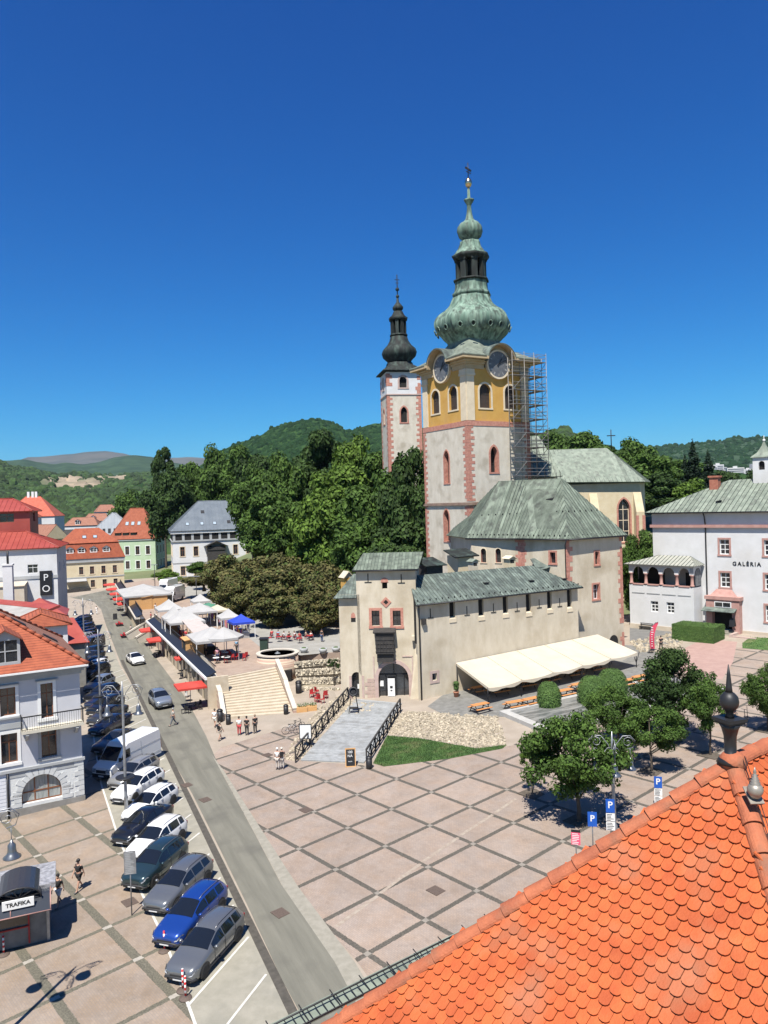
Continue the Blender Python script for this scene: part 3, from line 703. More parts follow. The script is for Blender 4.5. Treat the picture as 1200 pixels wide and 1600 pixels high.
# eyebrow hoods round the clocks and the clocks
m_dial=M('clock_dial',(0.10,0.105,0.115),(0.15,0.155,0.16),scale=2,rough=0.5)
m_gilt=M('dial_marks',(0.30,0.30,0.30),rough=0.4)
CC=Z(41.15);CRr=2.05
for i,Tm in enumerate(B_T[:3]):
 hd=MB();hd.T=Tm;cx=BW/2
 n=16
 for k in range(n):
  a0=pi*k/n;a1=pi*(k+1)/n
  for(r0,r1,y0,y1,cmi)in((2.40,2.52,-1.25,0.5,0),(2.52,2.64,-1.32,2.6,1)):
   v=[(cx+r*cos(a),y,CC+0.25+r*sin(a))for r,a,y in((r0,a0,y0),(r1,a0,y0),(r1,a1,y0),(r0,a1,y0),(r0,a0,y1),(r1,a0,y1),(r1,a1,y1),(r0,a1,y1))]
   ix=[hd.p(q)for q in v];hd.cm=cmi
   for f_ in((0,1,2,3),(7,6,5,4),(1,5,6,2),(0,3,7,4)):hd.face([ix[j]for j in f_])
 hd.cm=0
 hd.poly([(cx+2.4*cos(pi*k/12),-0.12,CC+0.25+2.4*sin(pi*k/12))for k in range(13)])
 hd.build('clock_hood',[m_corn,m_copper_dk],tw)
 ring=MB();ring.T=Tm
 for k in range(32):
  a0,a1=2*pi*k/32,2*pi*(k+1)/32
  v=[(cx+r*cos(a),y,CC+r*sin(a))for r,a,y in((1.85,a0,-.42),(2.08,a0,-.42),(2.08,a1,-.42),(1.85,a1,-.42),(1.85,a0,-.05),(2.08,a0,.1),(2.08,a1,.1),(1.85,a1,-.05))]
  ix=[ring.p(q)for q in v]
  for f_ in((0,1,2,3),(1,5,6,2),(0,3,7,4)):ring.face([ix[j]for j in f_])
 dial=MB();dial.T=Tm
 dial.poly([(cx+1.87*cos(2*pi*k/40),-0.36,CC+1.87*sin(2*pi*k/40))for k in range(40)])
 ck=dial.build('clock',m_dial,tw)
 rg=ring.build('clock_surround',m_creamtrim,ck)
 mk=MB();mk.T=Tm
 for k in range(12):
  a=pi/2-2*pi*k/12;d=Vector((cos(a),0,sin(a)));t=Vector((-d.z,0,d.x))
  num=['XII','I','II','III','IIII','V','VI','VII','VIII','IX','X','XI'][k]
  mk.bar(Vector((cx,-.375,CC))+d*1.30,Vector((cx,-.375,CC))+d*1.68,0.02,0.10+0.035*len(num))
 mk.build('clock_numerals',m_gilt,ck)
 hh=MB();hh.T=Tm
 for ang,ln,wd in((pi/2-radians(36),1.05,0.16),(pi/2-radians(62),1.6,0.11)):
  d=Vector((cos(ang),0,sin(ang)));o_=Vector((cx,-.43,CC))
  hh.bar(o_-d*0.3,o_+d*ln,0.03,wd)
 hh.build('clock_hands',m_black,ck)
CXL=TW/2
sk_=MB();n=48;rows=[]
def sqr(r,a,k):
 c,s=abs(cos(a)),abs(sin(a));sq=r/max(c,s);o8=r/max(cos(((a+pi/8)%(pi/4))-pi/8),.1)
 return sq*k+o8*(1-k)
def loft(mb,prof,cx,cy,n=48,rot=0.0,flute=0.0):
 rows=[]
 for(r,z,k)in prof:
  row=[]
  for j in range(n):
   a=2*pi*j/n+rot;rr=sqr(r,2*pi*j/n,k)
   if flute:rr*=1-flute*(0.5+0.5*cos(2*pi*j/n*8))
   row.append(mb.p((cx+rr*cos(a),cy+rr*sin(a),z)))
  rows.append(row)
 mb.cs=True
 for i in range(len(rows)-1):
  for j in range(n):mb.face((rows[i][j],rows[i][(j+1)%n],rows[i+1][(j+1)%n],rows[i+1][j]))
 mb.cs=False
 mb.face(rows[-1]);mb.face(rows[0][::-1])
def fine(prof,m=4):
 out=[];n=len(prof)
 for i in range(n-1):
  p0,p1,p2,p3=prof[max(i-1,0)],prof[i],prof[i+1],prof[min(i+2,n-1)]
  for j in range(m):
   t=j/m;out.append(tuple(.5*((2*p1[k])+(-p0[k]+p2[k])*t+(2*p0[k]-5*p1[k]+4*p2[k]-p3[k])*t*t+(-p0[k]+3*p1[k]-3*p2[k]+p3[k])*t**3)for k in(0,1))+(0,))
 return out+[tuple(prof[-1])+(0,)]
def up(px_y):
 return AT(736,px_y,112.6).z-ZB
prof=[(TW/2+1.35,Z(42.0),1),(TW/2+1.35,Z(42.14),1),(TW/2+0.2,Z(42.6),1),(TW/2-1.3,Z(43.6),.9),(TW/2-2.0,Z(44.6),.6),(TW/2-2.15,Z(45.3),.2),(2.9,Z(45.75),0)]
nn_=192;rows=[]
for(r,z,k)in prof:
 row=[]
 for j in range(nn_):
  a=2*pi*j/nn_;rr=sqr(r,a,k);x,y=rr*cos(a),rr*sin(a)
  lat=min(abs(x),abs(y));mxv=max(abs(x),abs(y))
  if lat<2.62 and mxv>TW/2-0.3:sc_=(TW/2-0.3)/mxv;x*=sc_ if abs(x)>abs(y)else 1;y*=sc_ if abs(y)>abs(x)else 1
  row.append(sk_.p((CXL+x,CXL+y,z)))
 rows.append(row)
for i in range(len(rows)-1):
 for j in range(nn_):sk_.face((rows[i][j],rows[i][(j+1)%nn_],rows[i+1][(j+1)%nn_],rows[i+1][j]))
sk_.build('lower_roof',m_copper_pale,tw)
on=MB();k8=0
def R_(px):return px*112.6/FPX
prof=[(R_(41),up(548)),(R_(37),up(542)),(R_(39),up(537)),(R_(46),up(529)),(R_(53),up(522)),(R_(57),up(514)),(R_(58),up(506)),(R_(55.5),up(499)),(R_(49.5),up(492)),(R_(41),up(486)),(R_(35),up(480)),(R_(31.5),up(473)),(R_(28.5),up(466)),(R_(26.5),up(463))]
loft(on,[(r*0.97,z,0)for r,z,_ in fine(prof)],CXL,CXL,n=64);on.sm=[False]*len(on.sm)
for j in range(8):
 a=pi/8+2*pi*j/8;on.tube([(CXL+r*1.045*cos(a),CXL+r*1.045*sin(a),z)for r,z,_ in fine(prof,2)],.055,5)
on.build('onion_dome',m_copper_br,tw)
# oval dormers on the bulb
for j in range(8):
 for dd in(-0.17,0.17):
  a=2*pi*j/8+pi/8*0+dd;r=R_(55.5);z=up(517)
  d=MB();c=Vector((CXL+r*cos(a),CXL+r*sin(a),z));u=Vector((-sin(a),cos(a),0));o_=Vector((cos(a),sin(a),-0.35)).normalized();v=o_.cross(u)
  if v.z<0:v=-v
  pts=[c+u*0.30*cos(t*pi/8)+v*0.40*sin(t*pi/8)-o_*0.1 for t in range(17)];d.tube([p+o_*0.38 for p in pts],0.09,5)
  d.cm=1;d.poly([p+o_*0.30 for p in pts[:-1]])
  d.build('oval_dormer',[m_copper_br,m_copper_bk],tw)
col=MB();loft(col,[(R_(24),up(465),0),(R_(28),up(463.5),.0),(R_(28.5),up(460),.0),(R_(25.5),up(457),.0),(R_(24),up(450),.0),(R_(24),up(444),0),(R_(23.5),up(440),0)],CXL,CXL,n=32);col.build('collar',m_copper_br,tw)
lan=MB()
loft(lan,[(R_(26),up(441),0),(R_(26),up(438),0),(R_(22),up(437),0)],CXL,CXL,n=32)
for j in range(8):
 a=2*pi*(j+.5)/8;r=R_(20.5);lan.T=RT(CXL+r*cos(a),CXL+r*sin(a),0,a)
 lan.box(-.28,-.42,up(438),.28,.42,up(403));lan.box(-.4,-.5,up(410),.4,.5,up(405));lan.T=None
loft(lan,[(R_(10),up(437),0),(R_(10),up(406),0)],CXL,CXL,n=16)
loft(lan,[(R_(23),up(408),0),(R_(26),up(405),0),(R_(28),up(401),0),(R_(24),up(399),0)],CXL,CXL,n=32)
lan.build('lantern',m_copper_bk,tw)
lr=MB();loft(lr,[(R_(28),up(401),0),(R_(23),up(397),0),(R_(18),up(389),0),(R_(15),up(381),0),(R_(15),up(378),0)],CXL,CXL,n=32,flute=0.05);lr.build('lantern_roof',m_copper_br,tw)
sp=MB();loft(sp,[(R_(9),up(379),0),(R_(10),up(376),0),(R_(17),up(370),0),(R_(19.5),up(362),0),(R_(18.5),up(355),0),(R_(14),up(349),0),(R_(9),up(346),0),(R_(6),up(342),0),(R_(4),up(332),0),(R_(3.2),up(324),0),(R_(3.5),up(320),0),(R_(7),up(314),0),(R_(8),up(312),0),(R_(2.4),up(310),0),(R_(1.8),up(294),0)],CXL,CXL,n=24);sp.build('spire',m_copper_br,tw)
gb=MB();gb.lathe([(R_(1.5),up(293)),(R_(4),up(291)),(R_(5.5),up(287)),(R_(5.5),up(284)),(R_(4),up(280)),(R_(1),up(277))],16,(CXL,CXL,0));gb.build('finial_ball',M('gilt_ball',(0.75,0.55,0.35),rough=0.25,metal=1),tw)
vn=MB();vn.cyl((CXL,CXL,0),0.07,up(278),up(254),6);vn.bar((CXL-.5,CXL,up(262)),(CXL+.55,CXL,up(266)),0.08,0.3);vn.bar((CXL-.35,CXL,up(268)),(CXL+.5,CXL,up(270)),0.06,0.12);vn.build('weather_vane',m_iron,tw)
# ---------------- scaffold against the right corner of the tower ----------------
sc=thing('scaffold','metal scaffolding rising beside the right corner of the yellow tower','scaffold',(TO.x,TO.y,2.0),TA)
s1=MB();s2=MB();s3=MB()
sx0,sx1=7.0,13.3
xsS=[7.0,9.2,11.0,13.3];zlev=[25.3+2.05*k for k in range(9)]
for x in xsS:
 for y in(-1.55,-0.55):s1.cyl((x,y,0),0.045,Z(22),Z(43.0 if y<-1 else 42.4),5)
for y in(0.9,2.6,4.2):
 for x in(12.0,13.3):s1.cyl((x,y,0),0.045,Z(22),Z(43),5)
for z in zlev:
 for y in(-1.55,-0.55):
  for dz in(0,0.55,1.05):s1.bar((sx0,y,Z(z)+dz),(sx1,y,Z(z)+dz),0.05)
 for x in(12.0,13.3):
  for dz in(0,0.55,1.05):s1.bar((x,-1.55,Z(z)+dz),(x,4.2,Z(z)+dz),0.05)
 s2.box(sx0,-1.5,Z(z)-.04,sx1,-0.6,Z(z)+.02);s2.box(12.05,-0.55,Z(z)-.04,13.25,4.2,Z(z)+.02)
for i in range(len(zlev)-1):
 if i%2==0:s3.bar((7.0,-1.6,Z(zlev[i])),(9.2,-1.6,Z(zlev[i+1])),0.05);s3.bar((11.0,-1.6,Z(zlev[i])),(13.3,-1.6,Z(zlev[i+1])),0.05)
 s3.bar((13.35,0.9 if i%2 else-1.55,Z(zlev[i])),(13.35,-1.55 if i%2 else 0.9,Z(zlev[i+1])),0.05)
s1.build('poles',M('scaffold_tube',(0.20,0.19,0.18),(0.30,0.28,0.26),scale=2,rough=.6,metal=.3),sc);s2.build('decks',M('scaffold_deck',(0.20,0.19,0.18),rough=0.8),sc);s3.build('braces',MATS['scaffold_tube'],sc)
#                    SECOND TOWER
S2W=6.9;P2=AT(607,700,150)
t2=thing('church_tower','slender white tower with red painted corner stones and dark onion spire behind the trees','tower',(P2.x,150,8.0),0.18)
z8=lambda z:z-8.0
mb=MB();G2=[RT(0,0,0,0),RT(0,S2W,0,-pi/2),RT(S2W,0,0,pi/2),RT(S2W,S2W,0,pi)]
for i,Tm in enumerate(G2):
 mb.T=Tm;mb.wall(S2W,z8(43.4),[(2.7,z8(37.9),4.0,z8(41.0),'goth')]if i<2 else[],dep=0.5)
mb.build('wall',m_stucco2,t2)
mb=MB()
for i,Tm in enumerate(G2):
 mb.T=Tm;mb.wall(S2W,z8(47.9),[(2.6,z8(44.8),4.1,z8(47.0),'round')],dep=0.5,z0=z8(43.4))
mb.build('top_storey',m_whitewall,t2)
for Tm in G2[:2]:
 window(t2,Tm,2.6,z8(44.8),1.5,2.2,dep=0.45,kind='round',frame=m_darkwood,surround=m_pinkgrey,sw=0.35,pane=m_dark,cols=1,rows=1)
 window(t2,Tm,2.7,z8(37.9),1.3,3.1,dep=0.45,kind='goth',frame=m_darkwood,surround=m_pink,sw=0.3,pane=m_dark,cols=1,rows=1)
mb=MB();e=.12;mb.prism([(-e,-e),(S2W+e,-e),(S2W+e,S2W+e),(-e,S2W+e)],z8(43.3),z8(43.55));mb.build('string_course',m_pinkgrey,t2)
q=MB()
for(x,y,ux,uy,vx,vy,sd)in((0,0,1,0,0,1,1),(S2W,0,0,1,-1,0,2),(0,S2W,0,-1,1,0,3)):
 quoins(q,x,y,z8(22),z8(43.3),ux,uy,bh=0.55,wa=1.05,wb=0.55,seed=sd,vx=vx,vy=vy);quoins(q,x,y,z8(43.6),z8(47.6),ux,uy,bh=0.7,wa=1.2,wb=0.7,seed=sd+9,vx=vx,vy=vy,skip=0.25)
q.build_each('corner_stones',m_pink,t2)
def u2(py):return AT(623,py,153.5).z-8.0
def r2(px):return px*153.5/FPX
mb=MB();h2=S2W/2
loft(mb,[(r2(32),u2(584),1),(r2(32),u2(582),1),(r2(25),u2(577),.9),(r2(20),u2(571),.4),(r2(19),u2(567),0)],h2,h2,n=32);mb.build('lower_roof',m_copper_bk,t2)
mb=MB();loft(mb,[(r2(17),u2(568),0),(r2(18),u2(564),0),(r2(24),u2(558),0),(r2(26),u2(551),0),(r2(24),u2(545),0),(r2(18),u2(539),0),(r2(14),u2(532),0),(r2(12.5),u2(526),0)],h2,h2,n=32);mb.build('onion_dome',m_copper_bk,t2)
mb=MB()
for j in range(8):
 a=2*pi*(j+.5)/8;r=r2(10.5);mb.T=RT(h2+r*cos(a),h2+r*sin(a),0,a);mb.box(-.22,-.32,u2(524),.22,.32,u2(500));mb.T=None
loft(mb,[(r2(13),u2(525),0),(r2(13),u2(522),0)],h2,h2,n=16);loft(mb,[(r2(4),u2(524),0),(r2(4),u2(500),0)],h2,h2,n=12)
loft(mb,[(r2(13),u2(501),0),(r2(14),u2(496),0),(r2(10),u2(493),0),(r2(7.5),u2(488),0),(r2(7),u2(486),0)],h2,h2,n=16);mb.build('lantern',m_copper_bk,t2)
mb=MB();loft(mb,[(r2(3.5),u2(486),0),(r2(7.5),u2(483),0),(r2(8),u2(479),0),(r2(5),u2(475),0),(r2(2),u2(471),0),(r2(1.2),u2(462),0)],h2,h2,n=16)
mb.ball((h2,h2,u2(462)),r2(2.8),10,6);mb.ball((h2,h2,u2(451)),r2(3),10,6);mb.cyl((h2,h2,0),0.1,u2(466),u2(428),6);mb.bar((h2-.5,h2,u2(436)),(h2+.5,h2,u2(436)),.12);mb.bar((h2-.35,h2,u2(441)),(h2+.35,h2,u2(441)),.1);mb.build('spire',m_copper_bk,t2)
#                    NAVE AND CHOIR
cX=AT(955,690,137);
nv=thing('church','church nave and choir under long green copper roofs behind the clock tower','church',(20,112,2.0),0)
def W(x,y,z):return(x-20,y-112,z-2.0)
def roofpoly(mbS,mbR,pts,sp=0.6,t=0.12,wd=0.05,h=0.07):
 mbS.slab(pts,t);mbS.strips(pts,sp);mbR.ribs(pts,sp,wd,h)
cA=AT(868,752,130);cB=AT(1022,752,130);rA=AT(858,703,137);rB=AT(948,700,137)
mS=MB();mR=MB()
eL=W(20.5,128.5,cA.z);eR=W(cB.x-1.5,130.0,cB.z);eR2=W(cB.x+0.8,134.0,cB.z);eR3=W(cB.x-0.5,143,cB.z);eL2=W(20.5,146,cA.z)
kA=W(rA.x-8,137,rA.z);kB=W(rB.x,137,rB.z)
for pts in((eL,eR,kB,kA),(eR,eR2,kB),(eR2,eR3,kB),(eR3,eL2,kA,kB)):roofpoly(mS,mR,pts,0.75)
rf=mS.build('roof',m_copper_pale,nv);mR.build('seams',m_seam,rf)
wallC=MB();p0=Vector(eL);p1=Vector(eR)+Vector((-.7,.9,0));p2=Vector(eR2)+Vector((-1.0,0.2,0));p3=Vector(eR3)+Vector((-1,-.5,0))
p0.y+=.9
ftop=cB.z-2.15
ang=atan2(p1.y-p0.y,p1.x-p0.x);Lc=(p1-p0).length
Tc=Matrix.Translation((p0.x,p0.y,0))@Matrix.Rotation(ang,4,'Z')
hc=[]
for pxx,pxy0,pxy1 in((905,780,850),(938,783,850),(979,779,850)):
 X=AT(pxx,800,129.5).x-20-p0.x;zt=AT(pxx,pxy0,129.5).z-2.0
 hc.append((X-1.0,zt-7.5,X+1.0,zt,'goth'))
wallC.T=Tc;wallC.wall(Lc,ftop,[hc[0],hc[2]],dep=0.6,rm=1)
for a_,b_ in((p1,p2),(p2,p3)):
 wallC.T=Matrix.Translation((a_.x,a_.y,0))@Matrix.Rotation(atan2(b_.y-a_.y,b_.x-a_.x),4,'Z');wallC.wall((b_-a_).length,ftop,[],dep=.3)
wallC.build('wall',[m_cream,m_pink],nv)
for h in(hc[0],hc[2]):
 window(nv,Tc,h[0],h[1],h[2]-h[0],h[3]-h[1],dep=0.55,kind='goth',frame=m_creamtrim,surround=m_pink,sw=0.3,pane=m_glass,cols=2,rows=4,bar=0.12)
bt=MB();bt.T=Tc
for X in(hc[0][2]+1.7,Lc-0.5,hc[0][0]-2.0):
 bt.box(X-.7,-1.3,0,X+.7,0.1,ftop-5.0);bt.poly([(X-.7,-1.3,ftop-5),(X+.7,-1.3,ftop-5),(X+.7,0,ftop-1.6),(X-.7,0,ftop-1.6)]);bt.poly([(X-.7,-1.3,ftop-5),(X-.7,0,ftop-1.6),(X-.7,0,ftop-5)]);bt.poly([(X+.7,-1.3,ftop-5),(X+.7,0,ftop-5),(X+.7,0,ftop-1.6)])
bt.build('buttress',m_cream,nv)
q=MB();q.T=Tc
for X in(hc[0][2]+1.7,Lc-0.5,hc[0][0]-2.0):
 for sgn in(-.55,.55):
  q.box(X+sgn-.25,-1.36,2,X+sgn+.25,-1.25,ftop-5.6)
q.build_each('corner_stones',m_pink,nv)
mb=MB();q_=W(cX.x,137,rB.z-.3);mb.tube([q_,(q_[0],q_[1],q_[2]+3.6)],.09,5);mb.bar((q_[0]-.75,q_[1],q_[2]+2.5),(q_[0]+.75,q_[1],q_[2]+2.5),.16);mb.build('roof_cross',m_iron,nv)
# nave roof end behind the tower
mS=MB();mR=MB()
a0=AT(842,681,124);b0=AT(879,744,116);c0=AT(790,748,116)
e1=W(c0.x-6,116,b0.z);e2=W(b0.x,116,b0.z);e3=W(b0.x,131,b0.z);e4=W(c0.x-6,131,b0.z);k1=W(a0.x-12,124,a0.z);k2=W(a0.x,124,a0.z)
for pts in((e1,e2,k2,k1),(e2,e3,k2),(e3,e4,k1,k2)):roofpoly(mS,mR,pts,0.75)
rf=mS.build('nave_roof',m_copper_pale,nv);mR.build('seams',m_seam,rf)
mb=MB();mb.box(e1[0]+.6,e1[1]+.7,0,e2[0]-.6,e3[1]-.7,b0.z-2.15);mb.build('nave_wall',m_stucco,nv)
#                    TOWN HALL ANNEX WITH HIPPED ROOF
WD=Vector((cos(.51),sin(.51),0));WN=Vector((sin(.51),-cos(.51),0));WO=Vector((3.0,78.3,0))
A2=WO+WD*22.3-WN*1.6;B3=A2+Vector((cos(.52),sin(.52),0))*9.3
def depth_on(px,py,P,th):
 d=ray(px,py);nx,ny=-sin(th),cos(th);t=(nx*P.x+ny*P.y)/(nx*d.x+ny*d.y);return Vector((t*d.x,t*d.y,t*d.z+CZ))
an=thing('old_house','stone castle house with big hipped green copper roof right of the clock tower','building',(A2.x,A2.y,1.5),.52)
inv=Matrix.Rotation(-.52,3,'Z')
def L_(P):q=inv@(Vector(P)-Vector((A2.x,A2.y,1.5)));return q
EZ=depth_on(980,832,B3,.52).z;EZ2=EZ-1.5
HF=9.3
# plan points (local)
P1=L_(AT(814,840,95.5));P0=L_(AT(736,840,99.5));
pl={'A':Vector((0,0,0)),'B':Vector((HF,0,0)),'C':Vector((HF,12,0)),'D':Vector((P0.x+3,P0.y+9,0)),'P0':Vector((P0.x,P0.y,0)),'P1':Vector((P1.x,P1.y,0))}
def zpx(px,py,name_or_pt):
 P=Vector((A2.x,A2.y,0))+Matrix.Rotation(.52,3,'Z')@Vector((name_or_pt.x,name_or_pt.y,0));return AT(px,py,P.y).z-1.5
zE={'A':zpx(888,846,pl['A']),'B':EZ-1.5,'P1':zpx(814,840,pl['P1']),'P0':zpx(736,840,pl['P0'])}
zav=sum(zE.values())/4
wl=MB()
def wseg(a_,b_,holes,zt,mbq=wl,dep=.45):
 mbq.T=Matrix.Translation((a_.x,a_.y,0))@Matrix.Rotation(atan2(b_.y-a_.y,b_.x-a_.x),4,'Z');mbq.wall((b_-a_).length,zt,holes,dep=dep,rm=1)
 return mbq.T.copy(),(b_-a_).length
def loc_on(px,py,a_,b_):
 Pw=Vector((A2.x,A2.y,0))+Matrix.Rotation(.52,3,'Z')@a_;th=atan2(b_.y-a_.y,b_.x-a_.x)+.52
 q=depth_on(px,py,Pw,th);return((q.x-Pw.x)*cos(th)+(q.y-Pw.y)*sin(th),q.z-1.5)
fa,fb=pl['A'],pl['B']
w1=loc_on(933,887,fa,fb);w1t=loc_on(933,862,fa,fb);w2b=loc_on(932,936,fa,fb);w2t=loc_on(932,913,fa,fb)
hA=[(w1[0]-.32,w1[1]+.4,w1[0]+.32,w1t[1],'rect'),(w2b[0]-.55,w2b[1],w2b[0]+.45,w2t[1],'rect')]
TF,LF_=wseg(fa,fb,hA,zav)
for h in hA:window(an,TF,h[0],h[1],h[2]-h[0],h[3]-h[1],dep=0.4,frame=m_white if h is hA[1]else m_darkwood,surround=m_pink,sw=0.2,cols=2 if h is hA[1]else 1,rows=2,pane=m_glass)
a_,b_=pl['P1'],pl['A'];x5=loc_on(864,880,a_,b_);x5t=loc_on(864,863,a_,b_)
TS,LS=wseg(a_,b_,[(x5[0]-.4,x5[1],x5[0]+.4,x5t[1],'rect')],zav)
window(an,TS,x5[0]-.4,x5[1],.8,x5t[1]-x5[1],dep=.4,frame=m_darkwood,surround=m_pink,sw=.22,cols=1,rows=2)
a_,b_=pl['P0'],pl['P1'];hp=[]
for pxx in(756,779):
 u0=loc_on(pxx,879,a_,b_);u1=loc_on(pxx,857,a_,b_);hp.append((u0[0]-.38,u0[1],u0[0]+.38,u1[1],'round'))
TP,LP=wseg(a_,b_,hp,zav)
for h in hp:window(an,TP,h[0],h[1],h[2]-h[0],h[3]-h[1],dep=.4,kind='round',frame=m_darkwood,surround=m_creamtrim,sw=.12,cols=2,rows=3)
wseg(pl['B'],pl['C'],[],zav);wseg(pl['C'],pl['D'],[],zav);wseg(pl['D'],pl['P0'],[],zav)
wl.build('wall',[m_stucco,m_pink],an)
q=MB()
quoins(q,0,0,0.5,zav-.1,1,0,bh=.62,wa=.85,wb=.5,seed=11);quoins(q,HF,0,0.5,zav-.1,0,1,bh=.62,wa=.8,wb=.4,seed=12,vx=-1,vy=0,skip=.15)
dd=(pl['A']-pl['P1']).normalized();ee=(pl['P0']-pl['P1']).normalized()
quoins(q,pl['P1'].x,pl['P1'].y,zav-5,zav-.1,dd.x,dd.y,bh=.5,wa=.75,wb=.5,seed=13,vx=ee.x,vy=ee.y)
q.build_each('corner_stones',m_pink,an)
# roof
def off(p,c,d):
 v=(p-c);v.z=0;v.normalize();return Vector((p.x+v.x*d,p.y+v.y*d,zav))
cen=Vector((HF*.3,7,0))
E_={k:off(v,cen,.75)for k,v in pl.items()}
k1=L_(AT(780,753,103));k2=L_(AT(878,746,98.5));k3=k1+(k2-k1)*0.42
k1.z=k2.z=k3.z=(k1.z+k2.z)/2
mS=MB();mR=MB()
kink=E_['P1'].copy();
valley=E_['P1']+(E_['A']-E_['P1'])*0.30;valley.z=zav
for pts in((E_['P0'],E_['P1'],k3,k1),(E_['P1'],valley,k3),(valley,E_['A'],k2,k3),(E_['A'],E_['B'],k2),(E_['B'],E_['C'],k2),(E_['C'],E_['D'],k1,k2),(E_['D'],E_['P0'],k1)):
 roofpoly(mS,mR,[tuple(p)for p in pts],.48,t=.14,wd=.045,h=.06)
rf=mS.build('roof',m_copper,an);mR.build('seams',m_seam,rf)
hk=MB()
for(a_,b_,n_)in((E_['P0'],E_['P1'],12),(E_['P1'],E_['A'],10),(E_['A'],E_['B'],13)):
 ins=Vector((0,0,0));up_=(k3-(a_+b_)/2);up_.normalize();hookrow(hk,a_+up_*.45,b_+up_*.45,n_);hookrow(hk,a_*.62+k1*.38 if a_ is E_['P0']else a_*.58+k2*.42,b_*.6+k3*.4 if a_ is E_['P0']else b_*.58+k2*.42,max(5,n_//2))
hk.build('snow_guards',m_iron,rf)
gt=MB()
for a_,b_ in((E_['P0'],E_['P1']),(E_['P1'],E_['A']),(E_['A'],E_['B']),(E_['B'],E_['C'])):gt.tube([a_+Vector((0,0,-.12)),b_+Vector((0,0,-.12))],.09,6)
gt.tube([E_['A']+Vector((-.1,.3,-.2)),pl['A']+Vector((-.25,-.05,zav-.8)),pl['A']+Vector((-.25,-.1,6))],.06,6);gt.build('gutter',m_iron,rf)
sk2=MB();c_=k2+(E_['A']+valley)/2;c_=(k2*.62+k3*.0+valley*.38);sk2.bar(c_+Vector((-.3,0,.1)),c_+Vector((.5,.25,.5)),.9,.08);sk2.build('roof_hatch',m_iron,rf)
dr=MB();pdn=AT(928,1046,93);
# arched cellar door low on the right of the front
cd_=loc_on(962,1052,fa,fb)
dm=MB();dm.T=TF;dm.poly([(HF-2.6+q_[0],-.03,1.0+q_[1])for q_ in[(0,0),(1.5,0)]+[(x,z)for x,z in dm.archpts(0,1.5,2.2,'round')][::-1]]);dm.build('cellar_door',m_dark,an)
#                    CURTAIN WALL
cw=thing('castle_wall','long pale castle wall with tall slots and a lean copper roof behind the cream awning','wall',(WO.x,WO.y,1.2),.51)
def cwl(px,py):q_=depth_on(px,py,WO,.51);return((q_.x-WO.x)*WD.x+(q_.y-WO.y)*WD.y,q_.z-1.2)
WH=11.45-1.2;WL=22.4
slots=[]
for pxx,yt,yb in((707,940,966),(752,937,963),(790,934,959),(826,931,957),(859,929,952),(890,926,950)):
 x_,zt=cwl(pxx,yt);_,zb=cwl(pxx,yb);slots.append((x_-.42,zb,x_+.30,WH,'rect'))
mb=MB();bx=cwl(679,1058)
hs_=slots+[(bx[0]-.3,bx[1]-.35,bx[0]+.3,bx[1]+.4,'rect')]
mb.wall(WL,WH,hs_,dep=.35,x0=0.0,z0=-1.2)
mb.T=RT(WL,0,0,pi/2);mb.wall(1.7,WH,[],z0=-1.2);mb.T=None
mb.build('wall',m_stucco,cw)
mb=MB();mb.box(0.3,.33,6,WL-.1,.95,WH+.5);mb.box(bx[0]-.4,.8,bx[1]-.5,bx[0]+.4,.85,bx[1]+.5);mb.build('painted_shade_backing',m_dark,cw)  # near-black backing close behind the openings, painting in their deep shade
sl=MB()
for h in slots:
 sl.poly([(h[0],-.03,h[1]-.02),(h[2],-.03,h[1]-.02),(h[2],.32,h[1]+.12),(h[0],.32,h[1]+.12)]);sl.box(h[0]-.04,-.06,h[1]-.45,h[2]+.12,-.004,h[1]-.02)
sl.build('slot_sills',m_creamtrim,cw)
fr=MB();x0,z0=bx[0]-.3,bx[1]-.35
for a in((x0-.28,z0-.28,x0,z0+1.03),(x0+.6,z0-.28,x0+.88,z0+1.03),(x0,z0+.75,x0+.6,z0+1.03),(x0,z0-.28,x0+.6,z0)):fr.box(a[0],-.05,a[1],a[2],.02,a[3])
fr.build('window_frame',m_pinkgrey,cw)
ar=MB()
for k in range(7):
 if k==0:xx=1.75
 else:xx=(slots[k-1][2]+(slots[k][0]if k<6 else WL))/2
 if k==6:continue
 zz=slots[min(k,5)][1]+.35
 ar.box(xx-.05,-.02,zz,xx+.05,.004,zz+.95);ar.box(xx-.35,-.05,zz-.06,xx+.35,-.004,zz+.02)
ar.build('arrow_slits',m_dark,cw)
# roof of the wall walk: eave front, ridge back, hip at the left against the gate
e1=Vector((-.25,-.55,WH));e2=Vector((WL+.35,-.55,WH));
rz_=WH+2.2
k1=Vector((1.3,3.6,rz_+.35));k2=Vector((WL-3.8,3.6,rz_+.35));k2b=Vector((WL+.35,2.0,WH+.05))
mS=MB();mR=MB()
for pts in((e1,e2,k2,k1),(e2,k2b,k2)):
 roofpoly(mS,mR,[tuple(p)for p in pts],.42,t=.12,wd=.04,h=.055)
mS.slab([tuple(k1),tuple(k2),(k2.x,7,WH),(k1.x,7,WH)],.1)
rf=mS.build('roof',m_copper_dk,cw);mR.build('seams',m_seam,rf)
hk=MB();u_=(k1-e1);u_.x=0;u_.normalize();hookrow(hk,e1+u_*.5,e2+u_*.5,30,.08);hk.build('snow_guards',m_iron,rf)
hb=MB()
for t_,s_ in((.45,.52),(.72,.30),(.93,.25)):c_=e1+(e2-e1)*t_;c_=c_+(Vector((c_.x,3.6,rz_+.35))-c_)*(1-s_ if s_>.5 else s_+.1);hb.bar(c_+Vector((-.32,0,.08)),c_+Vector((.32,0,.08)),.55,.10)
hb.build('roof_hatch',m_iron,rf)
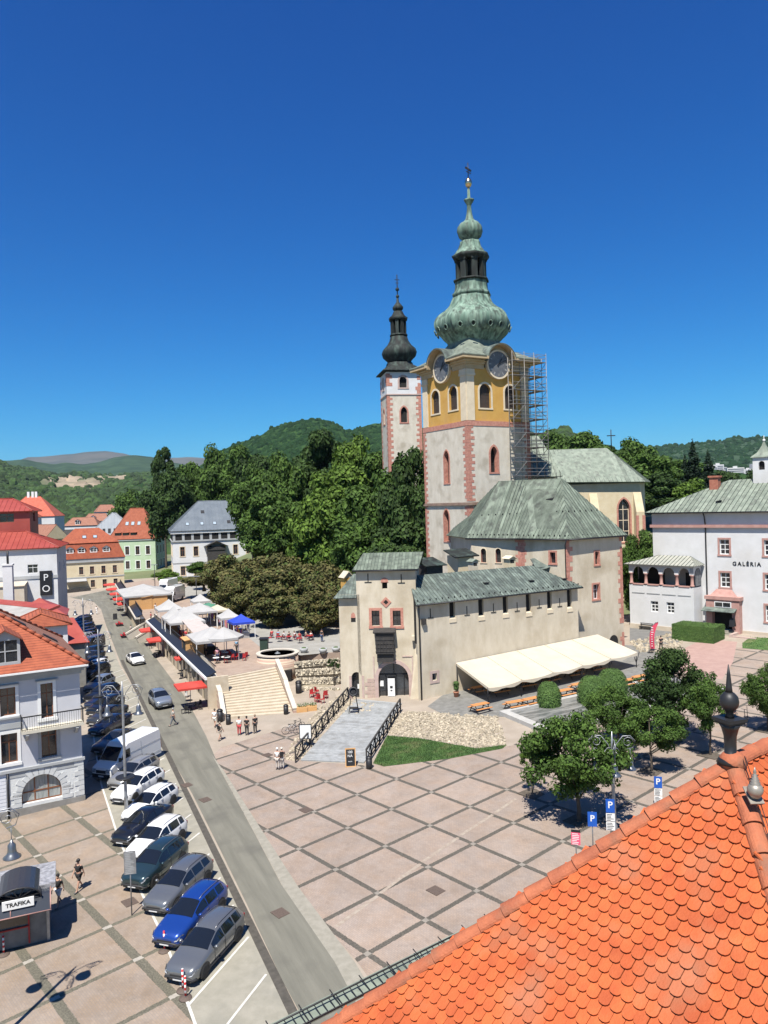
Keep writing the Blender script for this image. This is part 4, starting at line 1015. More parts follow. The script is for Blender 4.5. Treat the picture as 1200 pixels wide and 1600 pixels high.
gt=MB();gt.tube([e1+Vector((0,0,-.1)),e2+Vector((0,0,-.1))],.08,6);gt.tube([(0.15,-.35,WH-.2),(.28,-.12,WH-1.6),(.3,-.12,-.1)],.07,6);gt.build('drainpipe',m_iron,cw)
bs=MB();qx,qz=cwl(661,971);bs.box(qx-.25,-.35,qz-.3,qx+.2,0,qz+.3);bs.build('putlog',m_darkwood,cw)
# small turrets and chimneys rising over the wall roof
def chimney(lb,px,py,Y,w,h,mat,roofm,cat='chimney'):
 P=AT(px,py,Y);t=thing('chimney',lb,cat,(P.x,P.y,P.z-h),.51)
 mb=MB();mb.box(-w/2,-w/2,-2.0,w/2,w/2,h*.72);mb.build('shaft',mat,t)
 mb=MB();mb.box(-w*.3,-w/2-.004,h*.25,w*.3,-w/2+.02,h*.6);mb.build('vent_opening',m_dark,t)
 mb=MB();e=w*.2;z=h*.72;mb.slab([(-w/2-e,-w/2-e,z),(-w/2-e,w/2+e,z),(0,w/2+e,h),(0,-w/2-e,h)],.06);mb.slab([(0,-w/2-e,h),(0,w/2+e,h),(w/2+e,w/2+e,z),(w/2+e,-w/2-e,z)],.06);mb.poly([(-w/2,-w/2,z),(w/2,-w/2,z),(0,-w/2,h-.03)]);mb.build('cap',roofm,t)
chimney('small stone chimney with a gabled cap on the wall roof, left of the yellow one',739,873,89,.85,1.1,m_stucco,m_copper_pale)
chimney('small yellow chimney with a gabled cap behind the castle wall roof',796,868,91,1.0,1.2,m_cream,m_creamtrim)
chimney('ochre yellow chimney with gabled cap rising left of the gate tower roof',541,892,86,1.0,2.6,m_yellow,m_stucco)
P=AT(720,862,93.0)
t=thing('stair_turret','small cream turret with flat dark roof at the foot of the clock tower','turret',(P.x,P.y,P.z-5),.51)
mb=MB();mb.box(-1.1,-1.0,-2,1.2,1.4,4.55);mb.build('wall',m_cream,t);mb=MB();mb.slab([(-1.9,-1.5,4.5),(1.7,-1.5,4.55),(1.9,1.6,5.3),(-1.5,1.6,5.25)],.14);mb.build('roof',m_copper_bk,t)
P=AT(672,876,88.0)
t=thing('roof_dormer','low black roofed dormer between the gate tower and the clock tower','dormer',(P.x,P.y,P.z-3),.51)
mb=MB();mb.box(-1.0,-.8,-2,1.2,1.2,2.5);mb.build('wall',m_darkwood,t);mb=MB();mb.slab([(-1.4,-1.2,2.5),(1.6,-1.2,2.5),(1.3,1.4,3.3),(-1.2,1.4,3.3)],.1);mb.build('roof',m_copper_bk,t)
P=AT(853,872,93)
t=thing('roof_dormer','green copper dormer where the wall roof meets the hipped house','dormer',(P.x,P.y,P.z-2),.51)
mb=MB();mb.box(-1.8,-.5,-1.5,1.3,1.5,1.0);mb.poly([(1.3,-.5,1.0),(1.3,1.5,1.0),(1.3,1.5,1.9)]);mb.build('wall',m_copper_dk,t)
mb=MB();mb.slab([(-2.0,-.8,.6),(1.4,-.8,1.2),(1.4,1.5,2.2),(-1.2,1.5,1.9)],.08);mb.build('roof',m_copper_dk,t)
#                    GATE TOWER
GO=Vector((-1.28,80.52,1.25));GA=-.1
gt_=thing('gate_tower','pale castle gate tower with dark wooden oriel above an arched glass doorway','gate tower',(GO.x,GO.y,GO.z),GA)
def gl(px,py):
 q_=depth_on(px,py,GO,GA);return((q_.x-GO.x)*cos(GA)+(q_.y-GO.y)*sin(GA),q_.z-GO.z)
xl,xr=gl(556,900)[0],gl(649,900)[0];zt=gl(600,889)[1];xwl=gl(531,1000)[0]
mb=MB();H_=[]
for pxx in(587,620):
 c_=gl(pxx,966);H_.append((c_[0]-.42,gl(pxx,978)[1],c_[0]+.42,gl(pxx,954)[1],'rect'))
c_=gl(601,915);nich=(c_[0]-.28,c_[1]-.35,c_[0]+.28,c_[1]+.55,'round');H_.append(nich)
d0,d1=gl(592,1086),gl(638,1036);dw=(d0[0],-.3,d1[0],d1[1],'round');H_.append(dw)
s0,s1_=gl(550,1080),gl(565,1050);sd=(s0[0],-.2,s1_[0],s1_[1],'round');H_.append(sd)
mb.wall(xr,zt,[h for h in H_ if h is not sd],dep=.7,x0=xl,z0=-1)
mb.T=RT(xr,0,0,pi/2);mb.wall(7,zt,[],z0=-1);mb.T=RT(xl,7,0,-pi/2);mb.wall(7,zt,[],z0=-1);mb.T=RT(xr,7,0,pi);mb.wall(xr-xl,zt,[],z0=-1)
mb.build('wall',m_stucco,gt_)
for h in H_[:2]:window(gt_,RT(0,0,0,0),h[0],h[1],h[2]-h[0],h[3]-h[1],dep=.35,frame=m_darkwood,surround=m_pink,sw=.28,cols=2,rows=3)
mb=MB();mb.box(nich[0]-.1,.5,nich[1]-.1,nich[2]+.1,.55,nich[3]+.1);c2=gl(603,941)
for k in range(4):
 a0=pi/2*k;a1=pi/2*(k+1)
mb.poly([(c2[0]+.26*cos(pi/2*k),-.01,c2[1]+.26*sin(pi/2*k))for k in range(4)]);mb.build('niche',m_dark,gt_)
mb=MB()
for k in range(4):
 a0=pi/2*k;a1=pi/2*(k+1);r0,r1=.28,.58
 v=[(c2[0]+r*cos(a),y,c2[1]+r*sin(a))for r,a,y in((r0,a0,-.06),(r1,a0,-.06),(r1,a1,-.06),(r0,a1,-.06),(r0,a0,0),(r1,a0,0),(r1,a1,0),(r0,a1,0))]
 ix=[mb.p(q_)for q_ in v]
 for f_ in((0,3,2,1),(1,2,6,5),(0,4,7,3)):mb.face([ix[j]for j in f_])
ap=mb.archpts(nich[0]-.12,nich[2]+.12,nich[3]+.3,'round');mb.poly([(x,-.05,z)for x,z in ap]+[(nich[2]+.12,-.05,nich[3]-.2),(nich[0]-.12,-.05,nich[3]-.2)])
mb.build('stone_surround',m_pink,gt_)
# left lower wing with rounded shoulder
wz=gl(540,935)[1]
mb=MB();mb.wall(xl,wz+.4,[(sd[0],sd[1],sd[2],sd[3],'round')],dep=.8,x0=xwl,z0=-1)
mb.T=RT(xwl,5,0,-pi/2);mb.wall(5,wz+.4,[],z0=-1);mb.T=None
mb.build('side_wing',m_stucco,gt_)
mb=MB();wE=gl(525,934)[1];
roofw=[(xwl-.5,-.5,wE),(xl+.02,-.5,wE),(xl+.02,3.4,wE+2.2),(xwl+1.2,3.4,wE+2.2)]
mR=MB();roofpoly(mb,mR,roofw,.35,t=.1,wd=.04,h=.05);mb.slab([(xwl-.5,-.5,wE),(xwl+1.2,3.4,wE+2.2),(xwl-.5,5,wE)],.1)
o=mb.build('wing_roof',m_copper_dk,gt_);mR.build('seams',m_seam,o)
mb=MB();n1=gl(552,966);mb.poly([(n1[0]+q_[0],-.015,n1[1]-.4+q_[1])for q_ in[(-.25,0),(.25,0),(.25,.5),(0,.8),(-.25,.5)]]);mb.build('niche',m_dark,gt_)
mb=MB();mb.poly([(n1[0]+q_[0],-.05,n1[1]+.05+q_[1])for q_ in[(-.25,0),(.25,0),(.2,.4),(0,.6),(-.2,.4)]]);mb.build('stone_surround',m_pink,gt_)
# main roof: shed sloping to the front with raised ridge
zr=gl(610,864)[1]
mS=MB();mR=MB();e1=Vector((xl-.3,-.45,zt-.02));e2=Vector((xr+.35,-.45,zt-.02));zr=AT(610,863,83.9).z-GO.z;k1=Vector((xl+.45,3.2,zr));k2=Vector((xr+.75,3.2,zr))
roofpoly(mS,mR,[tuple(p)for p in(e1,e2,k2,k1)],.36,t=.14,wd=.04,h=.055)
mS.slab([tuple(k2),tuple(k1),(xl-.3,7.3,zt-.02),(xr+.35,7.3,zt-.02)],.12);mS.slab([tuple(e1),tuple(k1),(xl-.3,7.3,zt-.02)],.1)
rf=mS.build('roof',m_copper,gt_);mR.build('seams',m_seam,rf)
mb=MB();mb.slab([(xr+.02,-.3,zt-.05),(xr+.03,7.1,zt-.05),(xr+.03,3.2,zr-.1)],.1);mb.build('gable',m_greytrim,gt_)
mb=MB();mb.tube([e1+Vector((0,-.05,-.1)),e2+Vector((0,-.05,-.1))],.09,6);mb.build('gutter',m_iron,rf)
# loopholes
mb=MB()
for pxx,pyy in((575,905),(627,906)):
 c_=gl(pxx,pyy);mb.box(c_[0]-.05,-.02,c_[1]-.3,c_[0]+.05,.004,c_[1]+.6);mb.box(c_[0]-.38,-.05,c_[1]-.36,c_[0]+.38,-.004,c_[1]-.28)
mb.build('arrow_slits',m_dark,gt_)
# oriel
o0,o1=gl(587,981),gl(617,1034)
orl=MB();ox0,ox1=gl(588,1000)[0],gl(616,1000)[0]
zz0,zz1=gl(600,1033)[1],gl(600,984)[1]
orl.box(ox0,-.75,zz0+.9,ox1,0,zz1-.25);orl.box(ox0+.08,-.5,zz0,ox1-.08,0,zz0+.9)
orl.box(ox0-.22,-.95,zz1-.25,ox1+.15,0,zz1-.12)
for k in range(5):orl.box(ox0-.04,-.80,zz0+1.1+k*.42,ox1+.04,-.75,zz0+1.1+k*.42+.08)
for k in range(6):orl.box(ox0+.1+k*(ox1-ox0-.3)/5,-.82,zz0+1.1,ox0+.18+k*(ox1-ox0-.3)/5,-.76,zz0+2.2)
orl.slab([(ox0-.25,-1.0,zz1-.12),(ox1+.2,-1.0,zz1-.12),(ox1+.2,0.02,zz1+.25),(ox0-.25,.02,zz1+.25)],.05)
orl.build('oriel',m_darkwood,gt_)
cb=MB();k_=gl(646,995);cb.box(k_[0]-.15,-.55,k_[1]-.3,k_[0]+.15,0,k_[1]+.15);cb.build('corbel',m_stucco,gt_)
# portal surround, side pilasters, glass doors
mb=MB();x0,x1,z1=dw[0],dw[2],dw[3];r_=(x1-x0)/2;cxm=(x0+x1)/2;zs_=z1-r_
for k in range(14):
 a0,a1=pi*k/14,pi*(k+1)/14
 v=[(cxm+r*cos(a),y,zs_+r*sin(a))for r,a,y in((r_,a0,-.08),(r_+.38,a0,-.08),(r_+.38,a1,-.08),(r_,a1,-.08),(r_,a0,.02),(r_+.38,a0,.02),(r_+.38,a1,.02),(r_,a1,.02))]
 ix=[mb.p(q_)for q_ in v]
 for f_ in((0,3,2,1),(1,2,6,5),(0,4,7,3)):mb.face([ix[j]for j in f_])
mb.box(x0-.38,-.08,-1,x0,.02,zs_);mb.box(x1,-.08,-1,x1+.38,.02,zs_)
mb.box(x1+.38,-.06,zs_-.2,x1+.5,.0,z1+.75);mb.box(x0-.5,-.06,zs_-.2,x0-.38,.0,z1+.75);mb.box(cxm+1,-.06,z1+.65,x1+.5,0,z1+.78)
mb.box(s0[0]-.25,-.05,-.5,s0[0],.02,sd[3]-.4);mb.box(s1_[0],-.05,-.5,s1_[0]+.25,.02,sd[3]-.4)
mb.build('portal_surround',m_pinkgrey,gt_)
mb=MB()
for r in range(6):
 zc0=-.4+r*.42
 for c in range(3):
  xx0=s1_[0]+.32+c*.62+(.25 if r%2 else 0);xx1=min(xx0+.58,x0-.42)
  if xx1-xx0>.15:mb.box(xx0,-.035,zc0,xx1,.01,zc0+.39)
mb.build('ashlar',M('pale_red_ashlar',(0.42,0.30,0.25),(0.50,0.38,0.31),scale=3,rough=.9),gt_)
dr=MB();dr.poly([(x0,.62,-1),(x1,.62,-1)]+[]+[(x1,.62,z1),(x0,.62,z1)]);ob=dr.build('door',m_glass,gt_)
fm=MB()
for xx in(x0+.75,cxm+.25,x1-.55):fm.box(xx-.05,.5,-.3,xx+.05,.6,zs_+.35)
fm.box(x0,.5,zs_+.25,x1,.6,zs_+.38);fm.box(cxm-.04,.5,zs_+.38,cxm+.04,.6,z1);fm.build('door_frame',m_iron,ob)
dl=MB();dl.box(x0+.12,.42,1.15,x0+.5,.45,1.75);dl.build('notice',m_white,ob)
ds=MB();ds.poly([(sd[0],.5,-1),(sd[2],.5,-1),(sd[2],.5,sd[3]),(sd[0],.5,sd[3])]);o=ds.build('side_door',m_glass,gt_)
dn=MB();dn.box(sd[2]-.55,.42,.9,sd[2]-.2,.45,1.4);dn.build('notice',m_white,o)
sg=G(612,1089);o=thing('sign_board','tall white poster stand in the castle gate doorway','sign',(sg.x,sg.y+.15,sg.z),GA)
mb=MB();mb.box(-.38,-.04,.05,.38,.02,1.95);mb.build('board',m_white,o);mb=MB();mb.box(-.14,-.055,.9,.14,-.042,1.15);mb.box(-.1,-.055,.6,.1,-.042,.72);mb.build('print',m_iron,o)
# buttress at right of the gate
bt=thing('buttress','battered stone buttress between the gate arch and the castle wall drainpipe','buttress',(GO.x,GO.y,GO.z),GA)
mb=MB();bx0=gl(641,1090)[0];ztb=gl(650,1010)[1]
mb.poly([(bx0,-1.3,-.6),(xr+.4,-1.0,-.6),(xr+.15,-.02,ztb),(xr-.2,-.02,ztb)]);mb.poly([(bx0,-1.3,-.6),(xr-.2,-.02,ztb),(bx0+.1,-.02,-.6)]);mb.poly([(xr+.4,-1.0,-.6),(xr+.4,-.02,-.6),(xr+.15,-.02,ztb)])
mb.build('stone',m_stucco,bt)
# bare ground apron at castle
#                    GALLERY
GD=Vector((43.75,103.1,3.0));GAa=-.79
gal=thing('gallery_building','long white gallery building with green seamed roof and black lettering on its wall','building',GD,GAa)
m_redst=M('red_portal_stone',(0.38,0.20,0.17),(0.47,0.28,0.24),scale=1.5,rough=.85)
gw=MB();GL0,GL1,GH=-7.6,22.0,16.6
wx=[(1.65,3.15),(7.3,8.8),(12.95,14.45),(18.6,20.1)]
GHs=[]
for i,(a_,b_)in enumerate(wx):
 GHs.append((a_+.12,10.75,b_-.12,12.75,'rect'));GHs.append((a_+.12,6.35,b_-.12,8.3,'rect'))
 if i:GHs.append((a_+.12,2.2,b_-.12,4.3,'rect'))
gw.wall(GL1,14.6,GHs,dep=.35,x0=GL0,z0=-.6)
gw.T=RT(GL0,14,0,-pi/2);gw.wall(14,14.6,[],z0=-.6);gw.T=RT(GL1,0,0,pi/2);gw.wall(14,14.6,[]);gw.T=None
gw.build('wall',m_whitewall,gal)
mb=MB();mb.prism([(GL0-.25,-.35),(GL1+.3,-.35),(GL1+.3,14.3),(GL0-.25,14.3)],14.35,14.75);mb.build('cornice',m_redst,gal)
mb=MB();mb.prism([(GL0-.05,-.06),(GL1,-.06),(GL1,14.1),(GL0-.05,14.1)],14.75,16.35);mb.build('attic_band',m_whitewall,gal)
mb=MB();mb.box(0,-.12,-.6,GL1,0.02,.75);mb.build('plinth',M('sand_plinth',(0.50,0.42,0.32),(0.56,0.49,0.39),scale=1,rough=.9),gal)
for h in GHs:window(gal,Matrix.Identity(4),h[0],h[1],h[2]-h[0],h[3]-h[1],dep=.3,frame=m_white,surround=m_redst,sw=.24,cols=2,rows=3,bar=.10)
ez=16.5;ov=.9
E1,E2,E3,E4=Vector((GL0-.7,-.8,ez)),Vector((GL1+.8,-.8,ez)),Vector((GL1+.8,14.8,ez)),Vector((GL0-.7,14.8,ez))
K1,K2=Vector((GL0+8.2,7,ez+4.3)),Vector((GL1-6,7,ez+4.3))
mS=MB();mR=MB()
for pts in((E1,E2,K2,K1),(E2,E3,K2),(E3,E4,K1,K2),(E4,E1,K1)):roofpoly(mS,mR,[tuple(p)for p in pts],.62,t=.15,wd=.05,h=.09)
rf=mS.build('roof',m_copper_pale,gal);mR.build('seams',m_seam,rf)
mb=MB();u_=(K1-E1);mb.bar((0.9,1.3,ez+1.35),(1.6,1.5,ez+1.5),.6,.1);mb.build('roof_hatch',m_iron,rf)
mb=MB();mb.tube([(0,-.9,ez-.1),(0,-.5,ez-.6),(0,-.14,ez-2.0),(0,-.14,2),(0.0,-.2,-.2)],.09,6);mb.build('drainpipe',m_iron,gal)
mb=MB();mb.tube([E1+Vector((0,-.05,-.08)),E2+Vector((0,-.05,-.08))],.1,6);mb.build('gutter',m_iron,gal)
text('lettering','GALÉRIA',0.72,m_black,gal,(5.2,-.03,9.55),space=1.35,depth=.03,bold=.012)
ch=depth_on(1117,762,GD+Vector((-sin(GAa),cos(GAa),0))*5.0,GAa);chx=(ch.x-GD.x)*cos(GAa)+(ch.y-GD.y)*sin(GAa)
mb=MB();mb.box(chx-.6,4.6,ez+1,chx+.6,5.6,ez+4.7);mb.box(chx-.75,4.45,ez+4.7,chx+.75,5.75,ez+4.95);mb.build('chimney',M('brick_chimney',(0.33,0.11,0.07),(0.42,0.17,0.11),scale=3,rough=.9),rf)
# belfry turret on ridge
q_=depth_on(1190,735,GD+Vector((-sin(GAa),cos(GAa),0))*7.0,GAa);tx=(q_.x-GD.x)*cos(GAa)+(q_.y-GD.y)*sin(GAa)
tb=thing('roof_turret','small white bell turret with a green pyramid cap on the gallery roof ridge','turret',Vector((GD.x,GD.y,3.0))+Matrix.Rotation(GAa,3,'Z')@Vector((tx+.4,7,ez+4.2)),GAa)
mb=MB();
for k in range(4):
 mb.T=Matrix.Rotation(k*pi/2,4,'Z')@Matrix.Translation((-1.15,-1.15,0));mb.wall(2.3,3.0,[(.75,1.3,1.55,2.5,'round')],dep=.3,z0=-.6)
mb.build('wall',m_whitewall,tb);mb=MB();mb.box(-.8,-.8,1,.8,.8,2.7);mb.build('bell_chamber',m_dark,tb)
mb=MB();mb.lathe([(1.95,3.0),(1.9,3.1),(1.0,3.7),(.35,4.6),(.12,5.2)],4,ph=pi/4,smooth=False);mb.build('cap',m_copper_pale,tb)
mb=MB();mb.ball((0,0,5.35),.2,8,6);mb.cyl((0,0,0),.04,5.3,6.0,5);mb.build('finial',m_white,tb)
# portal
pt=MB();pt.box(.15,-1.0,-.3,.95,.02,3.6);pt.box(3.55,-1.0,-.3,4.5,.02,3.6);pt.box(.15,-1.0,3.6,4.5,.02,5.1);pt.box(0,-1.15,4.75,4.7,.02,5.2)
pt.poly([(.6,-.9,5.2),(3.9,-.9,5.2),(3.3,-.2,6.1),(1.3,-.2,6.1)]);pt.poly([(.6,-.9,5.2),(1.3,-.2,6.1),(.6,0,5.2)]);pt.poly([(3.9,-.9,5.2),(3.9,0,5.2),(3.3,-.2,6.1)])
pt.build('portal',m_redst,gal)
mb=MB();mb.box(1.3,-1.06,3.75,3.5,-1.0,4.5);o=mb.build('fanlight',m_white,gal);mb=MB();mb.box(1.42,-1.09,3.87,2.35,-1.06,4.4);mb.box(2.45,-1.09,3.87,3.38,-1.06,4.4);mb.build('pane',m_glass,o)
mb=MB();mb.box(.95,-.1,-.3,3.55,.0,3.6);mb.build('doorway',m_dark,gal)
mb=MB();mb.slab([(-.1,-2.1,3.3),(4.2,-2.1,3.3),(4.2,-1.0,3.7),(-.1,-1.0,3.7)],.08);mb.build('canopy',m_copper_dk,gal)
st=thing('entrance_steps','short stone steps with low curved walls below the gallery doorway','steps',GD,GAa)
for k in range(5):
 mb=MB();mb.box(.4-k*.05,-1.3-k*.4,-.8,3.9,-1.0-k*.4+.3,.70-k*.17);mb.build('step',m_light,st)
mb=MB();mb.box(3.95,-3.2,-.8,4.35,0,.65);mb.build('side_wall',m_pinkgrey,st);mb=MB();mb.box(4.35,-3.2,-.8,7.2,-2.8,.45);mb.build('side_wall',m_pinkgrey,st)
P=G(1145,992);o=thing('notice_board','small black A-shaped board on the wall by the gallery steps','sign',(P.x,P.y,P.z+1.1),GAa)
mb=MB();mb.slab([(-.35,-.3,0),(.35,-.3,0),(.35,0,1.1),(-.35,0,1.1)],.03);mb.build('front_panel',m_black,o);mb=MB();mb.slab([(-.35,.3,0),(.35,.3,0),(.35,0,1.1),(-.35,0,1.1)],.03);mb.build('back_panel',m_black,o)
# loggia
LC=Vector((41.3,101.7,3.0));LA=-.80
lg=thing('loggia','white two storey loggia block with five pink columns, arches and a shallow seamed roof','loggia',LC,LA)
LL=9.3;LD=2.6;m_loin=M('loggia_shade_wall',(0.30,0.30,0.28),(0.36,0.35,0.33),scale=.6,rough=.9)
mb=MB();hl=[(-6.15,2.65,-5.05,4.15,'rect'),(-3.85,2.65,-2.75,4.15,'rect')]
mb.wall(0,6.35,hl,dep=.3,x0=-LL,z0=-.5);mb.T=RT(0,0,0,pi/2);mb.wall(LD,6.35,[],z0=-.5);mb.T=RT(-LL,9,0,-pi/2);mb.wall(9,6.35,[],z0=-.5);mb.T=None
mb.box(-LL+.2,.35,6.0,-.2,LD,6.2)
cx_=[-LL+.25,-6.85,-4.6,-2.35,-.25]
ah=[(cx_[i]+.28,6.45,cx_[i+1]-.28,8.95,'round')for i in range(4)]
mb.wall(0,9.25,[],x0=-LL,z0=9.0)
def spandrel(m_,xa,xb,z0,z1,dep):
 ap=m_.archpts(xa,xb,z1,'round')
 for y,fl in((0,1),(dep,-1)):
  h_=len(ap)//2
  m_.poly([(xa,y,z1+.06)]+[(x,y,z)for x,z in ap[:h_+1]]+[(ap[h_][0],y,z1+.06)]);m_.poly([(ap[h_][0],y,z1+.06)]+[(x,y,z)for x,z in ap[h_:]]+[(xb,y,z1+.06)])
 for i in range(len(ap)-1):m_.poly([(ap[i][0],0,ap[i][1]),(ap[i+1][0],0,ap[i+1][1]),(ap[i+1][0],dep,ap[i+1][1]),(ap[i][0],dep,ap[i][1])])
for h in ah:spandrel(mb,h[0],h[2],0,8.94,.4)
for x in cx_:mb.box(x-.28,0,8.0,x+.28,.4,9.0)
mb.T=RT(0,0,0,pi/2);spandrel(mb,.4,LD-.1,0,8.94,.4);mb.box(0,0,8.0,.3,.4,9.0);mb.box(0,0,9.0,LD,.05,9.25);mb.T=None
mb.build('wall',m_whitewall,lg)
for x in cx_:
 mb=MB();mb.lathe([(.30,6.45),(.30,6.6),(.21,6.7),(.19,7.75),(.30,7.9),(.32,8.02)],12,(x,.2,0));mb.build('column',m_redst,lg)
for i in range(4):
 mb=MB();mb.box(cx_[i]+.3,-.08,6.36,cx_[i+1]-.3,.42,6.5);mb.build('sill',m_redst,lg)
 mb=MB();mb.box(cx_[i]+.15,-.05,5.15,cx_[i+1]-.15,.0-.001,5.27);mb.build('ledge',m_greytrim,lg)
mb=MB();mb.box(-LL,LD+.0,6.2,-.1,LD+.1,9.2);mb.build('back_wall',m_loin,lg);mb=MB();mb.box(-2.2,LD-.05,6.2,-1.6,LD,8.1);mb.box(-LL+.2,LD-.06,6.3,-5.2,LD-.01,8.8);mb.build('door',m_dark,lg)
for h in hl:window(lg,Matrix.Identity(4),h[0],h[1],h[2]-h[0],h[3]-h[1],dep=.25,frame=m_white,cols=2,rows=3,bar=.12)
mS=MB();mR=MB();z=9.3
E1,E2,E3=Vector((-LL-.5,-.5,z)),Vector((.45,-.5,z)),Vector((.45,LD,z));K1,K2=Vector((-LL+3.4,LD,z+1.1)),Vector((-1.5,LD,z+1.1))
for pts in((E1,E2,K2,K1),(E2,E3,K2),(Vector((-LL-.5,6,z)),E1,K1)):roofpoly(mS,mR,[tuple(p)for p in pts],.55,t=.1,wd=.05,h=.07)
rf=mS.build('roof',M('loggia_roof',(0.30,0.31,0.27),(0.38,0.37,0.32),scale=1,rough=.6),lg);mR.build('seams',m_seam,rf)
mb=MB();mb.box(-LL-.02,-.1,-.5,0.04,.03,.75);mb.build('plinth',MATS['sand_plinth'],lg)
# banner in the side arch
mb=MB();mb.T=RT(.03,0,0,pi/2);mb.poly([(x,-.03,z_)for x,z_ in[(.5,6.5),(LD-.25,6.5)]+mb.archpts(.5,LD-.25,8.9,'round')[::-1]]);mb.build('banner',M('grey_banner',(0.10,0.11,0.12),(0.2,0.21,0.22),scale=2.2,rough=.7),lg)
# park bench by the loggia
def bench(lb,P,rz):
 o=thing('bench',lb,'bench',P,rz)
 mb=MB()
 for y in(-.2,0,.2):mb.box(-.95,y-.07,.43,.95,y+.07,.47)
 mb.build('seat',m_darkwood,o);mb=MB()
 for z_ in(.62,.8):mb.box(-.95,.3,z_,.95,.33,z_+.1)
 mb.build('backrest',m_darkwood,o)
 for x in(-.8,.8):
  mb=MB();mb.box(x-.03,-.25,0,x+.03,-.2,.43);mb.box(x-.03,.27,0,x+.03,.33,.9);mb.box(x-.03,-.2,.36,x+.03,.3,.42);mb.build('leg',m_iron,o)
bench('dark wooden bench against the loggia wall',G(1009,984),LA)
P=G(1038,985);o=thing('sign_post','thin signpost with a tiny plate in front of the loggia','sign',P,LA);mb=MB();mb.cyl((0,0,0),.03,0,1.9,6);mb.build('pole',m_iron,o);mb=MB();mb.box(-.12,-.03,1.7,.12,-.01,1.95);mb.build('plate',m_iron,o)
#                    TOWN HOUSES (left)
HN=[0]
def house(lb,P,rz,L,D,H,roofh,wallm,roofm,rows=(),cols=0,wins=(.9,1.4),ov=.4,hip=1.0,framem=None,surround=None,name='house',roofdrop=0,band=None,plinth=None,kinds='rect',ribs=None,x0=.8,cornice=None,sides=True,grp=None,zbase=-2.0,sw=.14,cols_d=None,skip=()):
 o=thing(name,lb,'house',P,rz,grp)
 holes=[];hside=[]
 def grid(Ln,n):
  out=[]
  if n<=0:return out
  st_=(Ln-2*x0)/n
  for(z0,hh)in rows:
   for k in range(n):
    c=x0+st_*(k+.5);out.append((c-wins[0]/2,z0,c+wins[0]/2,z0+hh,kinds))
  return out
 holes=[h for i,h in enumerate(grid(L,cols))if i not in skip]
 nd=cols_d if cols_d is not None else int(cols*D/L)
 hside=grid(D,nd)if sides else[]
 mb=MB();mb.wall(L,H,holes,dep=.22,z0=zbase);TR_=RT(L,0,0,pi/2);TL_=RT(0,D,0,-pi/2)
 mb.T=TR_;mb.wall(D,H,hside,dep=.22,z0=zbase);mb.T=TL_;mb.wall(D,H,hside,dep=.22,z0=zbase);mb.T=RT(L,D,0,pi);mb.wall(L,H,[],z0=zbase)
 mb.build('wall',wallm,o)
 for Tm,hs_ in((Matrix.Identity(4),holes),(TR_,hside),(TL_,hside)):
  for h in hs_:window(o,Tm,h[0],h[1],h[2]-h[0],h[3]-h[1],dep=.2,kind=kinds,frame=framem or m_brownwood,surround=surround,sw=sw,cols=2,rows=2)
 hd=min(D/2,L/2)*hip
 a,b,c,d=Vector((-ov,-ov,H)),Vector((L+ov,-ov,H)),Vector((L+ov,D+ov,H)),Vector((-ov,D+ov,H))
 if L>=D:k1,k2=Vector((hd-ov*(1-hip),D/2,H+roofh)),Vector((L-hd+ov*(1-hip),D/2,H+roofh));fs=((a,b,k2,k1),(b,c,k2),(c,d,k1,k2),(d,a,k1))
 else:k1,k2=Vector((L/2,hd-ov*(1-hip),H+roofh)),Vector((L/2,D-hd+ov*(1-hip),H+roofh));fs=((a,b,k1),(b,c,k2,k1),(c,d,k2),(d,a,k1,k2))
 mS=MB();mR=MB()
 for f_ in fs:
  if hip<.05 and len(f_)==3:
   mb=MB();mb.poly([tuple(q_+Vector((0,0,-.02)))for q_ in f_]);mb.build('gable',wallm,o);continue
  mS.slab([tuple(q_)for q_ in f_],.16)
  if ribs:mR.ribs([tuple(q_)for q_ in f_],ribs,.06,.07)
 rf=mS.build('roof',roofm,o)
 if ribs:mR.build('seams',roofm,rf)
 if cornice:
  mb=MB();mb.prism([(-.25,-.25),(L+.25,-.25),(L+.25,D+.25),(-.25,D+.25)],H-.55,H-.165);mb.build('cornice',cornice,o)
 if band:
  mb=MB();mb.prism([(-.08,-.08),(L+.08,-.08),(L+.08,D+.08),(-.08,D+.08)],band,band+.25);mb.build('string_course',cornice or m_greytrim,o)
 if plinth:
  mb=MB();mb.prism([(-.06,-.06),(L+.06,-.06),(L+.06,D+.06),(-.06,D+.06)],zbase,plinth[0]);mb.build('plinth',plinth[1],o)
 ridge=MB();ridge.tube([k1+Vector((0,0,.03)),k2+Vector((0,0,.03))],.12,6)
 if hip>.05:
  for e_,k_ in((a,k1),(b,k2 if L>=D else k1),(c,k2),(d,k1 if L>=D else k2)):ridge.tube([e_+Vector((0,0,.02)),k_+Vector((0,0,.03))],.1,6)
 ridge.build('ridge_tiles',roofm,rf)
 return o,rf,(a,b,c,d,k1,k2)
def skylight(rf,p,e,nrm,w=.8,h=1.0,m=None):
 """p centre, e unit along eave, nrm roof normal"""
 v=nrm.cross(e);mb=MB()
 P_=[p+e*sx*w/2+v*sy*h/2+nrm*.10 for sx,sy in((-1,-1),(1,-1),(1,1),(-1,1))]
 mb.slab(P_,.14);mb.cm=1;mb.poly([p+e*sx*(w/2-.1)+v*sy*(h/2-.1)+nrm*.107 for sx,sy in((-1,-1),(1,-1),(1,1),(-1,1))])
 return mb.build('skylight',[m_iron,m or m_skyglass],rf)
m_skyglass=M('skylight_glass',(0.35,0.42,0.48),rough=.1,spec=.8)
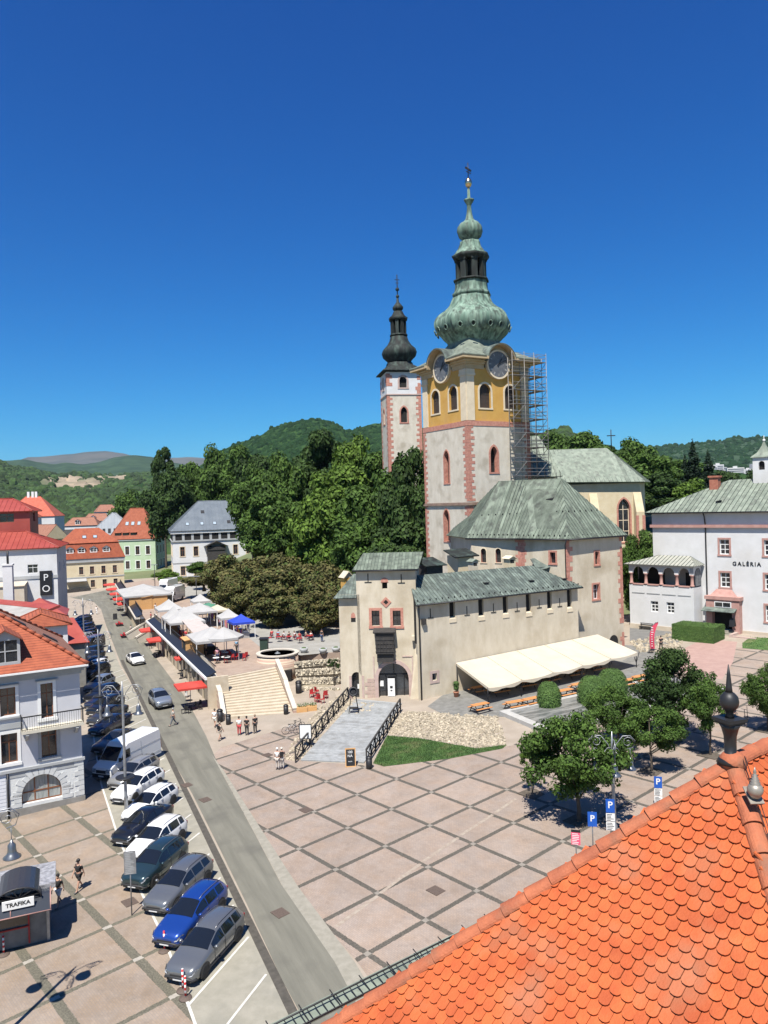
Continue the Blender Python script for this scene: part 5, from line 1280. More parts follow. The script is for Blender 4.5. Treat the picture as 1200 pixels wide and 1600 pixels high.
def onroof(E1,E2,K,u,v):
 """point on the roof plane through E1,E2 (eave) and K (ridge pt): u along eave 0..1, v up slope 0..1"""
 e=(E2-E1).normalized();n=(E2-E1).cross(K-E1).normalized()
 if n.z<0:n=-n
 w_=n.cross(e)
 if w_.z<0:w_=-w_
 s_=(K-E1).dot(w_);return E1+(E2-E1)*u+w_*s_*v,e,n
def dormer(rf,E1,E2,K,u,v,w=1.4,h=1.3,roofm=None,wallm=None,winm=None,ret=.3,gable=True):
 p,e,n=onroof(E1,E2,K,u,v);hz=Vector((n.x,n.y,0)).normalized();dep=h/max(.2,(hypot(n.x,n.y)/n.z))
 T_=Matrix(((e.x,-hz.x,0,p.x),(e.y,-hz.y,0,p.y),(0,0,1,p.z),(0,0,0,1)))
 mb=MB();mb.T=T_;mb.wall(w/2,h,[(-w/2+.2,.2,w/2-.2,h-.12,'rect')],dep=.12,x0=-w/2)
 for s_ in(-1,1):mb.poly([(s_*w/2,0,0),(s_*w/2,0,h),(s_*w/2,dep,h)])
 if gable:mb.poly([(-w/2,0,h),(w/2,0,h),(0,0,h+w*.3)])
 o=mb.build('dormer',wallm or m_white,rf)
 g=w*.34 if gable else.25;mb=MB();mb.T=T_;dd_=(h+g)/max(.2,(hypot(n.x,n.y)/n.z))
 if gable:
  for s_ in(-1,1):mb.slab([(s_*(w/2+.2),-.25,h-.08),(0,-.25,h+g),(0,dd_,h+g),(s_*(w/2+.2),dep,h-.08)],.07)
 else:mb.slab([(-w/2-.15,-.3,h),(w/2+.15,-.3,h),(w/2+.15,dd_+.3,h+g),(-w/2-.15,dd_+.3,h+g)],.08)
 mb.build('dormer_roof',roofm,o)
 mb=MB();mb.T=T_;mb.poly([(-w/2+.2,.1,.2),(w/2-.2,.1,.2),(w/2-.2,.1,h-.12),(-w/2+.2,.1,h-.12)]);mb.build('pane',winm or m_glass,o)
 mb=MB();mb.T=T_;mb.box(-.04,.04,.2,.04,.09,h-.12);mb.box(-w/2+.2,.05,h*.5,w/2-.2,.085,h*.5+.07);mb.build('glazing_bar',m_white if wallm is None else wallm,o)
LBp=Vector((-23.5,57.41,0.05));LBa=.528
L0=16.0
lbo=LBp-Vector((cos(LBa),sin(LBa),0))*L0
lb=thing('corner_house','pale corner house with orange tiled hip roof, balcony and arched ground floor window','house',lbo,LBa)
def X(s):return L0+s
m_lbw=M('corner_house_plaster',(0.52,0.52,0.54),(0.57,0.57,0.59),scale=.5,rough=.9)
m_lbg=M('corner_house_lower',(0.58,0.59,0.58),(0.64,0.65,0.63),scale=.6,rough=.9,bump=.3,bscale=5)
Hb=10.2
mb=MB()
ups=[(X(-5.45),7.3,X(-4.42),9.35,'rect'),(X(-2.74),6.72,X(-1.9),9.3,'rect'),(X(-8.2),7.3,X(-7.2),9.35,'rect'),(X(-11),7.3,X(-10),9.35,'rect')]
lows=[(X(-5.48),3.85,X(-4.4),6.0,'rect'),(X(-2.8),3.8,X(-1.75),6.0,'rect'),(X(-8.2),3.85,X(-7.2),6.0,'rect'),(X(-11),3.85,X(-10),6.0,'rect')]
arch=(X(-4.25),.65,X(-1.5),2.62,'round')
mb.wall(L0,Hb,ups+lows,dep=.3,z0=3.2)
mb.T=RT(L0,0,0,pi/2)
side=[(2+k*3,z0,3+k*3,z0+2,'rect')for k in range(4)for z0 in(3.9,7.3)]
mb.wall(13,Hb,side,dep=.3,z0=3.2);mb.T=RT(0,13,0,-pi/2);mb.wall(13,Hb,[],z0=-1);mb.T=RT(L0,13,0,pi);mb.wall(L0,Hb,[],z0=-1);mb.T=None
mb.build('wall',m_lbw,lb)
mb=MB();mb.T=RT(0,-.03,0,0);mb.wall(L0+.03,3.2,[arch],dep=.4,z0=-1.5,x0=X(-5.05));mb.T=RT(L0+.03,-.03,0,pi/2);mb.wall(13,3.2,[],z0=-1.5);mb.T=None;mb.build('lower_wall',m_lbg,lb)
m_ribw=M('striped_plaster',(0.70,0.71,0.74),(0.64,0.65,0.68),scale=1,rough=.9)
mb=MB();mb.wall(X(-5.2),3.2,[],z0=-1.5)
for k in range(9):mb.box(0,-.03,.55+k*.26,X(-5.25),0.004,.77+k*.26)
mb.build('lower_wall',m_ribw,lb)
for h in ups+lows:window(lb,Matrix.Identity(4),h[0],h[1],h[2]-h[0],h[3]-h[1],dep=.28,frame=m_brownwood,surround=m_white if h in lows[::2]or h in ups else m_greytrim,sw=.22,cols=2,rows=2,transom=.3)
for h in side:window(lb,RT(L0,0,0,pi/2),h[0],h[1],h[2]-h[0],h[3]-h[1],dep=.28,frame=m_brownwood,surround=m_greytrim,sw=.16,cols=2,rows=2)
window(lb,RT(0,-.03,0,0),arch[0],arch[1],arch[2]-arch[0],arch[3]-arch[1],dep=.35,kind='seg' if False else 'round',frame=m_brownwood,pane=M('curtained_glass',(0.22,0.24,0.23),(0.42,0.44,0.42),scale=2.2,stretch=(3,1,.3),rough=.15),cols=3,rows=2,transom=.62,bar=.09)
q=MB();n=13;cxm=(arch[0]+arch[2])/2;rr=(arch[2]-arch[0])/2
for k in range(n):
 a0=pi*k/n+.02;a1=pi*(k+1)/n-.02;ro=rr+(.42 if k%2 else.62)
 v=[(cxm+r*cos(a),y,arch[3]-rr+r*sin(a))for r,a,y in((rr,a0,-.07),(ro,a0,-.07),(ro,a1,-.07),(rr,a1,-.07),(rr,a0,.0),(ro,a0,.0),(ro,a1,.0),(rr,a1,.0))]
 ix=[q.p(z_)for z_ in v]
 for f_ in((0,3,2,1),(1,2,6,5),(0,1,5,4),(2,3,7,6)):q.face([ix[j]for j in f_])
for k in range(3):
 w_=.5 if k%2 else.75;q.box(arch[0]-w_,-.07,.62+k*.32-.1,arch[0],0,.9+k*.32-.1);q.box(arch[2],-.07,.62+k*.32-.1,arch[2]+w_,0,.9+k*.32-.1)
for k in range(7):w_=.35 if k%2 else.6;q.box(L0-w_,-.075,.5+k*.38,L0+.06,0,.84+k*.38)
q.build('arch_stones',M('grey_quoins',(0.50,0.51,0.50),(0.60,0.61,0.60),scale=2,rough=.9),lb)
mb=MB();mb.box(X(-5.03),-.10,-1.5,L0+.1,0,.42);mb.T=RT(L0+.1,0,0,pi/2);mb.box(0,-.02,-1.5,13,0,.42);mb.T=None;mb.box(0,-.08,-1.5,X(-5.2),0,.42);mb.build('plinth',m_greyplinth,lb)
mb=MB();mb.box(0,-.16,3.15,L0+.16,.0,3.35);mb.box(L0,0.0,3.15,L0+.16,13,3.35);mb.build('string_course',m_greytrim,lb)
mb=MB();mb.box(X(-5.05),-.06,2.72,L0+.06,.0-.032,3.15);mb.build('frieze',m_greytrim,lb)
mb=MB();mb.box(0,-.08,6.35,X(-4.1),0,6.75);mb.box(0,-.16,7.1,X(-4.1),0,7.22);mb.build('sill_band',m_greytrim,lb)
mb=MB()
for e,z0,z1 in((.12,9.75,10.0),(.3,10.0,10.2),(.55,10.2,10.45)):mb.prism([(-e,-e),(L0+e,-e),(L0+e,13+e),(-e,13+e)],z0,z1)
mb.build('cornice',m_greytrim,lb)
for xx in(X(-2.32),X(-4.93),X(-7.7),X(-10.5)):
 mb=MB();mb.box(xx-.75,-.22,9.52,xx+.75,0,9.6);mb.build('window_hood',m_greytrim,lb)
bc=MB();bc.box(X(-4.15),-1.0,6.0,L0+.05,0,6.2);bal=bc.build('balcony',M('balcony_slab',(0.52,0.48,0.38),(0.60,0.56,0.46),scale=2,rough=.9),lb)
rl=MB();rl.box(X(-4.15),-1.02,7.2,L0+.1,-.94,7.28);rl.box(X(-4.15),-1.0,6.3,L0+.05,-.96,6.33);rl.box(L0+.0,-1.0,7.2,L0+.08,0,7.28);rl.box(X(-4.2),-1.0,7.2,X(-4.12),0,7.28)
for k in range(27):rl.box(X(-4.1)+k*.158,-.99,6.2,X(-4.1)+k*.158+.018,-.97,7.2)
for k in range(5):
 rl.box(L0+.03,-.95+k*.19,6.2,L0+.05,-.93+k*.19,7.2);rl.box(X(-4.15),-.95+k*.19,6.2,X(-4.13),-.93+k*.19,7.2)
rl.build('railing',m_iron,bal)
for xx in(X(-3.8),X(-.4)):
 mb=MB();mb.slab([(xx-.1,-.9,6.0),(xx+.1,-.9,6.0),(xx+.1,0,5.4),(xx-.1,0,5.4)],.15);mb.build('bracket',m_greytrim,bal)
mb=MB();mb.tube([(X(-5.13),-.12,3.1),(X(-5.13),-.12,-.3)],.06,6);mb.build('drainpipe',m_iron,lb)
# roof: hip
ez=10.5;o_=.75
a,b,c,d=Vector((-o_,-o_,ez)),Vector((L0+o_*.7,-o_,ez)),Vector((L0+o_*.7,13+o_,ez)),Vector((-o_,13+o_,ez))
K1,K2=Vector((6.5,6.5,ez+5.0)),Vector((L0-7.0,6.5,ez+5.0))
mS=MB();mS.slab([tuple(q_)for q_ in(a,b,K2,K1)],.16);mS.slab([tuple(q_)for q_ in(c,d,K1,K2)],.16);mS.slab([tuple(q_)for q_ in(d,a,K1)],.16);rf=mS.build('roof',m_tile,lb)
mS=MB();mS.slab([tuple(q_)for q_ in(b,c,K2)],.16);rf2=mS.build('roof',m_tile3,lb)
mb=MB()
for e_,k_ in((a,K1),(b,K2),(c,K2),(d,K1),(K1,K2)):
 n_=16
 for i in range(n_):
  p=e_+(k_-e_)*(i/n_);q2=e_+(k_-e_)*((i+1.08)/n_);mb.tube([p+Vector((0,0,.05)),q2+Vector((0,0,.02))],[.16,.11],8)
mb.build('ridge_tiles',m_tile,rf)
mb=MB();mb.box(-o_,-o_-.12,ez-.14,L0+o_*.7,-o_,ez-.02);mb.build('gutter',m_white,lb)
dormer(rf,a,b,K1,(X(-5.0)+o_)/(L0+1.7*o_),.10,w=2.0,h=1.9,roofm=m_tile,wallm=m_greytrim,gable=True)
for v_ in(.25,.55):p,e,n=onroof(b,c,K2,.42+v_*.1,v_);skylight(rf2,p,e,n,.9,1.2,m_iron)
# ---- houses behind ----
P=AT(20,962,92)
o=thing('roof_terrace','long pale flat roof strip between dark red gutters on the left houses','roof',(P.x,P.y,0),-.62+.0)
mb=MB();mb.box(-14,-1.6,0,4,2.0,P.z);mb.build('wall',m_greytrim,o);mb=MB();mb.slab([(-14,-1.9,P.z),(4,-1.9,P.z),(4,2.2,P.z+.7),(-14,2.2,P.z+.7)],.12);mb.build('roof',M('pale_sheet_roof',(0.30,0.285,0.26),(0.40,0.385,0.36),scale=.6,rough=.8),o)
mb=MB();mb.slab([(-14,2.2,P.z+.75),(4.3,2.2,P.z+.75),(4.3,3.6,P.z+1.1),(-14,3.6,P.z+1.1)],.3);mb.build('parapet',m_redmetal,o)
P=AT(62,990,82);house('small orange hipped roof with a white side wall right behind the corner house',(P.x-2.6,P.y,0),.45,5.2,6,9.6,1.3,m_whitewall,m_tile,hip=.3,ov=.5)
P=AT(62,945,100);o=thing('pavilion_roof','dark red pyramid roof with stepped lower red roof among the left houses','roof',(P.x,P.y,0),.35)
mb=MB();mb.box(-3,-3,0,3,3,P.z-1);mb.build('wall',m_redmetal,o);mb=MB();mb.lathe([(4.9,P.z-1.2),(.1,P.z+.9)],4,ph=pi/4,smooth=False);mb.build('roof',m_redmetal,o)
mb=MB();mb.slab([(-3.5,-8,P.z-4.2),(6.2,-8,P.z-4.2),(4.2,-3,P.z-1.6),(-3.2,-3,P.z-1.6)],.15);mb.build('lower_roof',m_redmetal,o)
mb=MB();mb.box(-3.2,-7.6,0,5.6,2,P.z-4.4);mb.build('lower_wall',m_greyplinth,o)
# ---- long white building with red metal roof ----
Pr=AT(90,905,122);WBa=.30
def WBp(s,z=0):return Vector((Pr.x+cos(WBa)*s,Pr.y+sin(WBa)*s,z))
zE_=AT(88,855,122).z
o,rf,EE=house('long pale building with red metal roof and a black vertical sign on its wall',WBp(-24),WBa,24,14,zE_,2.6,m_whitewall,m_redmetal,rows=((zE_-4.0,1.4),),cols=4,wins=(1.5,1.4),framem=m_white,hip=.8,ribs=.8,ov=.5,skip=(0,1,2))
mb=MB();mb.box(0,-.12,zE_-4.9,24.1,-.0,zE_-4.4);mb.build('ledge',m_greytrim,o)
mb=MB();mb.box(0,-3.2,0,19.5,-.02,zE_-5.6);mb.slab([(0,-3.4,zE_-5.6),(19.6,-3.4,zE_-5.6),(19.6,0,zE_-5.2),(0,0,zE_-5.2)],.1);mb.build('lower_wing',MATS['sand_plinth'],o)
sg=MB();sg.box(21.4,-.35,zE_-7.6,23.2,-.02,zE_-3.7);s_=sg.build('sign',m_black,o)
text('lettering','P',1.5,m_white,s_,(22.3,-.38,zE_-4.8));text('lettering','O',1.5,m_white,s_,(22.3,-.38,zE_-6.6))
Pu=AT(47,822,128)
house('red clad rooftop storey with red metal roof standing over the long pale building',Vector((Pu.x-18*cos(.3),Pu.y-18*sin(.3),0)),.30,18,10,AT(47,798,128).z,2.2,m_redmetal,m_redmetal,rows=((AT(47,815,128).z,1.5),),cols=3,wins=(2.2,1.5),hip=.7,ribs=.8,ov=.6,name='roof_storey')
P=AT(13,905,104);o=thing('chimney','white chimney with a thin metal flue among the left roofs','chimney',(P.x,P.y,5),.3);mb=MB();mb.box(-.6,-.6,-3,.6,.6,P.z-5+1.9);mb.box(-.7,-.7,P.z-5+1.9,.7,.7,P.z-5+2.1);mb.build('shaft',m_whitewall,o);mb=MB();mb.cyl((0,0,0),.15,P.z-3,P.z-5+3.9,8);mb.build('flue',m_iron,o)
# ---- yellow mansard house ----
Py=Vector((-90.3,207.5,.4));ya=atan2(214.6-207.5,-74.0+90.3);YL=17.6
yh=thing('mansard_house','pale yellow house with orange mansard roof and four white dormers','house',Py,ya)
mb=MB();hs_=[]
for k,xx in enumerate((1.6,6.3,9.1,12.1,15.1)):hs_.append((xx-.5,4.3,xx+.6,6.4,'rect'))
for k,xx in enumerate((9.2,12.3,15.2)):hs_.append((xx-.5,.6 if k!=1 else 0.05,xx+.6,2.6,'rect'))
mb.wall(YL,8.6,hs_,dep=.25,z0=-1);mb.T=RT(YL,0,0,pi/2);mb.wall(12,8.6,[],z0=-1);mb.T=RT(0,12,0,-pi/2);mb.wall(12,8.6,[],z0=-1);mb.T=RT(YL,12,0,pi);mb.wall(YL,8.6,[],z0=-1);mb.T=None
mb.build('wall',m_cream,yh)
for h in hs_:window(yh,Matrix.Identity(4),h[0],h[1],h[2]-h[0],h[3]-h[1],dep=.2,surround=m_creamtrim,sw=.2)
mb=MB();mb.prism([(-.3,-.3),(YL+.3,-.3),(YL+.3,12.3),(-.3,12.3)],7.6,8.6);mb.build('cornice',m_greytrim,yh);mb=MB();mb.prism([(-.1,-.1),(YL+.1,-.1),(YL+.1,12.1),(-.1,12.1)],3.3,3.6);mb.build('string_course',m_greytrim,yh)
mS=MB();lv=[(-.5,8.65),(1.1,12.7)]
for k in range(4):
 c4=lambda e,z:[Vector((e,e,z)),Vector((YL-e,e,z)),Vector((YL-e,12-e,z)),Vector((e,12-e,z))]
 A_,B_=c4(-.5,8.65),c4(1.2,12.9);mS.slab([tuple(q_)for q_ in(A_[k],A_[(k+1)%4],B_[(k+1)%4],B_[k])],.15)
rf=mS.build('lower_roof',m_tile,yh)
for xx in(.22,.38,.55,.73):dormer(rf,A_[0],A_[1],B_[0]+Vector((0,0,0)),xx,.38,w=1.9,h=1.3,roofm=m_tile)
mS=MB();A_=c4(.9,12.95);K1,K2=Vector((5.2,6,17)),Vector((YL-6,6,17))
for f_ in((A_[0],A_[1],K2,K1),(A_[1],A_[2],K2),(A_[2],A_[3],K1,K2),(A_[3],A_[0],K1)):mS.slab([tuple(q_)for q_ in f_],.15)
rf=mS.build('upper_roof',m_tile,yh)
for u_ in(.42,.6):p,e,n=onroof(A_[0],A_[1],K1,u_,.4);skylight(rf,p,e,n,1.1,1.2)
aw=thing('awning','white shop awning over the dark cafe terrace at the yellow house','awning',Py,ya)
mb=MB();mb.slab([(2.2,-3.0,2.7),(7.6,-3.0,2.7),(7.6,-.1,3.2),(2.2,-.1,3.2)],.08);mb.build('canopy',m_tent,aw);mb=MB();mb.box(1.5,-4.5,-.3,8.5,-4.4,.9);mb.box(1.5,-4.5,-.3,1.6,-.2,.9);mb.build('fence',m_darkwood,aw)
# ---- green facade house ----
Pg=AT(243,888,262);
o,rf,EE=house('light green house with steep orange hip roof beside the grey roofed palace',Vector((AT(178,880,262).x,258,.8)),.06,15.5,15,11.5,10.5,M('mint_plaster',(0.40,0.52,0.33),(0.48,0.58,0.42),scale=.4,rough=.9),m_tile2,rows=((6.2,2.8),(1.4,2.6)),cols=4,wins=(1.3,2.8),hip=.75,framem=m_brownwood,surround=m_white,sw=.25,cornice=m_greytrim,cols_d=3)
for u_ in(.2,.36,.52):dormer(rf,EE[0],EE[1],EE[4],u_,.12,w=2.0,h=1.0,roofm=m_tile2,wallm=m_darkwood,gable=False)
for u_ in(.35,.47,.6):p,e,n=onroof(EE[0],EE[1],EE[4],u_,.5);skylight(rf,p,e,n,1.1,1.5)
# ---- palace with grey roof ----
Pp=Vector((-60.3,215,1.5));pa=.30
o,rf,EE=house('large pale palace with slate grey hip roof and attic strip at the park edge',Pp,pa,24,19,14.3,8.4,m_whitewall,m_greymetal,rows=((7.0,2.7),(1.6,2.6)),cols=6,wins=(1.25,2.6),hip=.85,framem=m_brownwood,surround=m_creamtrim,sw=.2,ribs=1.0,cols_d=5,name='palace',ov=.8,band=5.0)
mb=MB();mb.prism([(-.5,-.5),(24.5,-.5),(24.5,19.5),(-.5,19.5)],13.5,14.1);mb.build('cornice',m_white,o);mb=MB();mb.prism([(-.1,-.1),(24.1,-.1),(24.1,19.1),(-.1,19.1)],11.6,13.5);mb.build('attic_strip',m_dark,o)
for k in range(10):
 mb=MB();mb.box(.1+k*2.55,-.2,11.6,.8+k*2.55,-.08,13.5);mb.build('attic_pier',m_greytrim,o)
mb=MB();mb.prism([(-.3,-.3),(24.3,-.3),(24.3,19.3),(-.3,19.3)],11.2,11.6);mb.build('lower_cornice',m_greytrim,o)
for(u_,v_,mm)in((.2,.22,None),(.36,.22,None),(.5,.22,None),(.66,.25,m_iron),(.84,.25,m_iron),(.38,.62,m_iron),(.76,.7,m_iron)):p,e,n=onroof(EE[0],EE[1],EE[4],u_,v_);skylight(rf,p,e,n,1.0,1.3,mm)
mb=MB();mb.box(9.5,-3.0,8.6,14.5,0,8.8);mb.slab([(8.6,-3.4,9.6),(12,-3.4,11.2),(12,0,11.2),(8.6,0,9.6)],.12);mb.slab([(12,-3.4,11.2),(15.4,-3.4,9.6),(15.4,0,9.6),(12,0,11.2)],.12);mb.box(9.5,-2.8,5,14.5,-.1,9.5);mb.build('wooden_porch',m_darkwood,o)
# ---- further roofs ----
P=AT(134,838,300);o,rf,EE=house('grey sheet metal roof behind the yellow mansard house',(P.x,P.y,.5),.2,20,22,P.z-.5-.5,9.5,m_greytrim,M('pale_zinc',(0.36,0.38,0.41),(0.42,0.44,0.46),scale=.4,rough=.4),hip=.2,ribs=1.2)
for u_ in(.35,.45,.55):p,e,n=onroof(EE[0],EE[1],EE[4],u_,.25);skylight(rf,p,e,n,1.0,1.8,m_iron)
P=AT(2,835,330);o,rf,EE=house('red roofed villa with white walls and tall chimneys at the far left',(P.x,P.y,.5),.2,22,20,AT(28,808,330).z-.5,9.0,m_whitewall,tilemat('villa_tiles',(0.46,0.09,0.05),(0.56,0.15,0.09)),rows=((2,1.8),),cols=4,hip=.8,surround=None)
for u_ in(.35,.5,.62):
 k_=EE[4]+(EE[5]-EE[4])*u_;mb=MB();mb.box(k_.x-.5+u_*6-3,k_.y-.5,k_.z-1.5,k_.x+.5+u_*6-3,k_.y+.5,k_.z+2.2);mb.build('chimney',m_white,rf)
P=AT(-20,812,300);house('rust red hipped roof at the left edge behind the red rooftop storey',(P.x,P.y,.5),.1,16,14,AT(-5,806,300).z-1.5,5.5,m_whitewall,m_tile2,hip=.9)
P=AT(70,860,262);house('small white gabled house with a brown roof near the yellow house',(P.x,P.y,.5),.95,9,14,P.z+3.3,5.0,m_cream,m_tile3,rows=((6.5,1.2),),cols=2,hip=0.0)
for i,(px,py,Y,w_,lb_)in enumerate(((100,822,380,16,'left of two far brown roofs with white dormers'),(128,815,400,14,'right of two far brown roofs behind the grey metal roof'),(88,845,300,12,'dark shed roof between the villa and the gabled house'),(150,800,430,12,'distant low red roof just below the tree line'))):
 P=AT(px,py,Y);o,rf,EE=house(lb_,(P.x,P.y,.5),.15+.1*i,w_,12,P.z-.5,4.0,m_whitewall if i!=2 else m_greyplinth,m_tile3 if i!=2 else m_darkwood,rows=((P.z-4.2,1.6),),cols=3,hip=.5,grp='far roofs of the old town')
 if i<2:dormer(rf,EE[0],EE[1],EE[4],.4,.15,w=2.2,h=1.8,roofm=m_tile3)
m_cblk=M('far_block_wall',(0.62,0.61,0.60),(0.50,0.50,0.50),scale=.06,rough=.9,stretch=(1,1,3))
blk=[]
R2=random.Random(5)
for i in range(16):
 px=1112+i*9.5;Y=R2.uniform(1180,1330);P=AT(px,747,Y);hh=R2.uniform(10,24)*(1.25 if 1145<px<1170 else 1)
 o=thing('apartment_block','distant pale apartment block below the far hills','building',(P.x,Y,P.z),R2.uniform(-.5,.5),'far white apartment blocks on the horizon')
 ww=R2.uniform(14,26);mb=MB();fl=int(hh/3)
 hs_=[]
 mb.box(-ww/2,0,-30,ww/2,12,hh);mb.build('wall',m_cblk,o)
 mb=MB()
 for f_ in range(fl):mb.box(-ww/2+1,-.25,f_*3+1.2,ww/2-1,-.02,f_*3+2.6)
 mb.build('window',M('far_glass',(0.12,0.13,0.15),rough=.4),o);mb=MB();mb.box(-3,3,hh,3,8,hh+2.5);mb.build('lift_house',m_cblk,o)
CARC={}
def carpaint(name,c,metal=0.3,rough=.28):
 return M('paint_'+name,c,rough=rough,metal=metal,coat=1.0)
P_grey=carpaint('grey',(0.17,0.18,0.19),.5);P_blue=carpaint('blue',(0.015,0.06,0.30),.4);P_teal=carpaint('dark_teal',(0.03,0.06,0.07),.5)
P_white=carpaint('white',(0.78,0.78,0.77),0);P_black=carpaint('black',(0.010,0.011,0.014),.2);P_silver=carpaint('silver',(0.42,0.42,0.41),.6);P_navy=carpaint('navy',(0.012,0.02,0.05),.3);P_dkgrey=carpaint('dark_grey',(0.05,0.052,0.055),.4);P_lblue=carpaint('steel',(0.27,0.31,0.36),.5)
m_carglass=M('car_glass',(0.010,0.012,0.014),rough=.04,spec=1.0)
m_tyre=M('tyre_rubber',(0.018,0.018,0.018),rough=.8);m_rim=M('alloy_rim',(0.30,0.30,0.31),rough=.35,metal=.8);m_plastic=M('car_plastic',(0.025,0.025,0.026),rough=.6)
m_lampg=M('headlamp_glass',(0.55,0.57,0.60),(0.15,0.16,0.17),scale=8,rough=.08,coat=1);m_tail=M('tail_lamp',(0.35,0.01,0.01),rough=.15,coat=1)
m_plate=M('number_plate',(0.68,0.68,0.66),rough=.5)
# stations: x, half width low, z bottom, z belt, half width belt, z top, half width top
def car_stations(kind):
 if kind=='wagon':
  return[(2.34,.55,.32,.55,.52,.60,.40),(2.27,.74,.24,.66,.72,.74,.60),(2.05,.85,.20,.74,.84,.86,.70),(1.55,.895,.20,.82,.89,.93,.76),(1.05,.90,.20,.90,.895,1.0,.78),(0.55,.90,.20,.95,.90,1.22,.68),(0.02,.90,.20,.97,.90,1.42,.60),(-0.5,.90,.20,.98,.90,1.47,.60),(-1.1,.90,.20,.99,.90,1.47,.60),(-1.75,.89,.20,1.0,.89,1.43,.58),(-2.10,.86,.22,1.0,.86,1.34,.56),(-2.27,.82,.26,.98,.82,1.08,.68),(-2.34,.70,.34,.80,.74,.92,.66)]
 if kind=='suv':
  return[(2.22,.60,.38,.66,.58,.74,.48),(2.15,.78,.28,.80,.76,.88,.64),(1.95,.88,.24,.88,.86,.98,.74),(1.5,.92,.24,.94,.91,1.05,.80),(1.05,.93,.24,1.0,.92,1.12,.82),(0.62,.93,.24,1.05,.92,1.34,.72),(0.15,.93,.24,1.07,.92,1.58,.63),(-0.5,.93,.24,1.09,.92,1.65,.63),(-1.2,.92,.24,1.10,.91,1.64,.62),(-1.75,.91,.26,1.11,.90,1.58,.60),(-2.02,.88,.28,1.10,.87,1.42,.60),(-2.16,.84,.32,1.05,.84,1.14,.70),(-2.22,.72,.40,.86,.76,.98,.66)]
 if kind=='sedan':
  return[(2.42,.55,.32,.52,.52,.58,.42),(2.35,.74,.22,.63,.72,.70,.60),(2.1,.85,.18,.72,.84,.82,.70),(1.6,.89,.18,.78,.88,.88,.76),(1.05,.90,.18,.86,.89,.95,.78),(0.5,.90,.18,.91,.89,1.18,.68),(-0.05,.90,.18,.93,.89,1.38,.58),(-0.6,.90,.18,.94,.89,1.41,.57),(-1.15,.89,.18,.95,.88,1.30,.58),(-1.65,.89,.20,.96,.87,1.06,.68),(-2.0,.87,.22,.95,.85,1.02,.72),(-2.32,.82,.28,.90,.80,.98,.66),(-2.40,.70,.34,.74,.70,.86,.60)]
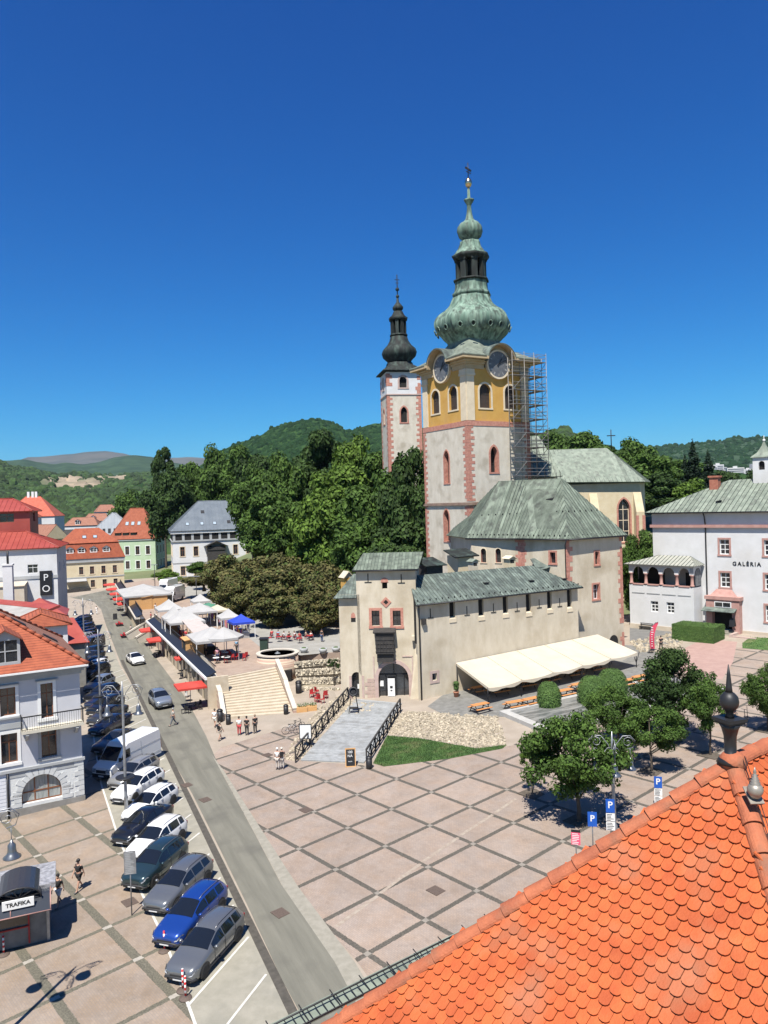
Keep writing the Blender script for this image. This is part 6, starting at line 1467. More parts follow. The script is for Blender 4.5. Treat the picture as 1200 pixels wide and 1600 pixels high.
def make_car(kind,paint,label,plain=False,rails=True,grp='cars parked along the kerb',rail_m=None):
 t=thing('parked_car',label,'car',(0,0,0),0,grp)
 ck=(kind,plain)
 if ck not in CARC:
  S=car_stations(kind);b=MB();b.cs=True;rings=[]
  for(x,wl_,zb,zbelt,wb,zt,wt)in S:
   zc=zb+(zbelt-zb)*.45
   half=[(0,zb),(wl_*.82,zb),(wl_*.97,zb+.10),(wl_,zc),(wb*1.0,zbelt-.06),(wb*.965,zbelt),(wt+(wb-wt)*.12,zt-(zt-zbelt)*.14),(wt*.90,zt-.0),(wt*.5,zt+.03),(0,zt+.038)]
   ring=[b.p((x,y,z))for y,z in half]+[b.p((x,-y,z))for y,z in half[-2:0:-1]]
   rings.append(ring)
  n=len(rings[0])
  for i in range(len(rings)-1):
   for k in range(n):b.face((rings[i][k],rings[i+1][k],rings[i+1][(k+1)%n],rings[i][(k+1)%n]))
  b.cs=False;b.face(rings[0]);b.face(rings[-1][::-1])
  D={'body':b.mesh('body',P_grey)}
  def P(i,k,off=.012):
   x,wl_,zb,zbelt,wb,zt,wt=S[i];zc=zb+(zbelt-zb)*.45
   half=[(0,zb),(wl_*.82,zb),(wl_*.97,zb+.10),(wl_,zc),(wb,zbelt-.06),(wb*.965,zbelt),(wt+(wb-wt)*.12,zt-(zt-zbelt)*.14),(wt*.90,zt),(wt*.5,zt+.03),(0,zt+.038)]
   return Vector((x,half[k][0],half[k][1]))
  i0,i1=5,(10 if kind!='sedan' else 8)
  if kind=='sedan':segs=[(4.7,6.55),(6.65,8.3)]
  elif kind=='suv':segs=[(4.8,6.6),(6.7,8.2),(8.35,9.4)]
  else:segs=[(4.75,6.6),(6.7,8.15),(8.3,9.5)]
  def PI(u,k):
   i=int(u);f=u-i;return P(i,k)*(1-f)+P(min(i+1,len(S)-1),k)*f
  sm={}
  for s_ in(1,-1):
   g=MB()
   for(u0,u1)in segs:
    st_=5;pr=None
    for q in range(st_+1):
     u=u0+(u1-u0)*q/st_;lo,hi=PI(u,5),PI(u,6);h=hi-lo
     a_=lo+h*.06;c_=lo+h*.97
     o_=Vector((0,.014,.004));a_=a_+o_;c_=c_+o_
     a_.y*=s_;c_.y*=s_
     if c_.z-a_.z<.03:pr=None;continue
     cur=(a_,c_)
     if pr:g.poly([pr[0],cur[0],cur[1],pr[1]]if s_<0 else[pr[1],cur[1],cur[0],pr[0]])
     pr=cur
   sm[s_]=g.mesh('side_window',m_carglass)
  D['sw']=sm
  g=MB();rows_=[]
  for u in(4.15,4.6,5.1,5.6,5.95):
   r_=[]
   for k,sg in((6,1),(7,1),(8,1),(9,1),(8,-1),(7,-1),(6,-1)):
    p=PI(u,k);p=Vector((p.x+.012,p.y*.965*sg,p.z+.016));r_.append(g.p(p))
   rows_.append(r_)
  g.cs=True
  for i in range(len(rows_)-1):
   for k in range(6):g.face((rows_[i][k],rows_[i][k+1],rows_[i+1][k+1],rows_[i+1][k]))
  D['ws']=g.mesh('windscreen',m_carglass)
  g=MB();rows_=[]
  rr=(9.9,10.2,10.6,10.95)if kind!='sedan' else(7.6,8.0,8.5,8.95)
  for u in rr:
   r_=[]
   for k,sg in((6,1),(7,1),(8,1),(9,1),(8,-1),(7,-1),(6,-1)):
    p=PI(u,k);p=Vector((p.x-.014,p.y*.95*sg,p.z+.012));r_.append(g.p(p))
   rows_.append(r_)
  for i in range(len(rows_)-1):
   for k in range(6):g.face((rows_[i][k],rows_[i][k+1],rows_[i+1][k+1],rows_[i+1][k]))
  D['rw']=g.mesh('rear_window',m_carglass)
  wr=.335 if kind!='suv' else.37;wxs=(S[0][0]-.88,S[-1][0]+.86)
  w_=MB();w_.T=Matrix.Rotation(pi/2,4,'X');w_.lathe([(wr*.62,-.11),(wr*.95,-.11),(wr,-.07),(wr,.07),(wr*.95,.11),(wr*.62,.11)],22);D['tyre']=w_.mesh('tyre',m_tyre)
  w_=MB();w_.T=Matrix.Rotation(pi/2,4,'X');w_.cyl((0,0,0),wr*.64,-.085,.085,20)
  for s_ in(-1,1):
   for k in range(5):
    a=2*pi*k/5;w_.bar((0.04*cos(a),.04*sin(a),s_*.098),(wr*.6*cos(a),wr*.6*sin(a),s_*.098),.05,.02)
  D['rim']=w_.mesh('rim',m_rim)
  w_=MB();w_.T=Matrix.Rotation(pi/2,4,'X');w_.cyl((0,0,0),wr*.60,-.09,.09,20);D['rimd']=w_.mesh('rim_well',m_plastic)
  D['wx']=wxs;D['wr']=wr
  arl=[]
  for x in wxs:
   for s_ in(1,-1):
    w_=MB();y=s_*(S[4][1]+.004);pts=[(x+(wr+.07)*cos(a),y,wr+(wr+.07)*sin(a))for a in[pi*k/14-.25 for k in range(15)]]+[(x-(wr+.07),y,.22),(x+(wr+.07),y,.22)]
    pts=[(x+(wr+.075)*cos(pi*k/14),y,wr+(wr+.075)*sin(pi*k/14))for k in range(15)]+[(x-wr-.075,y,.215),(x+wr+.075,y,.215)]
    w_.poly(pts if s_<0 else pts[::-1]);arl.append(w_.mesh('wheel_arch',m_plastic))
  D['arch']=arl
  D['seam']=[]
  for s_ in(1,-1):
   for u in(4.85,6.62,8.25):
    g=MB();a_,b_=PI(u,2),PI(u,3);c_=PI(u,5)
    pts=[Vector((q.x,s_*(q.y+.004),q.z))for q in(a_,b_,PI(u,4),c_)]
    for p_,q_ in zip(pts[:-1],pts[1:]):g.bar(p_,q_,.018,.012)
    D['seam'].append(g.mesh('door_seam',m_plastic))
  g=MB();x0_,z0_=S[0][0],S[0][2];g.cs=True
  pts=[PI(u,2)+Vector((.012,.012,.02))for u in(2.0,1.5,1.0,.5,0)];pts=pts+[Vector((p.x,-p.y,p.z))for p in pts[::-1]];g.tube(pts,.055,6);D['bump']=g.mesh('bumper',m_plastic)
  g=MB()
  for s_ in(1,-1):pp=[PI(u,2)for u in(2.9,4.5,6.5,8.5,9.8 if kind!='sedan' else 9.2)];g.tube([Vector((p.x,s_*(p.y+.0),p.z-.02))for p in pp],.05,5)
  D['sill']=g.mesh('sill',m_plastic)
  xf=S[1][0]
  def hl(s_):
   g=MB();
   pts=[PI(.35,4)+Vector((.02,.0,.0)),PI(1.0,4)+Vector((.015,.02,-.02)),PI(2.3,4)+Vector((0,.02,.02)),PI(2.1,5)+Vector((.01,.02,.02)),PI(1.1,5)+Vector((.03,.02,.02)),PI(.4,5)+Vector((.035,0,.0))]
   pts=[Vector((p.x,p.y*s_,p.z))for p in pts];c_=sum(pts,Vector())/6+Vector((.03,.02*s_,.02))
   for k in range(6):g.poly([pts[k],pts[(k+1)%6],c_]if s_>0 else[pts[(k+1)%6],pts[k],c_])
   return g.mesh('headlight',m_lampg)
  D['hl']={1:hl(1),-1:hl(-1)}
  def tl(s_):
   g=MB();x,z=S[-2][0]-.02,S[-2][3];y=S[-2][4]
   g.box(x-.03,min(s_*(y-.3),s_*(y+.0)),z-.18,x+.10,max(s_*(y-.3),s_*(y+.0)),z);return g.mesh('tail_light',m_tail)
  D['tl']={1:tl(1),-1:tl(-1)}
  g=MB();x0_,z0_=S[0][0],S[0][2];g.box(x0_-.05,-.42,z0_+.1,x0_+.025,.42,z0_+.24);g.box(x0_-.1,-.62,z0_-.04,x0_-.005,.62,z0_+.06);D['grille']=g.mesh('grille',m_plastic)
  g=MB();g.box(x0_+.025,-.26,z0_+.0,x0_+.04,.26,z0_+.11);D['plate']=g.mesh('number_plate',m_plate)
  g=MB();g.box(S[-1][0]-.02,-.26,.70,S[-1][0]-.005,.26,.81);D['plater']=g.mesh('number_plate',m_plate)
  def mir(s_):
   g=MB();p=PI(4.9,5);g.ball((p.x,s_*(p.y+.13),p.z+.07),.10,8,6,.75);g.bar((p.x,s_*(p.y-.02),p.z+.02),(p.x,s_*(p.y+.1),p.z+.05),.05);return g.mesh('wing_mirror',P_grey)
  D['mir']={1:mir(1),-1:mir(-1)}
  def rail(s_):
   g=MB();g.tube([Vector((PI(u,7).x,s_*PI(u,7).y*.99,PI(u,7).z+(.045 if 0<q<6 else.0)))for q,u in enumerate([6.1+k*(3.5)/6 for k in range(7)])],.018,5);return g.mesh('roof_rail',m_rim)
  D['rail']={1:rail(1),-1:rail(-1)}
  g=MB();g.lathe([(.02,0),(.012,.06),(.0,.09)],6,(S[9][0],0,S[9][5]+.03));D['fin']=g.mesh('antenna',m_plastic)
  def dh(s_):
   g=MB()
   for u in(6.35,8.0):p=PI(u,4);g.box(p.x-.09,min(s_*p.y,s_*(p.y+.025)),p.z-.05,p.x+.07,max(s_*p.y,s_*(p.y+.025)),p.z-.02)
   return g.mesh('door_handle',m_rim)
  D['dh']={1:dh(1),-1:dh(-1)}
  CARC[ck]=D
 D=CARC[ck]
 body=link('body',D['body'],t);setmat(body,paint)
 link('windscreen',D['ws'],t);link('rear_window',D['rw'],t)
 for s_ in(1,-1):
  link('side_window',D['sw'][s_],t);link('headlight',D['hl'][s_],t);link('tail_light',D['tl'][s_],t)
  m_=link('wing_mirror',D['mir'][s_],t);setmat(m_,paint)
  if rails:link('roof_rail',D['rail'][s_],t)
  link('door_handle',D['dh'][s_],body)
 for am_ in D['arch']:link('wheel_arch',am_,body)
 if not plain:
  for sm_ in D['seam']:link('door_seam',sm_,body)
  link('bumper',D['bump'],t);link('sill',D['sill'],t)
 for x in D['wx']:
  for s_ in(1,-1):
   w_=link('wheel',D['tyre'],t,(x,s_*.80 if kind!='suv' else s_*.83,D['wr']));link('rim',D['rim'],w_);link('rim_well',D['rimd'],w_)
 link('grille',D['grille'],t);link('number_plate',D['plate'],t);link('number_plate',D['plater'],t);link('antenna',D['fin'],t)
 return t
def put(o,P,az,lift=.02):
 """az: heading of the nose, angle in plan from +X; tilt onto the sloping ground"""
 o.location=(P[0],P[1],gz(P[0],P[1])+lift)
 n=Vector((-GX,-GY,1)).normalized();f=Vector((cos(az),sin(az),0));f=(f-n*f.dot(n)).normalized();l_=n.cross(f)
 o.rotation_euler=Matrix((f,l_,n)).transposed().to_euler()
heading=atan2(-4.5,-1.62)
FR=[(-10.0,34.3),(-11.45,37.15),(-12.95,40.3),(-15.0,42.8),(-15.9,46.0),(-17.7,48.9),(-18.1,52.4),(-20.3,55.8),(-21.5,58.9)]
F0=Vector((-9.6,34.3,0))
def slot(i,back=2.3,dx=0.0):
 f=Vector((*FR[i],0))if i in range(9)else Vector((-21.5,58.9,0))+Vector((-1.36,3.1,0))*(i-8)-Vector((.8,.3,0))
 f=f-pdir*dx;return(f.x+pdir.x*back,f.y+pdir.y*back)
cars=[(0,'wagon',P_grey,'grey estate car nearest the camera at the end of the parked row',0),(1,'wagon',P_blue,'bright blue estate car between two grey cars',0),(2,'wagon',P_grey,'grey estate car behind the bright blue one',0),(3,'suv',P_teal,'dark teal sports utility car with silver rails beside a white car',0),(4,'suv',P_white,'white estate car between the dark teal car and the black saloon',0),(5,'sedan',P_black,'black saloon car beside the tall lamp post',0),(6,'wagon',P_white,'white estate car with a dark blue bonnet badge patch next to the black saloon',.3),(7,'wagon',P_white,'white estate car with dark grille behind the lamp post',.0),(8,'wagon',P_silver,'silver beige estate car parked beside the white van',.2)]
for i,kd,pt_,lb_,dx in cars:
 c_=make_car(kd,pt_,lb_,rails=(pt_ is not P_black));put(c_,slot(i,dx=dx),heading)
far=[(10.9,'sedan',P_dkgrey,'dark grey car half hidden behind the white van'),(12.7,'sedan',P_navy,'navy blue hatchback just beyond the white van'),(13.8,'sedan',P_dkgrey,'dark grey saloon beyond the navy hatchback'),(14.8,'suv',P_black,'black off-road car in the shade of the corner house'),(15.8,'sedan',P_navy,'dark blue saloon in the shade further up the row'),(16.8,'wagon',P_black,'black estate car in the shade further up the row'),(18.2,'suv',P_lblue,'grey blue car with a pale bonnet parked beside an empty bay'),(20.6,'suv',P_black,'black car with sunlit roof under the second lamp post'),(21.6,'wagon',P_white,'white car squeezed between black cars up the street'),(22.6,'sedan',P_black,'black saloon behind the squeezed white car'),(24.0,'sedan',P_dkgrey,'dark grey car below the small red awning'),(25.0,'wagon',P_navy,'navy estate car in front of the blue van'),(29.0,'suv',P_black,'black car just beyond the blue van'),(30.2,'wagon',P_dkgrey,'dark grey estate near the top of the street'),(31.4,'sedan',P_navy,'dark blue saloon near the top of the street'),(32.6,'wagon',P_lblue,'steel blue car near the top of the street'),(33.8,'sedan',P_black,'black saloon near the top end of the row'),(35.0,'suv',P_dkgrey,'dark grey off-road car at the top end of the row'),(36.2,'wagon',P_navy,'last dark car of the row below the yellow house')]
for i,kd,pt_,lb_ in far:
 c_=make_car(kd,pt_,lb_,rails=False);put(c_,slot(i),heading+(.12 if i>18 else 0))
rdir=Vector((-cd.x,-cd.y,0));rh=atan2(rdir.y,rdir.x)
c_=make_car('sedan',P_white,'white saloon car driving down the road past the red umbrellas',rails=False,grp=None);P=G(212,1036);put(c_,(P.x,P.y),rh+.12);c_.name='moving_car'
c_=make_car('suv',P_lblue,'silver grey car driving down the road behind the crossing pedestrian',grp=None);P=G(251,1102);put(c_,(P.x,P.y),rh+.1);c_.name='moving_car'
# ---- vans ----
def make_van(paint,label,L=6.0,H=2.6,W_=2.0,camper=False,name='delivery_van',cat='van'):
 t=thing(name,label,cat)
 x1=L/2;b=MB();b.cs=False
 prof=[(-x1,.35),(-x1,H-.25),(-x1+.12,H),(x1-2.1,H+.02),(x1-1.75,H-.18),(x1-.85,1.35),(x1-.12,1.08),(x1,.85),(x1,.35)]
 if camper:prof=[(-x1,.35),(-x1,H+.15),(-x1+.15,H+.25),(x1-1.6,H+.25),(x1-1.1,H-.2),(x1-1.15,2.0),(x1-.75,1.3),(x1-.1,1.05),(x1,.8),(x1,.35)]
 hw=W_/2;n=len(prof);rows_=[]
 for s_,k_ in((-1,0),(-1,1),(1,1),(1,0)):
  pass
 layers=[(-hw,0),(-hw+.10,.0),(hw-.10,.0),(hw,0)]
 ins=.12
 def pt(q,y,inset):
  x,z=q;cx,cz=0,H*.5;d=Vector((x-cx,z-cz));
  return(x-(ins if x>0 else-ins)*inset*.6,y,z-(ins*inset if z>H*.6 else 0))
 rw=[[b.p(pt(q,-hw,1))for q in prof],[b.p(pt(q,-hw+.14,0))for q in prof],[b.p(pt(q,hw-.14,0))for q in prof],[b.p(pt(q,hw,1))for q in prof]]
 for a_,c__ in zip(rw[:-1],rw[1:]):
  for k in range(n):b.face((a_[k],c__[k],c__[(k+1)%n],a_[(k+1)%n]))
 b.face(rw[0]);b.face(rw[-1][::-1]);body=b.build('body',paint,t)
 g=MB()
 if camper:A_,B_=Vector((x1-1.13,0,1.95)),Vector((x1-.78,0,1.35))
 else:A_,B_=Vector((x1-1.70,0,H-.28)),Vector((x1-.90,0,1.42))
 dv=Vector((.025,0,.025));g.poly([A_+dv+Vector((0,-hw+.2,0)),A_+dv+Vector((0,hw-.2,0)),B_+dv+Vector((0,hw-.12,0)),B_+dv+Vector((0,-hw+.12,0))]);g.build('windscreen',m_carglass,t)
 for s_ in(-1,1):
  y=s_*(hw+.012);g=MB();q=[(x1-2.35,1.35),(x1-1.25,1.35),(x1-1.75,2.05),(x1-2.35,2.05)];
  if camper:q=[(x1-1.9,1.35),(x1-1.0,1.35),(x1-1.3,1.9),(x1-1.9,1.9)]
  g.poly([(a,y,z)for a,z in(q if s_<0 else q[::-1])]);g.build('side_window',m_carglass,t)
  g=MB();g.box(x1-1.1,min(y,y+s_*.22),1.35,x1-.98,max(y,y+s_*.22),1.65);g.build('wing_mirror',m_plastic,t)
  g=MB();g.box(x1-.10,min(s_*(hw-.45),s_*(hw-.1)),.75,x1+.02,max(s_*(hw-.45),s_*(hw-.1)),1.0);g.build('headlight',m_lampg,t)
  g=MB();g.box(-x1-.02,min(s_*(hw-.2),s_*(hw-.03)),.8,-x1+.05,max(s_*(hw-.2),s_*(hw-.03)),1.5);g.build('tail_light',m_tail,t)
  g=MB();y2=s_*(hw+.006)
  for z_ in(.62,1.62):g.box(-x1+.15,min(y2,y2+s_*.012),z_,x1-2.4,max(y2,y2+s_*.012),z_+.03)
  g.box(x1-3.7,min(y2,y2+s_*.01),.5,x1-3.68,max(y2,y2+s_*.01),H-.35);g.build('side_seam',m_greytrim,body)
  for x in(x1-1.05,-x1+1.25):
   w_=MB();w_.T=Matrix.Rotation(pi/2,4,'X');w_.lathe([(.2,-.12),(.34,-.12),(.36,-.08),(.36,.08),(.34,.12),(.2,.12)],18);o=w_.build('wheel',m_tyre,t,(x,s_*(hw-.11),.36));w_=MB();w_.T=Matrix.Rotation(pi/2,4,'X');w_.cyl((0,0,0),.21,-.1,.1,14);w_.build('rim',m_rim,o)
 g=MB();g.box(x1-.03,-hw+.1,.33,x1+.03,hw-.1,.62);g.box(x1-.04,-.5,.68,x1+.015,.5,.92);g.build('bumper',m_plastic,t)
 g=MB();g.box(x1+.03,-.26,.4,x1+.045,.26,.51);g.build('number_plate',m_plate,t)
 return t
v=make_van(P_white,'long white delivery van with its nose in the shade of the corner house',L=6.2,H=2.55);put(v,(-23.3+pdir.x*3.1,60.9+pdir.y*3.1),heading-.06)
v=make_van(P_blue,'dark blue van parked among dark cars up the street',L=5.2,H=2.1,name='parked_van');setmat(v.children[0],P_navy);put(v,slot(26.6,2.6),heading+.1)
v=make_van(P_white,'white camper van with a wide cab facing the market tents',L=6.4,H=2.75,camper=True,name='camper_van',cat='camper van');P=AZ(272,938,3.4);v.location=P;v.rotation_euler=(0,0,radians(-100))
v=make_van(P_white,'white box van standing behind the camper van',L=6.4,H=2.9,camper=True,name='camper_van',cat='camper van');P=AZ(262,926,3.4);v.location=P;v.rotation_euler=(0,0,radians(-100))
#                    PEOPLE
def skin(name,verts,edges,radii,root=0,mat=None,sub=1):
 me=bpy.data.meshes.new(name);me.from_pydata(verts,edges,[]);o=bpy.data.objects.new('tmp',me);COL.objects.link(o)
 o.modifiers.new('s','SKIN');
 for i,r in enumerate(radii):me.skin_vertices[0].data[i].radius=r if isinstance(r,tuple)else(r,r)
 me.skin_vertices[0].data[root].use_root=True
 m2=o.modifiers.new('u','SUBSURF');m2.levels=sub;m2.render_levels=sub
 dg=bpy.context.evaluated_depsgraph_get();r=bpy.data.meshes.new_from_object(o.evaluated_get(dg));bpy.data.objects.remove(o);r.name=name
 r.materials.clear();r.materials.append(mat);r.polygons.foreach_set('use_smooth',[True]*len(r.polygons));return r
def person_meshes(pose):
# joints in metres, facing +x, 1.74 m tall
 walk=pose.startswith('walk');sit=pose=='sit';carry=pose=='hold'
 st=.22 if walk else.03
 V=[];E=[];Rr=[]
 def v(p,r,parent=None):
  V.append(Vector(p));Rr.append(r)
  if parent is not None:E.append((parent,len(V)-1))
  return len(V)-1
 hz=.93 if not sit else.50
 pel=v((0,0,hz),(.13,.15));
 ch=v((.01,0,hz+.28),(.11,.15),pel);sh=v((0,0,hz+.48),(.085,.13),ch);nk=v((.01,0,hz+.56),.052,sh);hd0=v((.015,0,hz+.62),(.075,.065),nk);hd1=v((.02,0,hz+.70),(.10,.078),hd0);hd2=v((.0,0,hz+.78),(.075,.065),hd1);ns=v((.115,0,hz+.675),.014,hd1)
 arms={}
 for s_ in(1,-1):
  a=v((0,s_*.175,hz+.47),.05,sh)
  sw=(st*.9*s_ if walk else 0)
  if carry:el=v((.03,s_*.23,hz+.22),.042,a);wr=v((.24,s_*.10,hz+.24),.03,el);pm=v((.30,s_*.06,hz+.26),(.035,.018),wr);d=Vector((.5,-s_*.25,.2))
  elif sit:el=v((.06,s_*.22,hz+.22),.042,a);wr=v((.28,s_*.15,hz+.20),.03,el);pm=v((.34,s_*.13,hz+.20),(.035,.018),wr);d=Vector((.6,-s_*.1,0))
  else:el=v((-sw*.4-.01,s_*.225,hz+.20),.042,a);wr=v((-sw+.04,s_*.235,hz-.04),.03,el);pm=v((-sw+.05,s_*.235,hz-.11),(.035,.018),wr);d=Vector((.1,0,-.6))
  p0=V[pm]
  for k,(ln,of)in enumerate(((.055,-.03),(.065,-.01),(.06,.01),(.048,.028))):f1=v(p0+d.normalized()*(.03+ln*.5)+Vector((of,0,0)),.0095,pm);v(p0+d.normalized()*(.03+ln)+Vector((of+.008,0,0)),.0085,f1)
  v(p0+d.normalized()*.02+Vector((.045,0,0)),.010,pm);arms[s_]=(a,el,wr)
  hp=v((0,s_*.095,hz-.06),.088,pel);f=s_*st if walk else 0
  if sit:kn=v((.42,s_*.12,hz-.02),.062,hp);an_=v((.44,s_*.12,.08),.04,kn);to=v((.58,s_*.13,.03),(.04,.03),an_)
  else:kn=v((f*.6+.03,s_*.10,.49),.062,hp);an_=v((f*1.35-.03*(1 if f<0 else 0),s_*.10,.09+(.06 if f<0 else 0)),.04,kn);to=v((f*1.35+.16,s_*.11,.035+(.01 if f<0 else 0)),(.04,.03),an_)
  arms[('leg',s_)]=(hp,kn,an_,to)
 body=skin('body',V,E,Rr,0,M('skin_tone',(0.45,0.26,0.18),rough=.6))
 SV=[V[0]+Vector((0,0,.02)),V[1],V[2]];SE=[(0,1),(1,2)];SR=[(.145,.17),(.135,.185),(.11,.175)]
 for s_ in(1,-1):
  a,el,wr=arms[s_];i=len(SV);SV+=[V[a],V[a]+(V[el]-V[a])*.75];SE+=[(2,i),(i,i+1)];SR+=[.075,.066]
 shirt=skin('shirt',SV,SE,SR,0,m_white)
 SV2=list(SV);SE2=list(SE);SR2=list(SR)
 def legs(frac):
  TV=[V[0]+Vector((0,0,.0))];TE=[];TR=[(.142,.165)]
  for s_ in(1,-1):
   hp,kn,an_,to=arms[('leg',s_)];i=len(TV)
   if frac>.9:TV+=[V[hp],V[kn],V[an_]+Vector((0,0,.02))];TE+=[(0,i),(i,i+1),(i+1,i+2)];TR+=[.10,.078,.062]
   else:TV+=[V[hp],V[hp]+(V[kn]-V[hp])*.85];TE+=[(0,i),(i,i+1)];TR+=[.105,.09]
  return skin('trousers',TV,TE,TR,0,m_white)
 tr=legs(1);sh_=legs(.5)
 h=MB();c=V[hd1];h.cs=True
 h.lathe([(.1*sin(pi*k/10),-.115*cos(pi*k/10))for k in range(4,11)],14,(c.x-.018,0,c.z+.03));hair=h.mesh('hair',m_black)
 shoes=MB()
 for s_ in(1,-1):
  hp,kn,an_,to=arms[('leg',s_)];a,t_=V[an_],V[to];shoes.tube([a+Vector((-.05,0,-.05)),a+Vector((.03,0,-.045)),t_+Vector((.05,0,0))],[.045,.05,.038],8)
 return dict(body=body,shirt=shirt,trousers=tr,shorts=sh_,hair=hair,shoes=shoes.mesh('shoes',m_black))
PM={}
def person(label,P,az,pose='stand',shirt=(.6,.6,.6),legs=(.05,.06,.1),short=False,hair=(.05,.03,.02),h=1.74,group=None,shoes=(.1,.1,.1),extra=None):
 if pose not in PM:PM[pose]=person_meshes(pose)
 D=PM[pose]
 def cm(pre,c):return M('%s_%02d_%02d_%02d'%(pre,int(c[0]*99),int(c[1]*99),int(c[2]*99)),c,rough=.85)
 t=thing('person',label,'person',P,az,group);k=h/1.74;t.scale=(k,k,k)
 link('body',D['body'],t);o=link('shirt',D['shirt'],t);setmat(o,cm('cloth',shirt));o=link('shorts' if short else 'trousers',D['shorts' if short else 'trousers'],t);setmat(o,cm('cloth',legs))
 o=link('hair',D['hair'],t);setmat(o,cm('hair',hair));o=link('shoes',D['shoes'],t);setmat(o,cm('shoe',shoes))
 if extra=='bag':
  mb=MB();mb.prism([(-.24,-.13),(-.14,-.15),(-.14,.15),(-.24,.13)],1.08,1.45);mb.build('backpack',m_black,t)
 if extra=='cap':
  mb=MB();mb.lathe([(.105,0),(.10,.06),(.05,.10),(.0,.11)],12,(.0,0,1.665));mb.prism([(.07,-.07),(.17,-.05),(.17,.05),(.07,.07)],1.665,1.68);mb.build('cap',m_black,t)
 if extra=='hat':
  mb=MB();mb.lathe([(.19,0),(.19,.015),(.10,.02),(.09,.10),(.0,.115)],14,(.0,0,1.68));mb.build('sun_hat',m_canvas,t)
 return t
def pxp(x,y,dz=0.0):p=G(x,y);p.z=gz(p.x,p.y)+dz+.02;return p
BLK=(.012,.012,.013);WHT=(.72,.72,.70)
person('man in black cap, black shirt and black shorts walking on the left square',pxp(124,1391),radians(-110),'walk',BLK,BLK,True,BLK,1.80,extra='cap')
person('man in black shirt and white shorts walking beside the newspaper kiosk',pxp(92,1415),radians(-100),'walk',BLK,WHT,True,BLK,1.76)
person('pedestrian in light shirt and grey trousers crossing the road before the silver car',pxp(271,1134),radians(200),'walk',(.45,.44,.40),(.12,.13,.15),False,(.3,.3,.3),1.76)
person('person in white shirt and pale shorts near the foot of the stairs',pxp(336,1136),radians(80),'walk',WHT,(.6,.57,.5),True,(.1,.07,.05),1.78)
person('person with a pale bag strap and cream shirt walking toward the stairs',pxp(344,1157),radians(60),'walk',(.62,.56,.45),(.45,.38,.3),True,(.25,.2,.15),1.7,extra='bag')
person('person in white top and red trousers standing with two dark dressed people',pxp(374,1149),radians(100),'stand',WHT,(.45,.04,.05),False,(.05,.04,.03),1.76)
person('middle person in black clothes of the three below the stairs',pxp(386,1149),radians(90),'stand',BLK,BLK,False,BLK,1.78)
person('right hand person in black clothes of the three below the stairs',pxp(399,1146),radians(120),'stand',BLK,BLK,False,(.3,.22,.15),1.78)
person('white haired person in pale clothes standing left of the bridge end',pxp(434,1203),radians(70),'stand',(.65,.63,.6),(.5,.45,.4),False,(.7,.7,.68),1.78)
person('person in dark top and pale trousers beside the white haired person',pxp(441,1202),radians(90),'stand',(.06,.05,.06),(.5,.45,.4),False,(.65,.6,.5),1.76,extra='bag')
person('person in white dress walking up the empty road near the far parked cars',pxp(151,960),radians(100),'walk',WHT,WHT,False,(.1,.07,.05),1.75)
person('person in pale top and dark jeans walking by the red benches',pxp(205,992),radians(150),'walk',(.5,.48,.45),(.05,.06,.1),False,BLK,1.75)
person('person in white clothes beside the nearest red umbrella of the restaurant',pxp(291,1090),radians(60),'stand',WHT,WHT,False,BLK,1.75)
person('person in black clothes walking past the pink feather flag',pxp(1033,1016),radians(80),'walk',BLK,BLK,False,BLK,1.78)
person('person in dark blue clothes at the right edge beyond the tall finial',pxp(1148,1116),radians(-60),'hold',(.03,.05,.14),(.02,.025,.05),False,BLK,1.75)
#          UPPER TERRACE, STAIRS, RESTAURANT ROW, MARKET
TZ=3.2
m_terr=M('terrace_pavers',(0.30,0.22,0.17),(0.36,0.28,0.22),scale=1.2,rough=.9,c3=(0.26,0.20,0.16),s3=.4)
m_terrg=M('terrace_grey',(0.26,0.25,0.22),(0.32,0.31,0.28),scale=.8,rough=.9)
m_sand=M('sandstone_cladding',(0.46,0.385,0.28),(0.54,0.465,0.355),scale=1.4,rough=.9)
m_coping=M('pale_coping',(0.50,0.45,0.37),(0.57,0.52,0.44),scale=2,rough=.8)
def T(x,y,z=TZ):return AZ(x,y,z)
tp=[T(318,1052),T(338,1060),T(430,1042),T(438,1026),T(455,1020),T(470,1022),T(531,1020),T(531,985),Vector((8,118,TZ)),Vector((2,175,TZ)),T(290,925),T(240,905),T(190,912),T(232,975)]
mb=MB();mb.prism([(q.x,q.y)for q in tp],-.2,TZ);o=mb.build('terrace',m_terr);o['kind']='structure'
mb=MB();mb.poly([(q.x,q.y,TZ+.006)for q in(T(531,983),T(531,1018),T(470,1024),T(405,1010),T(345,960),T(280,928),T(300,910),T(420,960))]);
mb.build('path',m_terrg)['kind']='structure'
